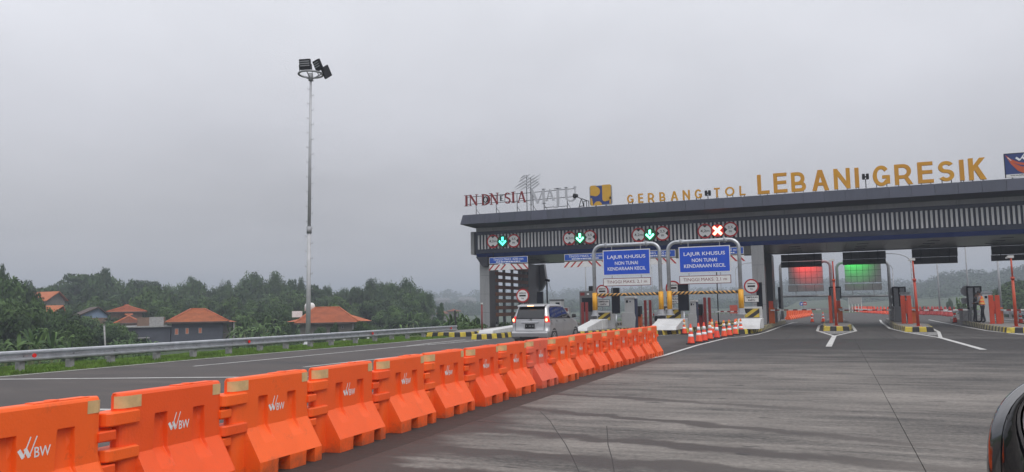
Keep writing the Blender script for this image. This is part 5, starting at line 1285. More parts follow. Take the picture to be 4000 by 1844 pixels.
# orange bollards and cabinets
def obollard(label, xt, yt, yb, Yv, w=0.30): return bollard(label, xt, yt, yb, Yv, w, redpaint)
obollard('wide red bollard at the left side of the middle island', 3241, 1155, 1262, 55, 0.2)
obollard('left of the two tall red bollards on the one worker island', 3525, 1155, 1266, 52, 0.24)
obollard('right of the two tall red bollards on the one worker island', 3549, 1155, 1266, 51.6, 0.24)
obollard('left of the two tall red bollards beside the standing people', 3869, 1153, 1267, 50, 0.23)
obollard('right of the two tall red bollards beside the standing people', 3894, 1153, 1267, 50, 0.23)
def ocab(label, x0, x1, yt, Yv, hx=None, arm=None):
    t, w, h = panel_box('boom_cabinet', label, 'boom gate', x0, x1, yt, 1265, Yv, .5, orcab, 0.24, 'boom gate cabinets')
    o = put('cabinet', MB().box(-w/2, w/2, 0, 0.5, 0, h), orcab, t); bevel(o, 0.012)
    put('door_seam', MB().box(-w*0.4, w*0.4, -0.008, -0.001, 0.08, h*0.85), orcab, t)
    put('arm_clamp', MB().box(-w*0.3, w*0.6, -0.10, -0.002, h*0.80, h*0.90), galvd, t)
    if arm: boom_arm(t, arm[0], arm[1], Yv-0.06, 11)
    if hx: put('head', MB().box(hx[0]*w, hx[1]*w, 0.52, 0.8, h*0.6, h*1.42), redpaint, t)
ocab('orange boom cabinet on the middle island', 3273, 3292, 1199, 57, (-0.9, 0.2), ((3280, 1212), (3482, 1211)))
ocab('orange boom cabinet on the one worker island', 3559, 3579, 1200, 53, (-1.3, -0.1), ((3572, 1212), (3780, 1210)))
ocab('orange boom cabinet on the rightmost island', 3902, 3920, 1201, 51, (-1.5, -0.2), ((3912, 1212), (4120, 1208)))
def campole(label, xt, yt, xb, yb, Yv):
    b = PY(xb, yb, Yv); a = PY(xt, yt, Yv); t = thing('camera_pole', label, 'camera pole', (b.x, Yv, 0.24), 0, 'red camera poles on the island noses')
    dx = a.x-b.x; h = a.z-0.24
    put('lower_shaft', MB().tube([(0, 0, 0.02), (dx*0.7, 0, h*0.7)], [0.08, 0.062], 10), redpaint, t)
    put('upper_shaft', MB().tube([(dx*0.7, 0, h*0.7+0.001), (dx, 0, h)], 0.04, 8), redpaint, t)
    put('collar', MB().tube([(dx*0.7, 0, h*0.7-0.06), (dx*0.7, 0, h*0.7+0.08)], 0.09, 10), redpaint, t)
    put('foot_plate', MB().box(-0.17, 0.17, -0.15, 0.15, 0, 0.0195), redpaint, t)
    put('camera', MB().box(dx-0.14, dx+0.12, -0.05, 0.2, h, h+0.13, bev=0.02), white, t); put('bracket', MB().box(dx-0.22, dx-0.141, 0.0, 0.08, h-0.02, h+0.05), white, t)
campole('red camera pole on the nose of the middle island', 3252, 1020, 3267, 1268, 48.2)
campole('red camera pole on the nose of the island with one worker', 3565, 1018, 3587, 1273, 46.2)
campole('red camera pole on the nose of the rightmost island', 3949, 1008, 3970, 1273, 44.6)

# rear height portals and hanging panels seen from behind
def rear_portal(label, xl, xr, yt, ybar, Yv):
    a = PY(xl, yt+20, Yv).x; b = PY(xr, yt+20, Yv).x; zt = PY((xl+xr)/2, yt, Yv).z; zb = PY((xl+xr)/2, ybar, Yv).z
    t = thing('height_portal', label, 'height portal', group='height portals beyond the gate'); c = 0.45
    put('tube_frame', MB().tube([(a, Yv, 0.24), (a, Yv, zt-c)]+[(a+c-c*math.cos(q), Yv, zt-c+c*math.sin(q)) for q in np.linspace(0.2, 1.57, 6)]+[(b-c+c*math.sin(q), Yv, zt-c+c*math.cos(q)) for q in np.linspace(0, 1.37, 6)]+[(b, Yv, zt-c), (b, Yv, 0.24)], 0.12, 12), galvd, t)
    put('height_bar', MB().tube([(a+0.13, Yv, zb), (b-0.13, Yv, zb)], 0.085, 10), galvd, t)
    for x in (a+0.6, b-0.6): put('flange', MB().tube([(x-0.05, Yv, zt), (x+0.05, Yv, zt)], 0.18, 10), galvd, t)
    return t, a, b, zt, zb
pbm = mat('brushed sign back', (0.32, 0.32, 0.32), 0.3, 0.45, vary=0.08)
def back_panel(label, x0, x1, y0, y1, Yv, nx_, ny_, m=None, name='panel_back'):
    m = m or pbm; a = PY(x0, y0, Yv); b = PY(x1, y1, Yv); w = b.x-a.x; h = a.z-b.z
    t = thing(name, label, 'sign back', (a.x, Yv, b.z), 0, 'backs of signs beyond the gate')
    for i in range(nx_):
        for j in range(ny_):
            put('sheet', MB().box(w*i/nx_+0.012, w*(i+1)/nx_-0.012, 0, 0.03, h*j/ny_+0.012, h*(j+1)/ny_-0.012), m, t)
    put('frame', MB().box(0, w, 0.031, 0.06, 0, h), black, t)
    return t, w, h
for nm, xl, xr, p1, p2 in (('red', 3047, 3243, (3078, 3216, 1042, 1108), (3079, 3218, 1115, 1137)), ('green', 3268, 3470, (3298, 3444, 1034, 1101), (3300, 3446, 1110, 1132))):
    t, a, b, zt, zb = rear_portal('galvanised rear portal carrying the %s lit panel' % nm, xl, xr, 1023, 1157, 70.0)
    q, w, h = back_panel('back of a large sign lit %s by a lane signal' % nm, p1[0], p1[1], p1[2], p1[3], 69.5, 6, 3)
    put('hanger', MB().box(w*0.25, w*0.27, 0.07, 0.1, h, zt-q.location.z).box(w*0.72, w*0.74, 0.07, 0.1, h, zt-q.location.z), black, q)
    q, w2, h2 = back_panel('narrow sign back below the %s lit panel' % nm, p2[0], p2[1], p2[2], p2[3], 69.5, 4, 1)
    put('hanger', MB().box(w2*0.2, w2*0.22, 0.07, 0.1, zb-q.location.z, h2+0.3).box(w2*0.77, w2*0.79, 0.07, 0.1, zb-q.location.z, h2+0.3), galvd, q)
rsm = mat('dark sign back', (0.035, 0.035, 0.036), 0.5, vary=0.1)
for nm, x0, x1, ya, yb, yc, yd in (('above the red lit panel', 3050, 3211, 996, 1017, 1024, 1041), ('above the green lit panel', 3291, 3461, 986, 1008, 1014.5, 1030),
                           ('above the one worker island', 3561, 3742, 974, 1000, 1007, 1027), ('at the right edge of the picture', 3871, 4062, 962, 989, 997, 1014)):
    for (y0, y1, w_, n_) in ((ya, yb, 'upper', 5), (yc, yd, 'lower', 4)):
        a = PY(x0, y0, YR+0.3); b = PY(x1, y1, YR+0.3)
        t, w, h = back_panel('%s dark hanging height board seen from behind, %s' % (w_, nm), x0, x1, y0, y1, YR+0.3, n_, 1, rsm, 'clearance_board')
        zt = 5.6-t.location.z if w_ == 'upper' else h+0.12
        put('hanger', MB().box(w*0.2-0.02, w*0.2+0.02, -0.03, -0.001, h*0.2, zt).box(w*0.82-0.02, w*0.82+0.02, -0.03, -0.001, h*0.2, zt), black, t)

# ------------------------------------------------------------------ silver people carrier
silv = mat('silver car paint', (0.42, 0.425, 0.44), 0.3, 0.55, coat=0.5, vary=0.02)
plas = mat('dark plastic trim', (0.03, 0.03, 0.032), 0.6); chrome = mat('chrome', (0.75, 0.75, 0.76), 0.12, 1.0)
tail = mat('lit tail lamp', (0.5, 0.01, 0.01), 0.2, emit=(1, 0.03, 0.01), estr=0.35); taild = mat('red lamp lens', (0.30, 0.008, 0.008), 0.15, coat=0.5)
hot = mat('lit brake bulb', (1, 0.4, 0.2), 0.3, emit=(1, 0.42, 0.2), estr=5); clear = mat('clear lamp lens', (0.35, 0.35, 0.37), 0.15, coat=0.5)
car = thing('parked_car', 'silver people carrier with lit brake lights waiting at the toll lane', 'car')
CZ = [0.24, 0.36, 0.50, 0.60, 0.64, 0.80, 0.93, 1.02, 1.08, 1.14, 1.30, 1.48, 1.58, 1.64, 1.675, 1.69]
CR = [0.10, 0.04, 0.015, 0.02, 0.06, 0.07, 0.085, 0.10, 0.11, 0.13, 0.20, 0.29, 0.35, 0.42, 0.55, 0.95]
CF = [4.05, 4.11, 4.13, 4.12, 4.11, 4.06, 3.93, 3.62, 3.38, 3.27, 3.00, 2.72, 2.54, 2.38, 2.15, 1.75]
CW = [0.76, 0.80, 0.825, 0.83, 0.825, 0.83, 0.825, 0.81, 0.80, 0.79, 0.745, 0.695, 0.665, 0.64, 0.585, 0.42]
def cint(z, A): return float(np.interp(z, CZ, A))
def cside(y, z):
    w, r, f = cint(z, CW), cint(z, CR), cint(z, CF)
    rr, rf = 0.16, 0.7
    k = 1.0
    if y < r+rr: k = 1-0.16*((r+rr-y)/rr)**2
    if y > f-rf: k = 1-0.22*((y-(f-rf))/rf)**2
    return w*k
mb = MB(); ny_ = 26
for z in CZ:
    r, f = cint(z, CR), cint(z, CF)
    ys_ = r+(f-r)*np.linspace(0, 1, ny_)**1.0
    ys_ = np.concatenate([[r, r+0.02, r+0.06, r+0.11], np.linspace(r+0.17, f-0.7, 12), np.linspace(f-0.6, f, 6)])
    ring = [(cside(y, z)*(0.93 if i == 0 else 1), y, z) for i, y in enumerate(ys_)]
    ring += [(x*g, f+0.0, z) for x, g in ((cside(f, z), 0.6), (cside(f, z), -0.6))]
    ring += [(-p[0], p[1], p[2]) for p in ring[len(ys_)-1::-1]]
    ring += [(x_, r, z) for x_ in (-0.5*cside(r, z), 0, 0.5*cside(r, z))]
    mb.v += ring; nr = len(ring)
for i in range(len(CZ)-1):
    for k in range(nr): mb.f.append((i*nr+k, i*nr+(k+1) % nr, (i+1)*nr+(k+1) % nr, (i+1)*nr+k))
mb.f.append(tuple(range(nr-1, -1, -1))); mb.f.append(tuple(range((len(CZ)-1)*nr, len(CZ)*nr)))
mb.m = [0]*len(mb.f); mb.sm = [True]*len(mb.f)
put('body', mb, silv, car)
def rearp(x, z, off=0.006): # point on the rear face
    k = abs(x)/cint(z, CW); return (x, cint(z, CR)+(0.02*max(0, (k-0.93)/0.07)**1.5 if k > 0.93 else 0)-off, z)
def sidep(y, z, s=1, off=0.006): return (s*(cside(y, z)+off), y, z)
def quadgrid(P, n=6, m=4, flip=False):
    """P = 4 corners (u,v) -> bilinear grid of (u,v)"""
    o = []; f = []
    for j in range(m+1):
        for i in range(n+1):
            a, b = i/n, j/m
            u = (P[0][0]*(1-a)+P[1][0]*a)*(1-b)+(P[3][0]*(1-a)+P[2][0]*a)*b; v = (P[0][1]*(1-a)+P[1][1]*a)*(1-b)+(P[3][1]*(1-a)+P[2][1]*a)*b
            o.append((u, v))
    for j in range(m):
        for i in range(n):
            q = (j*(n+1)+i, j*(n+1)+i+1, (j+1)*(n+1)+i+1, (j+1)*(n+1)+i); f.append(q[::-1] if flip else q)
    return o, f
def rpatch(name, P, m_, off=0.006, parent=car, thick=0.02):
    o, f = quadgrid(P); b = MB(); b.add([rearp(u, v, off) for u, v in o], f, smooth=True); ob = put(name, b, m_, parent)
    return ob
def spatch(name, P, m_, s=1, off=0.006, parent=car):
    o, f = quadgrid(P, 8, 4, flip=(s < 0)); b = MB(); b.add([sidep(u, v, s, off) for u, v in o], f, smooth=True); return put(name, b, m_, parent)
rpatch('rear_window', [(-0.60, 1.10), (0.60, 1.10), (0.545, 1.56), (-0.545, 1.56)], glassd, 0.024)
rpatch('window_seal', [(-0.635, 1.075), (0.635, 1.075), (0.575, 1.585), (-0.575, 1.585)], plas, 0.013)
rpatch('garnish', [(-0.38, 0.93), (0.38, 0.93), (0.38, 0.965), (-0.38, 0.965)], chrome, 0.03)
rpatch('garnish_shadow', [(-0.38, 0.905), (0.38, 0.905), (0.38, 0.93), (-0.38, 0.93)], plas, 0.008)
rpatch('plate_recess', [(-0.24, 0.66), (0.24, 0.66), (0.36, 0.90), (-0.36, 0.90)], mat('shaded silver paint', (0.40, 0.405, 0.42), 0.4, 0.5), 0.004)
pl_ = rpatch('number_plate', [(-0.2, 0.70), (0.2, 0.70), (0.2, 0.865), (-0.2, 0.865)], black, 0.016)
rpatch('plate_frame', [(-0.215, 0.685), (0.215, 0.685), (0.215, 0.88), (-0.215, 0.88)], plas, 0.012)
b_ = MB()
for k, (x_, w_) in enumerate(((-0.15, 0.02), (-0.03, 0.015), (0.0, 0.015), (0.03, 0.015), (0.11, 0.02), (0.15, 0.02))): b_.add([rearp(x_-w_/2, 0.76, 0.019), rearp(x_+w_/2, 0.76, 0.019), rearp(x_+w_/2, 0.81, 0.019), rearp(x_-w_/2, 0.81, 0.019)], [(0, 1, 2, 3)])
put('blurred_characters', b_, galvd, pl_)
rpatch('tailgate_seam', [(-0.62, 0.585), (0.62, 0.585), (0.62, 0.598), (-0.62, 0.598)], plas, 0.008)
for s in (-1, 1):
    b_ = MB(); b_.add([rearp(s*0.625, 0.60, 0.007), rearp(s*0.64, 0.60, 0.007), rearp(s*0.655, 1.05, 0.007), rearp(s*0.64, 1.05, 0.007)], [(0, 1, 2, 3)]); put('tailgate_seam', b_, plas, car)
    # wrap-round tail lamp
    L1 = [(0.66, 0.78), (0.66, 1.12)]
    def lampseg(z0, z1, m_, nm, dy=0.17, off=0.012):
        b = MB(); n = 5
        pts = []
        for z in np.linspace(z0, z1, 4):
            r = cint(z, CR); taper = dy*(1-0.5*(z-0.78)/0.4)
            row = [(s*0.655, rearp(0.655, z, off)[1], z), (s*cside(r+0.0, z)*0.95, r-off*0.6, z)]+[(s*(cside(r+t, z)+off), r+t, z) for t in np.linspace(0.02, taper, 4)]
            pts.append(row)
        vs = [p for row in pts for p in row]; m = len(pts[0])
        fs = [(j*m+i, j*m+i+1, (j+1)*m+i+1, (j+1)*m+i) for j in range(3) for i in range(m-1)]
        if s < 0: fs = [f[::-1] for f in fs]
        b.add(vs, fs, smooth=True); return put(nm, b, m_, car)
    l_ = lampseg(0.93, 1.19, tail, 'tail_lamp'); lampseg(0.78, 0.925, clear, 'indicator_lens')
    b = MB(); b.add([(s*0.69, rearp(0.69, 1.02, 0.026)[1], 0.98), (s*0.77, rearp(0.77, 1.02, 0.026)[1], 0.98), (s*0.765, rearp(0.765, 1.02, 0.026)[1], 1.09), (s*0.70, rearp(0.7, 1.02, 0.026)[1], 1.09)], [(0, 1, 2, 3) if s > 0 else (3, 2, 1, 0)]); put('bulb', b, hot, l_)
    rpatch('bumper_reflector', [(s*0.70-0.09, 0.40), (s*0.70+0.06, 0.40), (s*0.70+0.06, 0.45), (s*0.70-0.09, 0.45)], taild, 0.02)
    spatch('rear_quarter_window', [(0.30, 1.15), (0.86, 1.12), (0.95, 1.55), (0.50, 1.55)], glassd, s)
    spatch('rear_door_window', [(0.90, 1.12), (1.78, 1.10), (1.82, 1.56), (0.99, 1.55)], glassd, s)
    spatch('front_door_window', [(1.84, 1.10), (2.98, 1.08), (2.42, 1.52), (1.88, 1.56)], glassd, s)
    spatch('window_seal', [(0.26, 1.085), (3.12, 1.045), (2.45, 1.57), (0.46, 1.59)], plas, s, 0.003)
    for y0, y1 in ((0.98, 1.12), (1.93, 2.07)):
        b = MB(); b.tube([sidep(y0, 0.985, s, 0.02), sidep((y0+y1)/2, 0.99, s, 0.045), sidep(y1, 0.985, s, 0.02)], 0.016, 6); put('door_handle', b, silv, car)
        o_ = spatch('handle_recess', [(y0-0.01, 0.955), (y1+0.01, 0.955), (y1+0.01, 1.01), (y0-0.01, 1.01)], plas, s, 0.004)
    for y0 in (0.88, 1.83, 2.86):
        spatch('door_seam', [(y0, 0.32), (y0+0.012, 0.32), (y0+0.012, 1.06), (y0, 1.06)], plas, s, 0.003)
    spatch('sill', [(1.15, 0.25), (2.9, 0.25), (2.9, 0.31), (1.15, 0.31)], plas, s, 0.005)
    for y in (0.70, 3.36):
        b = MB(); b.tube([(s*0.70, y, 0.33), (s*(cside(y, 0.5)+0.004), y, 0.33)], 0.355, 24); put('wheel_arch', b, plas, car)
        w_ = put('wheel', MB().tube([(s*0.62, y, 0.31), (s*(cside(y, 0.4)+0.012), y, 0.31)], 0.305, 24), tarm, car)
        put('rim', MB().tube([(s*0.80, y, 0.31), (s*(cside(y, 0.4)+0.018), y, 0.31)], 0.205, 20), plas, w_)
        b = MB()
        for k in range(6):
            q = k*math.pi/3; cs, sn = math.cos(q), math.sin(q); X_ = s*(cside(y, 0.4)+0.024)
            b.add([(X_, y+cs*0.03-sn*0.028, 0.31+sn*0.03+cs*0.028), (X_, y+cs*0.195-sn*0.045, 0.31+sn*0.195+cs*0.045), (X_, y+cs*0.195+sn*0.045, 0.31+sn*0.195-cs*0.045), (X_, y+cs*0.03+sn*0.028, 0.31+sn*0.03-cs*0.028)], [(0, 1, 2, 3) if s < 0 else (3, 2, 1, 0)])
        b.tube([(X_-s*0.02, y, 0.31), (X_+s*0.003, y, 0.31)], 0.05, 10); b.tube([(X_-s*0.01, y+0.2*math.cos(q), 0.31+0.2*math.sin(q)) for q in np.linspace(0, 6.283, 21)], 0.014, 5)
        put('spokes', b, silv, w_)
    mr_ = put('door_mirror', MB().box(min(s*0.82, s*1.0), max(s*0.82, s*1.0), 2.86, 2.98, 1.08, 1.24, bev=0.03), plas, car); bevel(mr_, 0.03, 2)
spatch('fuel_flap', [(0.36, 0.86), (0.50, 0.86), (0.50, 1.0), (0.36, 1.0)], silv, 1, 0.012)
spatch('fuel_flap_seam', [(0.35, 0.85), (0.51, 0.85), (0.51, 1.01), (0.35, 1.01)], plas, 1, 0.008)
o = put('roof_spoiler', MB().prism([(0.16, 1.585), (0.62, 1.66), (0.62, 1.70), (0.20, 1.645)], -0.60, 0.60, 'x'), silv, car); bevel(o, 0.02, 2)
put('brake_lamp', MB().box(-0.13, 0.13, 0.148, 0.17, 1.60, 1.632), hot, car)
o = put('rear_bumper', MB().prism([(0.10, 0.26), (-0.035, 0.33), (-0.05, 0.52), (0.02, 0.57), (0.10, 0.57)], -0.79, 0.79, 'x'), silv, car); bevel(o, 0.03, 2)
put('bumper_valance', MB().prism([(-0.045, 0.30), (-0.058, 0.345), (0.0, 0.36), (0.05, 0.28)], -0.42, 0.42, 'x'), plas, car)
put('bumper_strip', MB().box(-0.40, 0.40, -0.066, -0.058, 0.36, 0.378), chrome, car)
put('wiper', MB().tube([rearp(0.0, 1.08, 0.03), rearp(0.09, 1.03, 0.03)], 0.016, 6).tube([rearp(0.0, 1.09, 0.03), rearp(-0.42, 1.14, 0.02)], 0.009, 5), plas, car)
b_ = MB(); b_.tube([rearp(0.055*math.cos(q), 1.0+0.038*math.sin(q), 0.012) for q in np.linspace(0, 6.283, 17)], 0.007, 5); b_.tube([rearp(-0.03, 1.01, 0.013), rearp(0.03, 1.01, 0.013)], 0.006, 5); put('badge', b_, chrome, car)
put('underbody', MB().box(-0.72, 0.72, 0.15, 3.9, 0.16, 0.3), plas, car)
ca = PZ(2006, 1333, 0.0)
CAR_YAW = math.radians(0.0)
car.location = (-11.2, 29.6, 0); car.rotation_euler = (0, 0, math.radians(-2.0))

# pickup truck seen far behind the middle posts
tk = thing('pickup_truck', 'small grey pickup parked far beyond the lane, behind the middle yellow posts', 'pickup truck')
pk = PY(2588, 1255, 78); tk.location = (pk.x, 78, 0); gk = mat('dusty grey paint', (0.26, 0.265, 0.27), 0.5, 0.2, vary=0.08)
o = put('cab', MB().prism([(-0.82, 0.5), (0.82, 0.5), (0.80, 1.05), (0.64, 1.66), (-0.64, 1.66), (-0.80, 1.05)], 1.4, 2.9, 'y'), gk, tk); bevel(o, 0.06, 2)
put('rear_window', MB().box(-0.52, 0.52, 1.375, 1.395, 1.08, 1.5), glassd, tk)
o = put('cargo_bed', MB().box(-0.88, 0.88, -0.4, 1.37, 0.55, 0.95), gk, tk); put('tailgate', MB().box(-0.84, 0.84, -0.43, -0.405, 0.57, 0.93), galvd, tk)
for s in (-1, 1):
    for y in (0.3, 3.2): put('wheel', MB().tube([(s*0.6, y, 0.3), (s*0.82, y, 0.3)], 0.3, 16), tarm, tk)
    put('tail_lamp', MB().box(min(s*0.86, s*0.74), max(s*0.86, s*0.74), -0.45, -0.431, 0.6, 0.8), taild, tk)
put('bonnet', MB().box(-0.8, 0.8, 2.91, 3.9, 0.5, 1.0), gk, tk); put('chassis', MB().box(-0.5, 0.5, -0.3, 3.8, 0.3, 0.5), plas, tk)

# ------------------------------------------------------------------ lighting mast on the verge
mp = PY(1203, 1347, 29.4); mt = PY(1214, 292, 29.4)
ms_ = thing('floodlight_mast', 'tall grey floodlight mast with climbing pegs behind the guardrail', 'floodlight mast', (mp.x, 29.4, 0))
H = mt.z; dx = mt.x-mp.x
mastm = mat('mast steel', (0.46, 0.47, 0.49), 0.6, 0.2, vary=0.1, scale=3)
put('lower_shaft', MB().tube([(0, 0, 0), (dx*0.42, 0, H*0.42)], [0.11, 0.092], 12), mastm, ms_)
put('upper_shaft', MB().tube([(dx*0.42, 0, H*0.42), (dx, 0, H)], [0.080, 0.052], 12), mastm, ms_)
put('base_flange', MB().lathe([(0.26, 0), (0.26, 0.03), (0.2, 0.06), (0.14, 0.28), (0.127, 0.3)], 12), mastm, ms_)
put('joint_collar', MB().tube([(dx*0.41, 0, H*0.405), (dx*0.42, 0, H*0.43)], 0.115, 12), galvd, ms_)
k = 0; z = 2.2
while z < H-0.3:
    s = 1 if k % 2 else -1; r_ = 0.11-0.05*z/H
    put('climbing_peg', MB().tube([(dx*z/H+s*r_*0.8, 0, z), (dx*z/H+s*(r_+0.10), 0, z), (dx*z/H+s*(r_+0.12), 0, z+0.06)], 0.013, 5), galvd, ms_); z += 0.34 if k % 2 else 0.36; k += 1
put('ring', MB().tube([(dx+0.56*math.cos(q), 0.56*math.sin(q), H+0.02) for q in np.linspace(0, 2*math.pi, 33)], 0.05, 8), galvd, ms_)
mb = MB()
for q in (0.3, 1.87, 3.44, 5.0): mb.tube([(dx, 0, H-0.25), (dx+0.54*math.cos(q), 0.54*math.sin(q), H+0.02)], 0.028, 6)
mb.tube([(dx, 0, H-0.3), (dx, 0, H+0.06)], 0.11, 10)
put('ring_arms', mb, galvd, ms_)
def flood(px, py, rz, rx, nm):
    c = PY(px, py, 29.4+0.0); f = link('floodlight', None, ms_, loc=(c.x-mp.x, -0.05, c.z), rot=(rx, 0, rz))
    m = MB().box(-0.27, 0.27, -0.07, 0.06, -0.25, 0.25, bev=0.02); f2 = m.mesh('floodlight', black)
    f.name = 'empty'; bpy.data.objects.remove(f)
    f = put('floodlight', f2, None, ms_, loc=(c.x-mp.x, -0.05, c.z), rot=(rx, 0.0, rz))
    for z0 in (-0.08, 0.02, 0.12): put('led_row', MB().box(-0.24, 0.24, -0.085, -0.071, z0, z0+0.05), galvd, f)
    put('yoke', MB().tube([(-0.31, 0.0, 0.0), (-0.31, 0.0, -0.4)], 0.018, 5).tube([(0.31, 0.0, 0.0), (0.31, 0.0, -0.4)], 0.018, 5), black, f)
flood(1195, 253, 0.22, 0.25, 'a'); flood(1245, 256, -0.5, 0.45, 'b')
c = PY(1264, 268, 29.4); f = put('floodlight', MB().box(-0.27, 0.27, -0.05, 0.04, -0.25, 0.25, bev=0.02), black, ms_, loc=(c.x-mp.x-0.1, 0.35, c.z-0.05), rot=(0.0, 0.95, 1.45))

# ------------------------------------------------------------------ houses below the embankment
GZ = -2.6
wallg = mat('bluish rendered wall', (0.075, 0.082, 0.105), 0.9, vary=0.18, scale=0.7, dirt=(0.05, 0.05, 0.055), damt=0.5, dscale=0.4)
wallc = mat('bare block wall', (0.17, 0.155, 0.14), 0.9, vary=0.2, scale=0.8, dirt=(0.09, 0.085, 0.08), damt=0.6, dscale=0.5)
wallb = mat('tan brick wall', (0.20, 0.13, 0.095), 0.9, vary=0.25, scale=1.0, dirt=(0.12, 0.09, 0.07), damt=0.5)
shut = mat('orange shutter', (0.55, 0.17, 0.09), 0.7, vary=0.1); lblue = mat('pale blue gable sheet', (0.22, 0.30, 0.43), 0.7, vary=0.12, scale=0.5)
oldroof = mat('old brown roof tile', (0.085, 0.06, 0.052), 0.9, vary=0.3, scale=1.5)
def frame_at(D, xa, xb):
    """local frame of a house facing the camera between two pixel columns"""
    A_ = PD(xa, 1240, D); B_ = PD(xb, 1240, D); c = (A_+B_)/2; w = (B_-A_).length
    return c, w, math.atan2(B_.y-A_.y, B_.x-A_.x)
def zat(x, y, D): return PD(x, y, D).z
def hip_roof(mb, x0, x1, y0, y1, z0, z1, inx, ov=0.0, ridge_off=0.0):
    ym = (y0+y1)/2
    mb.add([(x0, y0, z0), (x1, y0, z0), (x1, y1, z0), (x0, y1, z0), (x0+inx, ym, z1), (x1-inx, ym, z1)], [(0, 1, 5, 4), (1, 2, 5), (2, 3, 4, 5), (3, 0, 4), (3, 2, 1, 0)])
def tile_ridges(parent, x0, x1, y0, y1, z0, z1, inx):
    m = MB(); ym = (y0+y1)/2
    for a, b in (((x0, y0, z0), (x0+inx, ym, z1)), ((x1, y0, z0), (x1-inx, ym, z1)), ((x0+inx, ym, z1), (x1-inx, ym, z1))): m.tube([a, b], 0.11, 6)
    put('ridge_tiles', m, clay, parent)
    m = MB(); n = 26
    for k in range(1, n):
        f = k/n; m.tube([(x0+inx*f+0.1, y0+(ym-y0)*f-0.02, z0+(z1-z0)*f+0.02), (x1-inx*f-0.1, y0+(ym-y0)*f-0.02, z0+(z1-z0)*f+0.02)], 0.014, 3)
    q = put('tile_courses', m, clay, parent)
def house(label, D, xa, xb, ye, yr, inx, wallm, depth=8, eav=0.6, windows=(), zfloor=None, roofm=None, extra=None, rx=0):
    c, w, a = frame_at(D, xa, xb); ze = zat((xa+xb)/2, ye, D); zr = zat((xa+xb)/2, yr, D+depth/2)
    t = thing('house', label, 'house', (c.x, c.y, GZ), a+rx)
    z0 = ze-GZ; z1 = zr-GZ
    put('wall', MB().box(-w/2+eav, w/2-eav, 0, depth, 0, z0+0.1), wallm, t)
    rf = MB(); hip_roof(rf, -w/2, w/2, -eav, depth+eav, z0, z1, inx); r_ = put('roof', rf, roofm or clay, t); tile_ridges(r_, -w/2, w/2, -eav, depth+eav, z0, z1, inx)
    put('fascia', MB().box(-w/2, w/2, -eav-0.03, -eav-0.001, z0-0.18, z0-0.005), oldroof, t)
    for (px, py0, py1, pw, m_) in windows:
        A_ = PD(px-pw/2, py0, D); B_ = PD(px+pw/2, py1, D)
        u = lambda P_: (P_-c).dot(Vector((math.cos(a), math.sin(a), 0)))
        x0, x1 = u(A_), u(B_)
        wn = put('window', MB().box(x0, x1, -0.06, 0.04, B_.z-GZ, A_.z-GZ), m_, t)
        put('frame', MB().box(x0-0.06, x1+0.06, -0.04, -0.001, B_.z-GZ-0.06, A_.z-GZ+0.06), concp, wn)
    return t, w, z0, z1, c, a
t, w, z0, z1, c, a = house('bluish grey house with an orange hipped roof and small orange shutters', 96, 648, 893, 1256, 1207, 2.55, wallg, 8,
    windows=((690, 1285, 1306, 10, shut), (731, 1283, 1303, 9, shut), (782, 1282, 1300, 9, shut)))
rf = MB(); hip_roof(rf, w/2-5.0, w/2+1.0, 2.0, 8.0, z0-0.12, z1-1.0, 2.6); put('side_roof', rf, clay, t)
put('porch_wall', MB().box(w/2-0.5, w/2+0.5, 2.8, 7.4, 0, z0-0.3), wallc, t); put('porch_post', MB().box(w/2+0.62, w/2+0.78, 2.2, 2.36, 0, z0-0.15), concp, t)
fa = MB(); fa.box(-w/2-4.6, -w/2+0.5, 0.1, 7, 0, z0-0.55); put('annex_wall', fa, wallg, t)
put('annex_roof', MB().box(-w/2-4.9, -w/2+0.62, -0.2, 7.2, z0-0.545, z0-0.4), concp, t)
put('annex_canopy', MB().box(-w/2-3.6, -w/2-1.6, -0.9, 0.08, z0-1.75, z0-1.65), concp, t)
put('annex_opening', MB().box(-w/2-3.3, -w/2-1.9, 0.04, 0.095, 0.5, z0-1.8), black, t)
put('water_tower', MB().box(-w/2-3.0, -w/2-0.2, 1.0, 3.4, z0-0.395, z0+0.55), wallb, t)
put('tower_sheet', MB().box(-w/2-1.75, -w/2-0.25, 0.93, 0.995, z0-0.39, z0+0.6), concp, t)
t, w, z0, z1, c, a = house('bare block house with a wide orange roof behind the floodlight mast', 92, 1152, 1402, 1259, 1201, 2.2, wallc, 8, windows=((1338, 1275, 1281, 5, black), (1245, 1286, 1296, 8, black), (1302, 1286, 1295, 7, black)))
rf = MB(); hip_roof(rf, w/2-5.2, w/2+1.6, 1.6, 8.4, z0+0.05, z1-0.85, 2.6); put('side_roof', rf, clay, t)
rf = MB(); hip_roof(rf, -w/2-1.0, -w/2+3.5, 1.4, 7.4, z0+0.12, z1-1.25, 1.6); put('side_roof', rf, clay, t)
put('wall_extension', MB().box(w/2-0.7, w/2+0.9, 2.2, 7.6, 0, z0+0.02), wallc, t); put('corner_post', MB().box(w/2-0.75, w/2-0.6, -0.12, 0.0, 0, z0), concp, t)
put('water_tank', MB().lathe([(0.62, 0), (0.62, 0.7), (0.45, 0.95), (0.15, 1.02)], 16, c=(-w/2+1.5, 6.5, z0+1.35)), swhite, t)
put('tank_box', MB().box(-w/2-0.6, -w/2+0.6, 6.5, 7.5, z0+0.6, z0+1.35), swhite, t)
house('long low house with a weathered brown roof left of the bluish house', 104, 445, 560, 1262, 1228, 2.0, wallb, 7, windows=((470, 1282, 1295, 3, swhite), (498, 1278, 1288, 14, black), (540, 1277, 1290, 12, black)), roofm=oldroof)
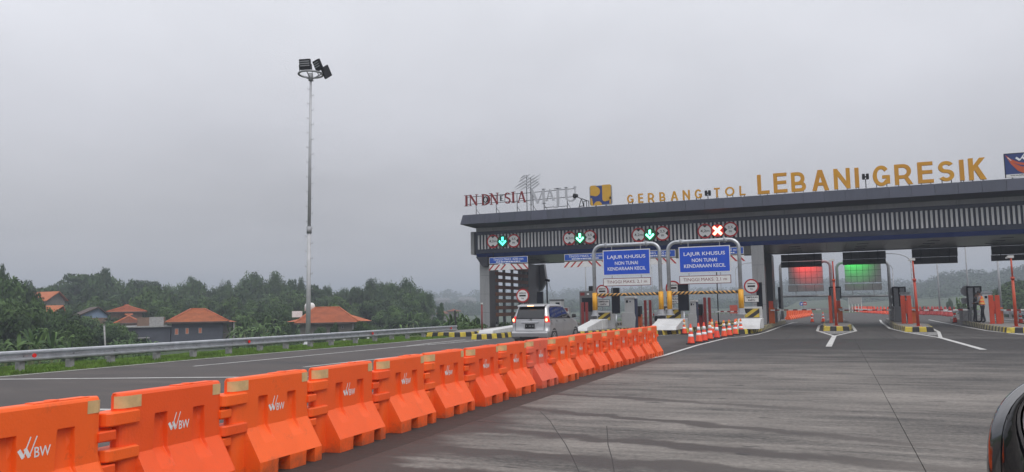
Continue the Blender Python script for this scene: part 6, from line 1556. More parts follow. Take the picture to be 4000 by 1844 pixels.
def gable(label, D, xa, xb, ye, yr, ridge_px, wallm, roofm, depth=7, sheet=None, rot=0):
    c, w, a = frame_at(D, xa, xb); ze = zat((xa+xb)/2, ye, D)-GZ; zr = zat(ridge_px, yr, D)-GZ
    t = thing('house', label, 'house', (c.x, c.y, GZ), a+rot); xr = (ridge_px-(xa+xb)/2)/(xb-xa)*w
    put('gable_wall', MB().prism([(-w/2+0.3, 0), (w/2-0.3, 0), (w/2-0.3, ze-0.12), (xr, zr-0.18), (-w/2+0.3, ze-0.12)], 0, depth, 'y'), sheet or wallm, t)
    put('base_wall', MB().box(-w/2+0.25, w/2-0.25, -0.02, depth+0.02, 0, ze-0.4), wallm, t)
    put('roof', MB().add([(-w/2, -0.5, ze), (xr, -0.5, zr), (xr, depth+0.5, zr), (-w/2, depth+0.5, ze), (-w/2, -0.5, ze-0.12), (xr, -0.5, zr-0.14), (xr, depth+0.5, zr-0.14), (-w/2, depth+0.5, ze-0.12)], [(0, 1, 2, 3), (7, 6, 5, 4), (0, 4, 5, 1), (0, 3, 7, 4), (3, 2, 6, 7)]), roofm, t)
    put('roof', MB().add([(xr, -0.5, zr), (w/2, -0.5, ze), (w/2, depth+0.5, ze), (xr, depth+0.5, zr), (xr, -0.5, zr-0.14), (w/2, -0.5, ze-0.12), (w/2, depth+0.5, ze-0.12), (xr, depth+0.5, zr-0.14)], [(0, 1, 2, 3), (7, 6, 5, 4), (0, 4, 5, 1), (1, 5, 6, 2), (3, 2, 6, 7)]), roofm, t)
    return t
gable('house with a pale blue gable end and a dark roof among the trees', 118, 305, 430, 1230, 1198, 382, wallb, oldroof, 8, lblue, 0.12)
gable('house with a steep orange roof slope high in the trees on the left', 150, 160, 268, 1174, 1138, 222, wallc, clay, 9, None, 0.65)
gable('partly hidden house with a sloping orange roof above the banana plants', 122, 184, 258, 1222, 1192, 240, wallb, clay, 8, None, 0.75)
house('house with a long low orange roof behind the blue gable house', 132, 415, 572, 1217, 1192, 3.0, wallb, 7)
gable('small orange roof peeping out behind the big tree at the far left', 160, 95, 146, 1172, 1150, 100, wallb, clay, 6)
fh = [(1640, 1700, 1212, 1200), (1745, 1800, 1216, 1208), (1700, 1755, 1226, 1214), (1845, 1875, 1168, 1160)]
for i, (xa, xb, ye, yr) in enumerate(fh[:3]):
    house(['pale far house right of the big tree clump', 'pale far house below the hazy trees left of the gate', 'far shed with a pale wall by the banana grove'][i], 230+20*i, xa, xb, ye, yr, 2.5, wallc, 8, roofm=oldroof)
# posts, poles and walls behind the guardrail
dr = thing('drain_wall', 'low concrete drain wall running below the verge behind the guardrail', 'low wall')
put('wall', MB().box(-27.2, -26.9, 10, 60, -2.7, -1.55), concp, dr); put('coping', MB().box(-27.28, -26.82, 10, 60, -1.549, -1.47), concp, dr)
put('wall', MB().box(-30.2, -29.9, 10, 60, -2.7, -1.95), concp, dr)
for i, (px, py, X_) in enumerate(((1345, 1330, -24.3), (1352+45, 1326, -24.3), (1438, 1322, -24.3), (1533, 1315, -24.3), (1302, 1333, -24.3))):
    p = PX(px, py, X_); t = thing('marker_post', ['second', 'third', 'fourth', 'fifth', 'first'][i]+' short white post from the mast, behind the guardrail', 'marker post', (p.x, p.y, -1.3), 0, 'short white posts behind the guardrail')
    put('shaft', MB().box(-0.05, 0.05, -0.05, 0.05, 0, p.z+1.5), white, t); put('tip', MB().box(-0.05, 0.05, -0.05, 0.05, p.z+1.501, p.z+1.6), swhite, t)
for (x, yt, yb, D, lb) in ((1779, 1213, 1290, 55, 'dark leaning wooden pole by the banana grove'), (410, 1272, 1346, 60, 'thin pale pole standing among the trees left of the bluish house')):
    a = PD(x, yt, D); b = PD(x+8, yb, D); t = thing('wooden_pole', lb, 'pole', (b.x, b.y, b.z-1.5)); put('shaft', MB().tube([(0, 0, 0), ((a.x-b.x)*1.3, (a.y-b.y)*1.3, a.z-b.z+1.5)], 0.06, 6), black if x > 1000 else concp, t)
    put('cap', MB().tube([((a.x-b.x)*1.3, (a.y-b.y)*1.3, a.z-b.z+1.5), ((a.x-b.x)*1.3, (a.y-b.y)*1.3, a.z-b.z+1.56)], 0.075, 6), concp, t)

# ------------------------------------------------------------------ vegetation
def leafmat(name, c1, c2, rnd=0.25):
    m = bpy.data.materials.new(name); m.use_nodes = True; t = m.node_tree; b = t.nodes['Principled BSDF']; nn = t.nodes.new; ll = t.links.new
    g = nn('ShaderNodeNewGeometry'); no = nn('ShaderNodeTexNoise'); no.inputs['Scale'].default_value = 0.55; no.inputs['Detail'].default_value = 5
    ll(g.outputs['Position'], no.inputs['Vector']); r = nn('ShaderNodeValToRGB'); ll(no.outputs[0], r.inputs[0])
    r.color_ramp.elements[0].position = 0.35; r.color_ramp.elements[1].position = 0.68
    r.color_ramp.elements[0].color = (*c1, 1); r.color_ramp.elements[1].color = (*c2, 1)
    oi = nn('ShaderNodeObjectInfo'); hs = nn('ShaderNodeHueSaturation'); v = nn('ShaderNodeMapRange'); v.inputs[3].default_value = 1-rnd; v.inputs[4].default_value = 1+rnd
    ll(oi.outputs['Random'], v.inputs[0]); ll(v.outputs[0], hs.inputs['Value']); ll(r.outputs[0], hs.inputs['Color']); ll(hs.outputs[0], b.inputs['Base Color'])
    b.inputs['Roughness'].default_value = 0.75; b.inputs['Specular IOR Level'].default_value = 0.25
    return m
lf_dark = leafmat('dark broad leaves', (0.022, 0.043, 0.017), (0.056, 0.10, 0.034))
lf_mid = leafmat('mid green leaves', (0.036, 0.07, 0.022), (0.085, 0.145, 0.042))
lf_bam = leafmat('bamboo leaves', (0.036, 0.068, 0.028), (0.09, 0.145, 0.055))
lf_ban = leafmat('banana leaf', (0.035, 0.075, 0.022), (0.12, 0.19, 0.06), 0.3)
lf_far = leafmat('distant leaves', (0.03, 0.055, 0.024), (0.06, 0.10, 0.04), 0.15)
bark = mat('tree bark', (0.07, 0.055, 0.042), 0.95, vary=0.3, scale=6)
def quads(P, Nrm, size, r, asp=0.6):
    n = len(P); Nn = Nrm/np.linalg.norm(Nrm, axis=1, keepdims=True)
    A = np.cross(Nn, r.normal(size=(n, 3))); A /= np.linalg.norm(A, axis=1, keepdims=True); B = np.cross(Nn, A)
    s = size[:, None]; a = A*s; b = B*s*asp
    V = np.stack([P-a, P-b*0.9, P+a, P+b*0.9], 1)
    return V
def mesh_quads(name, V, m):
    n = len(V); me = bpy.data.meshes.new(name); me.vertices.add(4*n); me.loops.add(4*n); me.polygons.add(n)
    me.vertices.foreach_set('co', V.reshape(-1)); me.loops.foreach_set('vertex_index', np.arange(4*n)); me.polygons.foreach_set('loop_start', np.arange(0, 4*n, 4)); me.update(calc_edges=True)
    me.materials.append(m); return me
def crown(seed, R=4.0, Hc=6.0, nb=16, nl=4200, ls=0.30, flat=0.75):
    r = np.random.default_rng(seed); P = []; Nn = []
    th = r.uniform(0, 6.283, nb); rr = R*np.sqrt(r.random(nb))*0.72; zz = r.uniform(0.12, 0.86, nb)*Hc
    rr *= np.sqrt(np.clip(1-((zz/Hc-0.45)/0.62)**2, 0.1, 1)); br = r.uniform(0.24, 0.44, nb)*R
    for k in range(nb):
        n = int(nl*br[k]**2/np.sum(br**2)); d = r.normal(size=(n, 3)); d /= np.linalg.norm(d, axis=1, keepdims=True)
        lump = 1+0.18*np.sin(d[:, 0]*5+k)*np.sin(d[:, 1]*6-k)+0.1*np.sin(d[:, 2]*9+k)
        q = np.array([rr[k]*math.cos(th[k]), rr[k]*math.sin(th[k]), zz[k]])+d*(br[k]*lump*(0.55+0.5*r.random(n)**0.4))[:, None]*np.array([1, 1, flat])
        P.append(q); Nn.append(d+r.normal(0, 0.45, (n, 3)))
    P = np.concatenate(P); Nn = np.concatenate(Nn); return quads(P, Nn, r.uniform(0.6, 1.3, len(P))*ls, r)
def bamboo(seed, R=5.0, Hc=11.0, nc=46, per=170, ls=0.27):
    r = np.random.default_rng(seed); P = []; Nn = []
    for k in range(nc):
        a = r.uniform(0, 6.283); lean = r.uniform(0.15, 1.0)**0.7*R; h = Hc*r.uniform(0.55, 1.0)*(1-0.28*(lean/R)**2); n = per
        t = r.uniform(0.12, 1.0, n)**0.7; out = lean*(0.25*t+0.75*t**2.0)
        z = h*np.sin(np.minimum(t/0.8, 1)*1.5708)**0.8-np.maximum(t-0.8, 0)*h*r.uniform(0.6, 1.7)
        sp = (0.35+0.75*np.sin(np.clip(t*1.05, 0, 1)*3.0))*np.where(t > 0.82, 0.45, 1.0)
        x = math.cos(a)*out+r.normal(0, 1, n)*sp*0.55; y = math.sin(a)*out+r.normal(0, 1, n)*sp*0.55; z = z+r.normal(0, 1, n)*sp*0.42
        P.append(np.stack([x, y, z], 1)); Nn.append(np.stack([math.cos(a)+r.normal(0, 0.6, n), math.sin(a)+r.normal(0, 0.6, n), r.normal(0.35, 0.6, n)], 1))
    P = np.concatenate(P); Nn = np.concatenate(Nn); return quads(P, Nn, r.uniform(0.6, 1.3, len(P))*ls, r, 0.4)
crowns = [mesh_quads('crown', crown(s, nb=b, nl=5200, ls=0.27), m) for s, b, m in ((1, 16, lf_dark), (2, 20, lf_mid), (3, 13, lf_dark), (4, 18, lf_mid), (5, 22, lf_dark))]
umbr = mesh_quads('crown', crown(9, R=4.5, Hc=3.4, nb=18, nl=3200, ls=0.25, flat=0.4), lf_dark)
bams = [mesh_quads('crown', bamboo(s, nc=n), lf_bam) for s, n in ((11, 48), (12, 40), (13, 54))]
def trunk_mesh(seed, h, r0, R):
    r = random.Random(seed); mb = MB(); mb.tube([(0, 0, -0.3), (0.05, 0.03, h*0.5), (0.1, -0.05, h)], [r0, r0*0.8, r0*0.55], 7)
    for k in range(5):
        a = r.uniform(0, 6.28); mb.tube([(0.06, 0, h*(0.6+0.08*k)), (math.cos(a)*R*0.35, math.sin(a)*R*0.35, h*1.15+0.4*k*0.3), (math.cos(a)*R*0.6, math.sin(a)*R*0.6, h*1.5+0.5)], [r0*0.45, r0*0.3, r0*0.12], 5)
    return mb.mesh('trunk', bark)
trunks = [trunk_mesh(k, 3.0, 0.2, 2.2) for k in range(3)]
bt = MB()
for k in range(14):
    a = k*2.4; l = 0.3+0.1*k; bt.tube([(0.25*math.cos(a), 0.25*math.sin(a), -0.3), (l*0.5*math.cos(a), l*0.5*math.sin(a), 3.5), (l*1.3*math.cos(a), l*1.3*math.sin(a), 6.5)], [0.06, 0.05, 0.02], 4)
btm = bt.mesh('stems', mat('bamboo stem', (0.10, 0.12, 0.05), 0.7, vary=0.2))
def tree(x, ytop, D, wpx, kind, label, group='trees of the wood behind the houses', zg=None):
    """kind 0-4 broadleaf, 'b' bamboo, 'u' umbrella; fitted so that the crown top reaches the pixel row ytop"""
    p = PD(x, ytop, D); zg = float(terrain(p.x, p.y)) if zg is None else zg; H_ = max(2.0, p.z-zg)
    nm = 'bamboo_clump' if kind == 'b' else 'tree'
    t = thing(nm, label, 'bamboo' if kind == 'b' else 'tree', (p.x, p.y, zg), random.uniform(0, 6.28), group)
    wid = wpx/F*D*0.5*(1.75 if kind == 'b' else 1.12)
    if kind == 'b':
        me = random.choice(bams); s = wid/5.6; c = put('crown', me, None, t); c.scale = (s, s, H_/11.2); q = put('stems', btm, None, t); q.scale = (s, s, H_/11.2)
    else:
        me = umbr if kind == 'u' else crowns[kind % 5]; hc = 3.6 if kind == 'u' else 6.0
        frac = 0.34 if kind == 'u' else 0.88
        c = put('crown', me, None, t); sz = H_*frac/hc; c.scale = (wid/4.2, wid/4.2, sz); c.location = (0, 0, H_*(1-frac)-0.1*H_*0)
        q = put('trunk', trunks[(x+len(label)) % 3 if isinstance(x, int) else 0], None, t); q.scale = (wid/4.2, wid/4.2, H_*(1-frac*0.75)/5.2)
    return t
# the wood behind the houses, from left to right, back row first
W_ = 'tree in the hazy wood '
back = [(12, 1085, 105, 150, 1, 'big dark leafy tree cut by the left edge'), (85, 1095, 112, 130, 0, 'rounded dark tree second from the left edge'), (70, 1180, 84, 170, 1, 'broad low tree in front at the far left'), (15, 1200, 80, 150, 3, 'broad dense tree filling the left edge below the skyline'),
        (130, 1170, 90, 120, 3, 'rounded tree beside the small orange roof peeping out'), (9, 1040, 118, 46, 2, 'thin spiky treetop at the left picture edge')]
for x, y, D, w, k, lb in back: tree(x, y, D, w, k, lb, 'trees at the left edge')
sky_row = [(112, 1100, 190, 70, 2, 0), (165, 1128, 200, 60, 4, 0), (205, 1110, 200, 90, 0, 0), (222, 1092, 205, 24, 'b', 0), (262, 1098, 205, 90, 1, 0), (318, 1064, 195, 120, 'u', 0), (330, 1080, 198, 130, 2, 0), (385, 1062, 190, 130, 0, 0), (408, 1052, 188, 60, 4, 0),
           (455, 1082, 195, 110, 1, 0), (480, 1080, 195, 40, 'b', 0), (525, 1100, 200, 100, 3, 0), (570, 1090, 195, 90, 'u', 0), (600, 1106, 200, 90, 2, 0), (645, 1090, 190, 70, 'b', 0), (690, 1090, 188, 90, 'b', 0), (745, 1082, 185, 80, 'b', 0), (790, 1098, 185, 90, 1, 0),
           (840, 1102, 185, 80, 'b', 0), (885, 1094, 185, 70, 'b', 0), (935, 1074, 180, 64, 'b', 0), (985, 1062, 175, 110, 'b', 0), (1030, 1060, 172, 110, 'b', 0), (1075, 1062, 172, 90, 'b', 0), (1110, 1084, 172, 80, 'b', 0), (1140, 1096, 175, 90, 2, 0),
           (1176, 1084, 170, 44, 'b', 0), (1215, 1108, 172, 80, 0, 0), (1250, 1122, 172, 90, 'u', 0), (1275, 1093, 168, 46, 'b', 0), (1312, 1118, 172, 80, 'b', 0), (1345, 1104, 168, 44, 'b', 0), (1388, 1124, 165, 70, 'b', 0), (1408, 1104, 160, 80, 'b', 0),
           (1455, 1088, 158, 100, 'b', 0), (1500, 1078, 155, 90, 'b', 0), (1545, 1084, 155, 110, 'b', 0), (1590, 1084, 155, 90, 'b', 0), (1640, 1104, 152, 80, 'b', 0), (1668, 1124, 152, 60, 'b', 0)]
where = [(160, 'left of the blue gable'), (300, 'above the steep orange roof'), (440, 'above the blue gable'), (600, 'above the long orange roof'), (760, 'above the bluish house'), (900, 'right of the bluish house'),
         (1120, 'on the crest left of the mast'), (1230, 'behind the mast'), (1360, 'above the house by the mast'), (1500, 'left of the green field'), (1700, 'above the green field')]
def loc_of(x): return next((n for lim, n in where if x <= lim), where[-1][1])
kinds = {'b': 'bamboo clump', 'u': 'flat topped tree'}
cntw = {}
ords = ['leftmost ', 'second ', 'third ', 'fourth ', 'fifth ', 'sixth ', 'seventh ', 'eighth ']
def uniq(s):
    n = cntw.get(s, 0); cntw[s] = n+1; return n
for x, y, D, w, k, _ in sky_row:
    b = 'skyline %s %s' % (kinds.get(k, 'rounded tree'), loc_of(x)); n = uniq(b)
    tree(x, y, D, w, k, ords[min(n, 7)]+b)
for row, (y0, amp, D0, n, wpx) in enumerate(((1128, 14, 165, 17, 120), (1160, 16, 145, 17, 115), (1192, 14, 126, 17, 105))):
    for i in range(n):
        x = 170+(1640-170)*(i+0.5*(row % 2))/n+random.uniform(-18, 18)
        if row == 2 and (600 < x < 720 or 300 < x < 470): pass
        k = random.choice([0, 1, 2, 3, 4, 'b', 1, 3]) if x > 500 else random.choice([0, 1, 2, 3, 4])
        yy = y0+random.uniform(-amp, amp)
        if 140 < x < 300 and row == 1: yy = 1185
        if row == 2 and 150 < x < 600: yy = 1238+random.uniform(-4, 6); D_ = 112
        else: D_ = D0+random.uniform(-6, 6)
        b = '%s in the %s wood %s' % (kinds.get(k, 'dark green tree' if k in (0, 2, 4) else 'mid green tree'), ('upper', 'middle', 'lower')[row], loc_of(x)); m = uniq(b)
        tree(x, yy, D_, wpx*random.uniform(0.85, 1.25), k, ords[min(m, 7)]+b)
near = [(300, 1258, 70, 120, 3, 'light green layered tree on a short trunk left of the thin pale pole'), (215, 1225, 78, 110, 0, 'dark tree behind the banana plants on the left'), (420, 1275, 82, 100, 2, 'dark bushy tree just right of the thin pale pole'),
        (460, 1262, 95, 110, 1, 'bushy tree in front of the weathered brown roof'), (260, 1210, 100, 90, 4, 'rounded tree below the steep orange roof'), (1010, 1215, 110, 130, 0, 'dark rounded tree between the two orange roofed houses'), (960, 1232, 104, 110, 1, 'mid green tree right of the bluish grey house'),
        (1090, 1200, 115, 130, 2, 'dark tree above the banana grove left of the mast'), (1120, 1212, 108, 90, 4, 'dark tree just left of the floodlight mast'), (1400, 1252, 78, 60, 0, 'small dark shrubby tree in front of the house behind the mast'), (1310, 1262, 82, 40, 2, 'small sapling before the wall of the house behind the mast'),
        (1425, 1258, 80, 44, 1, 'thin open sapling at the right corner of the house behind the mast'), (1250, 1278, 82, 50, 4, 'low shrub right of the mast foot'), (1725, 1186, 118, 42, 2, 'small dark tree standing alone before the hazy hills'), (1590, 1196, 130, 110, 0, 'rounded tree below the big bamboo clump'), (1510, 1215, 125, 120, 3, 'bushy tree beside the green field'),
        (1650, 1222, 118, 80, 1, 'bush at the right foot of the big clump'), (1855, 1238, 75, 50, 0, 'dense shrub beside the grille wall column'), (1700, 1240, 110, 70, 2, 'low dark bush left of the leaning pole'), (1560, 1232, 112, 90, 2, 'low dark bush in front of the big clump')]
for x, y, D, w, k, lb in near: tree(x, y, D, w, k, lb, 'trees around the houses')
# undergrowth closing the foot of the wood, nobody could count it
def shrubs(name, label, pts, m, n_per, ls, seed, hgt):
    r = np.random.default_rng(seed); V = []
    for (x, y, z, rad, h) in pts:
        n = n_per; d = r.normal(size=(n, 3)); d /= np.linalg.norm(d, axis=1, keepdims=True); d[:, 2] = np.abs(d[:, 2])
        P = np.array([x, y, z])+d*np.array([rad, rad, h])*(0.6+0.4*r.random(n)[:, None]); V.append(quads(P, d+r.normal(0, 0.5, (n, 3)), r.uniform(0.6, 1.3, n)*ls, r))
    return tag(link(name, mesh_quads(name, np.concatenate(V), m)), label, 'shrubs', kind='stuff')
rs = random.Random(3); pts = []
for x in range(-40, 1720, 26):
    for D in (76, 92, 108, 124, 140):
        if 600 < x < 920 and D < 110: continue
        if 1130 < x < 1440 and D < 108: continue
        if x > 1420 and D < 100: continue
        p = PD(x+rs.uniform(-12, 12), 1230, D+rs.uniform(-6, 6)); z = float(terrain(p.x, p.y)); pts.append((p.x, p.y, z, rs.uniform(1.2, 2.2), rs.uniform(0.8, 2.0) if D > 80 else rs.uniform(0.6, 1.2)))
shrubs('undergrowth', 'dark undergrowth at the foot of the wood and around the houses', pts, lf_mid, 220, 0.17, 5, 1)

pts = []
for k in range(70):
    x = rs.uniform(-25.5, -21.8); y = rs.uniform(39.5, 66); x = min(x, -22.2) if y > 50 else min(x, -21.9)
    pts.append((x, y, float(terrain(x, y))-0.05, rs.uniform(0.35, 0.8), rs.uniform(0.3, 0.75)))
shrubs('low_shrubs', 'low dark shrubs between the guardrail end and the grille wall', pts, lf_mid, 160, 0.09, 8, 1)
# banana plants: every leaf an arched blade with a droop
def leaf_mb(L_, w, rise, droop):
    mb = MB(); n = 7; top = []
    for i in range(n+1):
        t_ = i/n; x = L_*t_*(1-0.18*t_); z = rise*math.sin(t_*1.9)-droop*t_*t_; ww = w*math.sin(min(1, t_*1.15+0.06)*3.0)**0.6 if t_ < 0.98 else 0.02
        top.append((x, z, max(0.02, ww)))
    vs = []
    for x, z, ww in top: vs += [(x, -ww, z-0.10*ww), (x, 0, z+0.06), (x, ww, z-0.10*ww)]
    fs = []
    for i in range(n):
        a = i*3; fs += [(a, a+3, a+4, a+1), (a+1, a+4, a+5, a+2)]
    mb.add(vs, fs, smooth=True); return mb
leaves = [leaf_mb(*a).mesh('leaf', lf_ban) for a in ((1.35, 0.13, 1.0, 0.75), (1.5, 0.14, 0.8, 1.3), (1.0, 0.12, 1.35, 0.1), (1.25, 0.13, 0.5, 1.5))]
pst = MB().tube([(0, 0, -0.2), (0.03, 0, 1.0), (0.0, 0.04, 1.8)], [0.13, 0.1, 0.06], 7).mesh('stem', mat('banana stem', (0.13, 0.15, 0.06), 0.7, vary=0.25))
def banana(x, y, D, s, label, grp):
    p = PD(x, y, D); zg = float(terrain(p.x, p.y)); t = thing('banana_plant', label, 'banana plant', (p.x, p.y, zg), random.uniform(0, 6.28), grp)
    h = p.z-zg; k0 = max(0.6, h-1.0*s)/1.8; st = put('stem', pst, None, t); st.scale = (s, s, k0)
    for k in range(9):
        o = put('leaf', random.choice(leaves), None, t, loc=(0, 0, 1.72*k0), rot=(0, random.uniform(-0.35, 0.15) if k < 6 else -0.8, k*2.4+random.uniform(-0.3, 0.3))); o.scale = (s, s, s)
bl = [(28, 1322, 'leftmost banana plant above the guardrail'), (75, 1316, 'second banana plant from the left edge'), (120, 1295, 'tall banana plant with raised leaves on the left'), (133, 1300, 'banana plant tucked behind the tallest one on the left'), (160, 1302, 'banana plant just right of the tallest on the left'), (205, 1308, 'banana plant with a pale leaf near the left reflector'),
      (235, 1314, 'banana plant left of the layered tree'), (268, 1334, 'low banana plant right under the layered tree')]
for x, y, lb in bl: banana(x, y, 58+random.uniform(-3, 3), 0.9, lb, 'banana plants on the left')
mm = [(905, 1280), (935, 1272), (958, 1266), (985, 1262), (1010, 1270), (1030, 1250), (1045, 1246), (1062, 1262), (1085, 1264), (1100, 1270), (960, 1290), (1020, 1288), (1070, 1286)]
OR = ['first', 'second', 'third', 'fourth', 'fifth', 'sixth', 'seventh', 'eighth', 'ninth', 'tenth', 'eleventh', 'twelfth', 'thirteenth', 'fourteenth', 'fifteenth']
for i, (x, y) in enumerate(sorted(mm)): banana(x, y, 92+random.uniform(-6, 6), 1.1, OR[i]+' banana plant from the left between the two orange roofed houses', 'banana grove between the houses')
nn_ = [(1560, 1240), (1590, 1236), (1615, 1228), (1752, 1240), (1768, 1236), (1785, 1238), (1800, 1246), (1818, 1242), (1838, 1252), (1755, 1262), (1780, 1266), (1805, 1268), (1830, 1272), (1740, 1262)]
for i, (x, y) in enumerate(sorted(nn_)): banana(x, y, (112 if x < 1700 else 72)+random.uniform(-4, 4), 1.15, OR[i-(0 if x < 1700 else 3)]+' banana plant from the left %s' % ('below the bamboo by the green field' if x < 1700 else 'around the leaning pole by the gate'), 'banana grove below the clump' if x < 1700 else 'banana grove left of the gate')
for x, y, D, lb in ((455, 1322, 80, 'banana plant right of the thin pale pole'), (590, 1328, 82, 'low banana plant before the bluish annex'), (500, 1330, 82, 'low banana plant under the weathered house')): banana(x, y, D, 0.9, lb, 'single banana plants near the weathered house')

# far hills: woods that read as one mass in the haze
def wood(name, label, prof, D, seed, depth=70, m=None, ls=0.8, dens=1.0, base=1215):
    r = np.random.default_rng(seed); V = []
    xs_ = [p[0] for p in prof]; ys_ = [p[1] for p in prof]
    for layer in range(5):
        for x in np.arange(xs_[0], xs_[-1], 9+3*layer*0):
            x2 = x+r.uniform(-8, 8); yt = float(np.interp(x2, xs_, ys_))+layer*16+r.uniform(-5, 9); Dl = D+depth*(1-layer/3)-depth*0.3
            p = PD(x2, yt, Dl); zg = float(terrain(p.x, p.y)); rad = r.uniform(2.0, 4.2)*D/400; hh = max(1.5, min(p.z-zg, r.uniform(7, 11)*D/400)); n = int(130*dens)
            d = r.normal(size=(n, 3)); d /= np.linalg.norm(d, axis=1, keepdims=True)
            P = np.array([p.x, p.y, p.z-hh*0.5])+d*np.array([rad, rad, hh*0.5])*(0.5+0.5*r.random(n)[:, None]**0.5)
            V.append(quads(P, d+r.normal(0, 0.4, (n, 3)), r.uniform(0.6, 1.3, n)*ls*0.62, r, 0.7))
    return tag(link(name, mesh_quads(name, np.concatenate(V), m or lf_far)), label, 'wood', kind='stuff')
wood('distant_wood', 'blue hazy wood on the far hills left of the toll gate', [(1660, 1135), (1690, 1126), (1715, 1140), (1745, 1130), (1775, 1132), (1800, 1148), (1830, 1146), (1850, 1126), (1880, 1124), (1960, 1130), (2040, 1150), (2120, 1125), (2160, 1135), (2180, 1150), (2200, 1122), (2300, 1118), (2380, 1128)], 850, 21, ls=1.6)
wood('distant_wood', 'blue hazy wood seen through the toll lanes', [(2380, 1126), (2450, 1120), (2490, 1110), (2560, 1116), (2640, 1130), (2740, 1122), (2860, 1118), (2960, 1112), (3040, 1092), (3120, 1086), (3260, 1084), (3400, 1088), (3470, 1084), (3530, 1088), (3600, 1100)], 740, 22, ls=1.5)
wood('distant_wood', 'dim blue green wooded hill at the right behind the islands', [(3570, 1104), (3600, 1092), (3640, 1080), (3690, 1060), (3740, 1052), (3790, 1052), (3830, 1050), (3850, 1062), (3900, 1048), (3960, 1040), (4010, 1026), (4120, 1010), (4300, 1015)], 520, 23, ls=1.1, dens=1.2)
wood('distant_wood', 'lower hazy wood at the foot of the far hills', [(1680, 1178), (1760, 1172), (1900, 1180), (2100, 1168), (2400, 1172), (2900, 1165), (3200, 1150), (3500, 1140), (3700, 1110), (4100, 1090)], 430, 24, ls=0.9, dens=0.8)
wood('roadside_wood', 'greener wood close behind the guardrail at the far right', [(3885, 1135), (3900, 1120), (3930, 1105), (3970, 1096), (4020, 1090), (4150, 1080)], 150, 25, depth=22, m=lf_mid, ls=0.42, dens=2.2)
for x, y, D in ((3745, 1238, 120), (3770, 1240, 118), (3800, 1238, 116)): banana(x, y, D, 1.2, {3745: 'left', 3770: 'middle', 3800: 'right'}[x]+' banana plant beyond the exit road, behind the two standing people', 'banana plants beyond the exit road')
tree(3709, 1168, 190, 24, 2, 'small round tree standing alone in the haze right of the one worker island', 'lone trees'); tree(3612, 1195, 180, 30, 0, 'low bush in the hazy field right of the one worker island', 'lone trees')
wb = MB()
for (x0, x1, y0, y1, D) in ((1790, 1850, 1160, 1170, 440), (1700, 1760, 1164, 1172, 450), (1835, 1860, 1163, 1176, 430), (2640, 2680, 1110, 1130, 900)):
    if D > 800: continue
    D *= 1.5; a = PD(x0, y0, D); b = PD(x1, y1, D); t = thing('far_shed', {1790: 'large pale shed roof in the haze just left of the gate', 1700: 'left of the pale shed roofs in the haze', 1835: 'small pale shed roof beside the gate column in the haze'}[x0], 'shed', (a.x, a.y, b.z-3), math.atan2(b.y-a.y, b.x-a.x), 'pale sheds in the haze')
    w = math.hypot(b.x-a.x, b.y-a.y); put('wall', MB().box(0, w, 0, 8, -2, 3), wallc, t); put('roof', MB().prism([(-0.5, 3.0), (w+0.5, 3.0), (w*0.9, 3+a.z-b.z), (w*0.1, 3+a.z-b.z)], -0.4, 8.4, 'y'), concp, t)

# ------------------------------------------------------------------ beyond the gate
def small_barrier_row(label, pts, m, group, hgt=0.85, mat_=None):
    for i, (x, y, a) in enumerate(pts):
        t = thing('water_barrier', OR[i]+' '+label, 'traffic barrier', (x, y, 0), a, group)
        o = put('body', MB().add([(sx_*w_, sy_*0.55, z_) for z_, w_ in ((0, 0.28), (0.15, 0.28), (0.42, 0.1), (hgt, 0.085)) for sx_, sy_ in ((-1, -1), (1, -1), (1, 1), (-1, 1))],
            [(3, 2, 1, 0), (12, 13, 14, 15)]+[(k*4+j, k*4+(j+1) % 4, k*4+4+(j+1) % 4, k*4+4+j) for k in range(3) for j in range(4)]), m, t)
        put('top_cap', MB().box(-0.05, 0.05, -0.4, 0.4, hgt+0.001, hgt+0.03), m, t)
a0 = PZ(*(3080, 1249), 0); a1 = PZ(3168, 1233, 0); nb_ = 14
small_barrier_row('orange barrier from the near end of the row beyond the gate', [(a0.x+(a1.x-a0.x)*k/nb_, a0.y+(a1.y-a0.y)*k/nb_, math.atan2(-(a1.x-a0.x), a1.y-a0.y)) for k in range(nb_+1)], orange, 'orange barriers beyond the gate')
b0_, b1_ = PZ(3345, 1219, 0), PZ(3470, 1228, 0)
def far_cone_row(pts, label, group, m=None):
    for i, (x, y) in enumerate(pts):
        t = thing('traffic_cone', OR[i]+' '+label, 'traffic cone', (x, y, 0), 0, group)
        put('body', MB().lathe([(0.36, 0.0), (0.34, 0.1), (0.2, 0.45), (0.09, 0.95), (0.08, 1.0)], 10), m or coner, t); put('collar', MB().lathe([(0.205, 0.47), (0.165, 0.6)], 10), conew, t)
far_cone_row([(b0_.x+(b1_.x-b0_.x)*k/11, b0_.y+(b1_.y-b0_.y)*k/11) for k in range(12)], 'red and white marker from the left in the far row', 'far red and white markers')
far_cone_row([tuple(PZ(x, y, 0))[:2] for x, y in ((3596, 1229), (3613, 1230), (3628, 1230), (3643, 1230), (3654, 1231), (3664, 1231), (3678, 1232), (3694, 1234), (3712, 1236))], 'squat red marker from the left before the two standing people', 'dark red markers beyond the gate', mat('dull red plastic', (0.40, 0.035, 0.03), 0.5, vary=0.1))
p = PD(2866, 1210, 120); t = thing('warning_board', 'orange red board standing beyond the lane of the right blue sign', 'warning board', (p.x, p.y, 0), 0)
h_ = PD(2866, 1192, 120).z; put('board', MB().box(-0.55, 0.55, 0, 0.1, 0.3, h_), redpaint, t); put('leg', MB().box(-0.45, -0.38, 0.1, 0.16, 0, h_*0.9).box(0.38, 0.45, 0.1, 0.16, 0, h_*0.9), black, t)
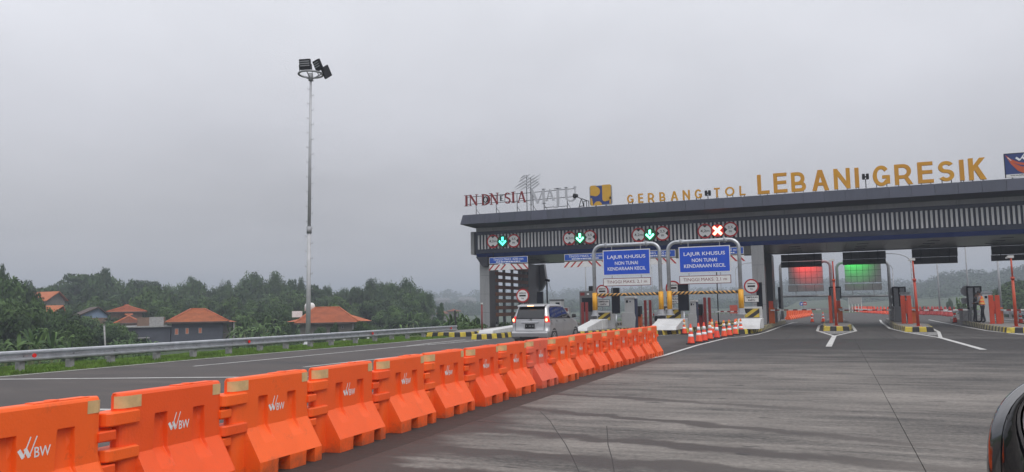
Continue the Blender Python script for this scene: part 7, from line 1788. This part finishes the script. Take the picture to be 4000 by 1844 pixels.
# fence of red and white boards far beyond
a0, a1 = PD(3325, 1208, 150), PD(3412, 1208, 150)
t = thing('barrier_boards', 'row of red boards far beyond the gate right of the middle island', 'barrier boards', (a0.x, a0.y, 0)); dv = a1-a0
for k in range(9): put('board', MB().box(dv.x*k/9+0.03, dv.x*(k+1)/9-0.03, dv.y*k/9, dv.y*k/9+0.08, 0.25, 0.95), redpaint if k % 2 == 0 else orangef, t); put('leg', MB().box(dv.x*k/9+0.1, dv.x*k/9+0.2, dv.y*k/9+0.081, dv.y*k/9+0.16, 0, 0.9), galvd, t)
# small road signs in the haze
for x, y, kind, lb in ((3144, 1186, 'no', 'small red no entry sign with a white bar in the distance'), (3131, 1187, 'blue', 'small blue direction disc left of the distant no entry sign')):
    p = PD(x, y, 115); t = thing('road_sign', lb, 'road sign', (p.x, p.y, 0)); h_ = p.z; t.rotation_euler = (0, 0, 0.1)
    put('post', MB().tube([(0, 0.03, 0), (0, 0.03, h_)], 0.04, 6), galvd, t)
    put('disc', MB().disc((0, h_), 0.27, 0, 0.02), sred if kind == 'no' else blued, t)
    put('bar' if kind == 'no' else 'arrow', MB().box(-0.18, 0.18, -0.006, -0.001, h_-0.05, h_+0.05) if kind == 'no' else MB().prism([(-0.15, h_-0.02), (0.02, h_-0.15), (0.15, h_+0.12), (0.02, h_+0.1)], -0.006, -0.001), swhite, t)
x0, x1 = PD(3315, 1160, 140), PD(3365, 1187, 140); t = thing('direction_sign', 'pale framed direction sign standing in the haze above the red boards', 'road sign', (x0.x, x0.y, 0))
put('board', MB().box(0, x1.x-x0.x, 0, 0.1, x1.z, x0.z), concp, t)
for k in range(5): put('post', MB().box((x1.x-x0.x)*k/4-0.05, (x1.x-x0.x)*k/4+0.05, 0.101, 0.2, 0, x0.z), swhite, t)
# right hand and left hand guardrails beyond the gate
def rail_run(label, pts, zt=0.62, step=2.4):
    t = thing('guardrail', label, 'guardrail')
    for (A_, B_) in zip(pts[:-1], pts[1:]):
        A_, B_ = Vector((*A_, 0)), Vector((*B_, 0)); d = (B_-A_); n = Vector((-d.y, d.x, 0)).normalized(); r0 = wbeam(0, zt-0.155, 1)
        vs = [tuple(A_+n*q[0]+Vector((0, 0, q[1]))) for q in r0]+[tuple(B_+n*q[0]+Vector((0, 0, q[1]))) for q in r0]; m = len(r0)
        put('rail', MB().add(vs, [tuple(range(m)), tuple(range(2*m-1, m-1, -1))]+[(i, i+m, (i+1) % m+m, (i+1) % m) for i in range(m)]), galv, t)
        k = max(1, int(d.length/step))
        for j in range(k):
            q = A_.lerp(B_, (j+0.5)/k)-n*0.1; put('post', MB().box(-0.08, 0.08, -0.08, 0.08, -0.3, zt-0.03), concp, t, loc=(q.x, q.y, 0))
g1 = [tuple(PZ(x, y, 0))[:2] for x, y in ((3560, 1230), (3700, 1232), (3770, 1234))]
rail_run('long guardrail along the right edge of the plaza beyond the islands', [(11.5, 128), (12.6, 112), (14.3, 96), (15.3, 84), (15.6, 70), (15.6, 55)])
rail_run('guardrail along the left edge of the road beyond the gate', [(-23.4, 67), (-23.0, 85), (-21.5, 110), (-16, 140), (-10, 180)])
# street lamps in the haze
def lamp_post(label, x, yt, yb, D, side, arm=True, r=0.07):
    p = PD(x, yt, D); t = thing('street_lamp', label, 'street lamp', (p.x, p.y, float(terrain(p.x, p.y)) if D > 90 else 0), 0, 'street lamps beyond the gate'); z0 = t.location.z; H_ = p.z-z0
    if arm:
        al = 2.2; put('shaft', MB().tube([(0, 0, 0), (0, 0, H_-1.2)], [r*1.5, r], 8), galvd, t)
        put('arm', MB().tube([(0, 0, H_-1.2)]+[(side*al*(1-math.cos(q)), 0, H_-1.2+1.2*math.sin(q)) for q in np.linspace(0.2, 1.5, 7)], r*0.7, 6), galvd, t)
        put('lamp_head', MB().box(min(side*al*0.9, side*(al+0.7)), max(side*al*0.9, side*(al+0.7)), -0.12, 0.12, H_-0.03, H_+0.07), galvd, t)
    else: put('shaft', MB().tube([(0, 0, 0), (0, 0, H_)], [r*1.5, r], 8), galvd, t); put('cap', MB().tube([(0, 0, H_+0.001), (0, 0, H_+0.06)], r*1.3, 8), galvd, t)
lamp_post('street lamp with a curved arm pointing left, right of the green lit panel', 3556, 988, 1200, 105, -1)
lamp_post('thinner street lamp with a curved arm just right of the green lit panel', 3484, 1020, 1200, 125, -1)
lamp_post('street lamp with a curved arm seen behind the right blue sign', 2872, 1030, 1110, 140, 1)
lamp_post('plain tall pole between the dark hanging boards of the right hand lanes', 3768, 940, 1220, 95, 1, False, 0.06)
lamp_post('plain pole under the dark board above the one worker island', 3658, 1000, 1220, 100, 1, False, 0.07)
lamp_post('plain pole below the last dark hanging board at the right', 3894, 985, 1200, 80, 1, False, 0.08)
lamp_post('thin grey pole left of the left blue sign', 2286, 1020, 1200, 95, 1, False, 0.07)
lamp_post('thin grey pole between the left blue sign and the yellow post', 2546, 1045, 1200, 110, 1, False, 0.05)

# ------------------------------------------------------------------ people
skin = mat('brown skin', (0.16, 0.085, 0.055), 0.6); hair = mat('black hair', (0.012, 0.011, 0.011), 0.6, vary=0.2); trous = mat('dark trousers', (0.015, 0.016, 0.022), 0.85, vary=0.2)
shirt = mat('grey work shirt', (0.20, 0.21, 0.235), 0.85, vary=0.12); vesto = mat('orange safety vest', (0.75, 0.12, 0.03), 0.7, vary=0.1); vestb = mat('reflective yellow band', (0.75, 0.68, 0.2), 0.45)
drk = mat('dark jacket', (0.025, 0.025, 0.03), 0.85, vary=0.2); lime = mat('lime vest', (0.25, 0.5, 0.08), 0.7, vary=0.1)
def person(label, loc, rz, h, pose, cloth, vest=None):
    t = thing('person', label, 'person', loc, rz, 'gate workers'); s = h/1.7
    # joints: (x right, y forward, z up)
    J = {'pel': (0, 0, 0.92), 'wai': (0, 0.01+pose.get('lean', 0)*0.3, 1.06), 'che': (0, pose.get('lean', 0), 1.28), 'neck': (0, pose.get('lean', 0)*1.3+0.01, 1.45), 'hd0': (0, pose.get('lean', 0)*1.4+0.03, 1.53), 'hd1': (0, pose.get('lean', 0)*1.5+0.045, 1.60), 'hd2': (0, pose.get('lean', 0)*1.5+0.035, 1.66)}
    R_ = {'pel': (0.15, 0.11), 'wai': (0.135, 0.10), 'che': (0.155, 0.11), 'neck': (0.052, 0.055), 'hd0': (0.062, 0.07), 'hd1': (0.078, 0.098), 'hd2': (0.064, 0.082)}
    E = [('pel', 'wai'), ('wai', 'che'), ('che', 'neck'), ('neck', 'hd0'), ('hd0', 'hd1'), ('hd1', 'hd2')]
    for sd_, n in ((1, 'r'), (-1, 'l')):
        st = pose.get('step_'+n, 0.0); kn = pose.get('knee_'+n, 0.02)
        J['hip'+n] = (sd_*0.095, 0, 0.88); J['kn'+n] = (sd_*0.105, st*0.5+kn, 0.49); J['an'+n] = (sd_*0.11, st-0.02, 0.09); J['toe'+n] = (sd_*0.125, st+0.15, 0.035)
        R_['hip'+n] = (0.10, 0.105); R_['kn'+n] = (0.066, 0.07); R_['an'+n] = (0.052, 0.056); R_['toe'+n] = (0.045, 0.035)
        E += [('pel', 'hip'+n), ('hip'+n, 'kn'+n), ('kn'+n, 'an'+n), ('an'+n, 'toe'+n)]
        el = pose.get('elbow_'+n, (sd_*0.27, -0.02, 1.12)); ha = pose.get('hand_'+n, (sd_*0.25, 0.1, 0.9))
        J['sh'+n] = (sd_*0.19, pose.get('lean', 0)*1.1, 1.39); J['el'+n] = (el[0], el[1]+pose.get('lean', 0), el[2]); J['wr'+n] = (ha[0], ha[1]+pose.get('lean', 0), ha[2])
        R_['sh'+n] = (0.062, 0.065); R_['el'+n] = (0.043, 0.045); R_['wr'+n] = (0.03, 0.026)
        E += [('che', 'sh'+n), ('sh'+n, 'el'+n), ('el'+n, 'wr'+n)]
        d = (Vector(J['wr'+n])-Vector(J['el'+n])).normalized(); side = Vector((d.y, -d.x, 0)); side = side.normalized() if side.length > 0.1 else Vector((1, 0, 0)); up = d.cross(side)
        pm = Vector(J['wr'+n])+d*0.06; J['pm'+n] = tuple(pm); R_['pm'+n] = (0.036, 0.02); E.append(('wr'+n, 'pm'+n))
        for q in range(4):
            o = (q-1.5)*0.017; l = (0.07, 0.08, 0.076, 0.06)[q]
            J['f%d%s' % (q, n)] = tuple(pm+up*o+d*l*0.55+side*0.004); J['g%d%s' % (q, n)] = tuple(pm+up*o+d*l*0.95+side*0.026*sd_)
            R_['f%d%s' % (q, n)] = (0.0085, 0.0085); R_['g%d%s' % (q, n)] = (0.007, 0.007); E += [('pm'+n, 'f%d%s' % (q, n)), ('f%d%s' % (q, n), 'g%d%s' % (q, n))]
        J['th'+n] = tuple(Vector(J['wr'+n])+d*0.045+up*0.045); R_['th'+n] = (0.009, 0.009); E.append(('wr'+n, 'th'+n))
    keys = list(J); me = bpy.data.meshes.new('body'); me.from_pydata([tuple(c*s for c in J[k]) for k in keys], [(keys.index(a), keys.index(b)) for a, b in E], [])
    for m_ in (cloth, trous, skin): me.materials.append(m_)
    ob = link('body', me, None); sk = ob.modifiers.new('skin', 'SKIN'); sk.use_smooth_shade = True; me.skin_vertices[0]
    for i, k in enumerate(keys): me.skin_vertices[0].data[i].radius = tuple(q*s for q in R_[k])
    for v in me.skin_vertices[0].data: v.use_root = False
    me.skin_vertices[0].data[0].use_root = True
    su = ob.modifiers.new('sub', 'SUBSURF'); su.levels = 1; su.render_levels = 1
    bpy.context.view_layer.update(); m2 = bpy.data.meshes.new_from_object(ob.evaluated_get(bpy.context.evaluated_depsgraph_get())); bpy.data.objects.remove(ob)
    m2.materials.clear()
    for m_ in (cloth, trous, skin, black): m2.materials.append(m_)
    hands = [Vector(J['wrr'])*s, Vector(J['wrl'])*s]
    for p in m2.polygons:
        c = p.center; p.use_smooth = True
        if c.z < 0.075*s: p.material_index = 3
        elif c.z < 0.93*s and abs(c.x) < 0.235*s and min((c-h_).length for h_ in hands) > 0.12*s: p.material_index = 1
        elif c.z > 1.47*s: p.material_index = 2
        elif min((c-h_).length for h_ in hands) < 0.10*s: p.material_index = 2
        else: p.material_index = 0
    put('body', m2, None, t)
    hx, hy, hz = [q*s for q in J['hd1']]
    b = MB(); vs = []; fs = []
    n1, n2 = 6, 12
    for i in range(n1+1):
        ph = math.radians(90-i*17)
        for k in range(n2):
            q = 2*math.pi*k/n2; rr_ = 0.098*math.cos(ph); cut = 0.86 if math.sin(q) > 0.45 and i > 3 else 1.0
            vs.append((hx+rr_*math.cos(q)*0.86*cut*s, hy+(rr_*math.sin(q)*1.04*cut-0.012)*s, hz+(0.03+0.105*math.sin(ph))*s))
    for i in range(n1):
        for k in range(n2): fs.append((i*n2+k, (i+1)*n2+k, (i+1)*n2+(k+1) % n2, i*n2+(k+1) % n2))
    b.add(vs, fs, smooth=True); put('hair', b, hair, t)
    f = MB(); f.lathe([(0.004, 0.028), (0.013, 0.0), (0.009, -0.012)], 6, c=(hx, hy+0.092*s, hz-0.008)); put('nose', f, skin, t)
    f = MB()
    for q in (-1, 1): f.box(hx+q*0.03-0.011, hx+q*0.03+0.011, hy+0.077*s, hy+0.085*s, hz+0.012, hz+0.02)
    f.box(hx-0.022, hx+0.022, hy+0.076*s, hy+0.083*s, hz-0.05, hz-0.044); put('eyes_and_mouth', f, hair, t)
    f = MB()
    for q in (-1, 1): f.lathe([(0.012, -0.028), (0.02, 0), (0.012, 0.026)], 6, c=(hx+q*0.078*s, hy, hz-0.004))
    put('ears', f, skin, t)
    if vest == 'patch':
        put('lime_patch', MB().box(-0.09*s, 0.09*s, (0.115+pose.get('lean', 0)*0.9)*s, (0.145+pose.get('lean', 0)*0.9)*s, 1.16*s, 1.33*s), lime, t)
    elif vest:
        ly = pose.get('lean', 0)
        v = MB(); n = 20; prof = [(0.98, 0.178, 0.135, 0.0), (1.06, 0.172, 0.13, 0.3), (1.2, 0.18, 0.135, 0.7), (1.3, 0.178, 0.132, 1.0), (1.4, 0.14, 0.11, 1.15), (1.435, 0.09, 0.08, 1.2)]
        for z, rx_, ry_, k in prof:
            for q in range(n): a_ = 2*math.pi*q/n; v.v.append((rx_*math.cos(a_)*s, (ry_*math.sin(a_)+ly*k)*s, z*s))
        for i in range(len(prof)-1):
            for q in range(n): v.f.append((i*n+q, i*n+(q+1) % n, (i+1)*n+(q+1) % n, (i+1)*n+q)); v.m.append(0); v.sm.append(True)
        put('safety_vest', v, vest, t)
        w_ = MB()
        for z0, z1, k in ((1.03, 1.08, 0.3), (1.2, 1.245, 0.75)):
            vs = [((0.186 if z0 > 1.1 else 0.181)*math.cos(2*math.pi*q/n)*s, (0.142*math.sin(2*math.pi*q/n)+ly*k)*s, z*s) for z in (z0, z1) for q in range(n)]
            w_.add(vs, [(q, (q+1) % n, n+(q+1) % n, n+q) for q in range(n)])
        for sx_ in (-1, 1):
            for fr_ in (-1, 1):
                w_.add([((sx_*0.09-0.02)*s, (fr_*0.139+ly*0.8)*s, 1.1*s), ((sx_*0.09+0.02)*s, (fr_*0.139+ly*0.8)*s, 1.1*s), ((sx_*0.08+0.02)*s, (fr_*0.118+ly*1.15)*s, 1.40*s), ((sx_*0.08-0.02)*s, (fr_*0.118+ly*1.15)*s, 1.40*s)], [(0, 1, 2, 3)])
        put('reflective_bands', w_, vestb, t)
    return t
q1_ = PY(3843, 1262, 52.6); q2_ = PY(3812, 1262, 53.4); q3_ = PY(3540, 1258, 53.8)
person('person in an orange vest with yellow bands and dark trousers, turned left', (q1_.x, 52.6, 0.24), math.radians(62), 1.86, {'lean': 0.07, 'step_r': 0.16, 'step_l': -0.10, 'elbow_r': (0.25, 0.05, 1.12), 'hand_r': (0.16, 0.30, 1.08), 'elbow_l': (-0.25, 0.04, 1.13), 'hand_l': (-0.12, 0.32, 1.06)}, shirt, vesto)
person('person in dark clothes with a lime chest patch, half hidden by the one in orange', (q2_.x, 53.4, 0.24), math.radians(-100), 1.76, {'lean': 0.05, 'step_r': 0.05, 'step_l': -0.08, 'elbow_r': (0.24, 0.06, 1.12), 'hand_r': (0.14, 0.3, 1.12), 'hand_l': (-0.2, 0.22, 1.0)}, drk, 'patch')
person('person in dark clothes half hidden behind the red bollards of the left hand island', (q3_.x, 53.8, 0.24), math.radians(-20), 1.68, {'lean': 0.03, 'step_r': 0.08, 'elbow_r': (0.26, 0.02, 1.12), 'hand_r': (0.2, 0.24, 1.04)}, drk, None)

# ------------------------------------------------------------------ wing mirror of the car we sit in
mglass = mat('mirror glass', (0.62, 0.64, 0.68), 0.02, 1.0); mch = mat('smoked chrome housing', (0.20, 0.20, 0.205), 0.10, 0.95, coat=0.6); mblk = mat('gloss black rim', (0.008, 0.008, 0.01), 0.05, coat=1.0)
Dm = 0.86
def mp_(x, y, d=0.0):  # point at the mirror's distance along the view, d deeper
    r_ = ray(x, y); return Vector((0, 0, EYE))+r_*(Dm+d)
mc = mp_(4290, 1800); t = thing('wing_mirror', 'glossy black and chrome wing mirror of a car at the lower right corner', 'wing mirror', tuple(mc))
def sring(cx_, cy_, a, b, d, n=48, e=2.7, sk=0.0):
    o = []
    for k in range(n):
        q = 2*math.pi*k/n; c_, s_ = math.cos(q), math.sin(q)
        ex = a*math.copysign(abs(c_)**(2/e), c_); ey = b*math.copysign(abs(s_)**(2/e), s_)
        ex += -sk*ey
        o.append(mp_(cx_+ex, cy_-ey, d)-mc)
    return o
def loft(name, rings, m_, cap0=False, cap1=False):
    b = MB(); n = len(rings[0])
    for r_ in rings: b.v += [tuple(v) for v in r_]
    for i in range(len(rings)-1):
        for k in range(n): b.f.append((i*n+k, i*n+(k+1) % n, (i+1)*n+(k+1) % n, (i+1)*n+k)); b.m.append(0); b.sm.append(True)
    if cap0: b.f.append(tuple(range(n))); b.m.append(0); b.sm.append(False)
    if cap1: b.f.append(tuple(range((len(rings)-1)*n, len(rings)*n))[::-1]); b.m.append(0); b.sm.append(True)
    return put(name, b, m_, t)
loft('mirror_glass', [sring(4340, 1720, 330, 215, 0.024, sk=0.3)], mglass, cap0=True)
loft('rim', [sring(4340, 1722, 336, 222, 0.024, sk=0.3), sring(4336, 1730, 345, 236, 0.004, sk=0.28), sring(4318, 1770, 385, 300, -0.008, sk=0.1), sring(4312, 1785, 396, 322, 0.0), sring(4310, 1787, 400, 327, 0.006)], mblk)
loft('housing', [sring(4310, 1788, 402, 329, 0.0065), sring(4302, 1796, 426, 352, 0.012), sring(4294, 1808, 440, 364, 0.028), sring(4300, 1822, 430, 335, 0.05), sring(4320, 1840, 395, 300, 0.078), sring(4350, 1850, 300, 230, 0.10), sring(4370, 1850, 150, 110, 0.11)], mch, cap1=True)
put('arm', MB().tube([mp_(4650, 1950, 0.05)-mc, mp_(4900, 2100, 0.03)-mc, mp_(5300, 2250, -0.05)-mc], [0.035, 0.03, 0.04], 10), mblk, t)

# ------------------------------------------------------------------ morning haze
HZ_DENS = 0.00125
hm = bpy.data.materials.new('haze'); hm.use_nodes = True; hn = hm.node_tree; hn.nodes.clear()
ho = hn.nodes.new('ShaderNodeOutputMaterial'); pv = hn.nodes.new('ShaderNodeVolumePrincipled')
pv.inputs['Color'].default_value = (0.57, 0.62, 0.72, 1); pv.inputs['Density'].default_value = HZ_DENS; pv.inputs['Anisotropy'].default_value = 0.0
hn.links.new(pv.outputs[0], ho.inputs['Volume'])
tag(put('haze', MB().box(-3400, 3400, -600, 3600, -4.5, 70), hm), 'thin pale morning haze over the whole place', 'haze', kind='stuff')
S.cycles.volume_bounces = 1; S.cycles.max_bounces = 6; S.cycles.diffuse_bounces = 3; S.cycles.glossy_bounces = 3
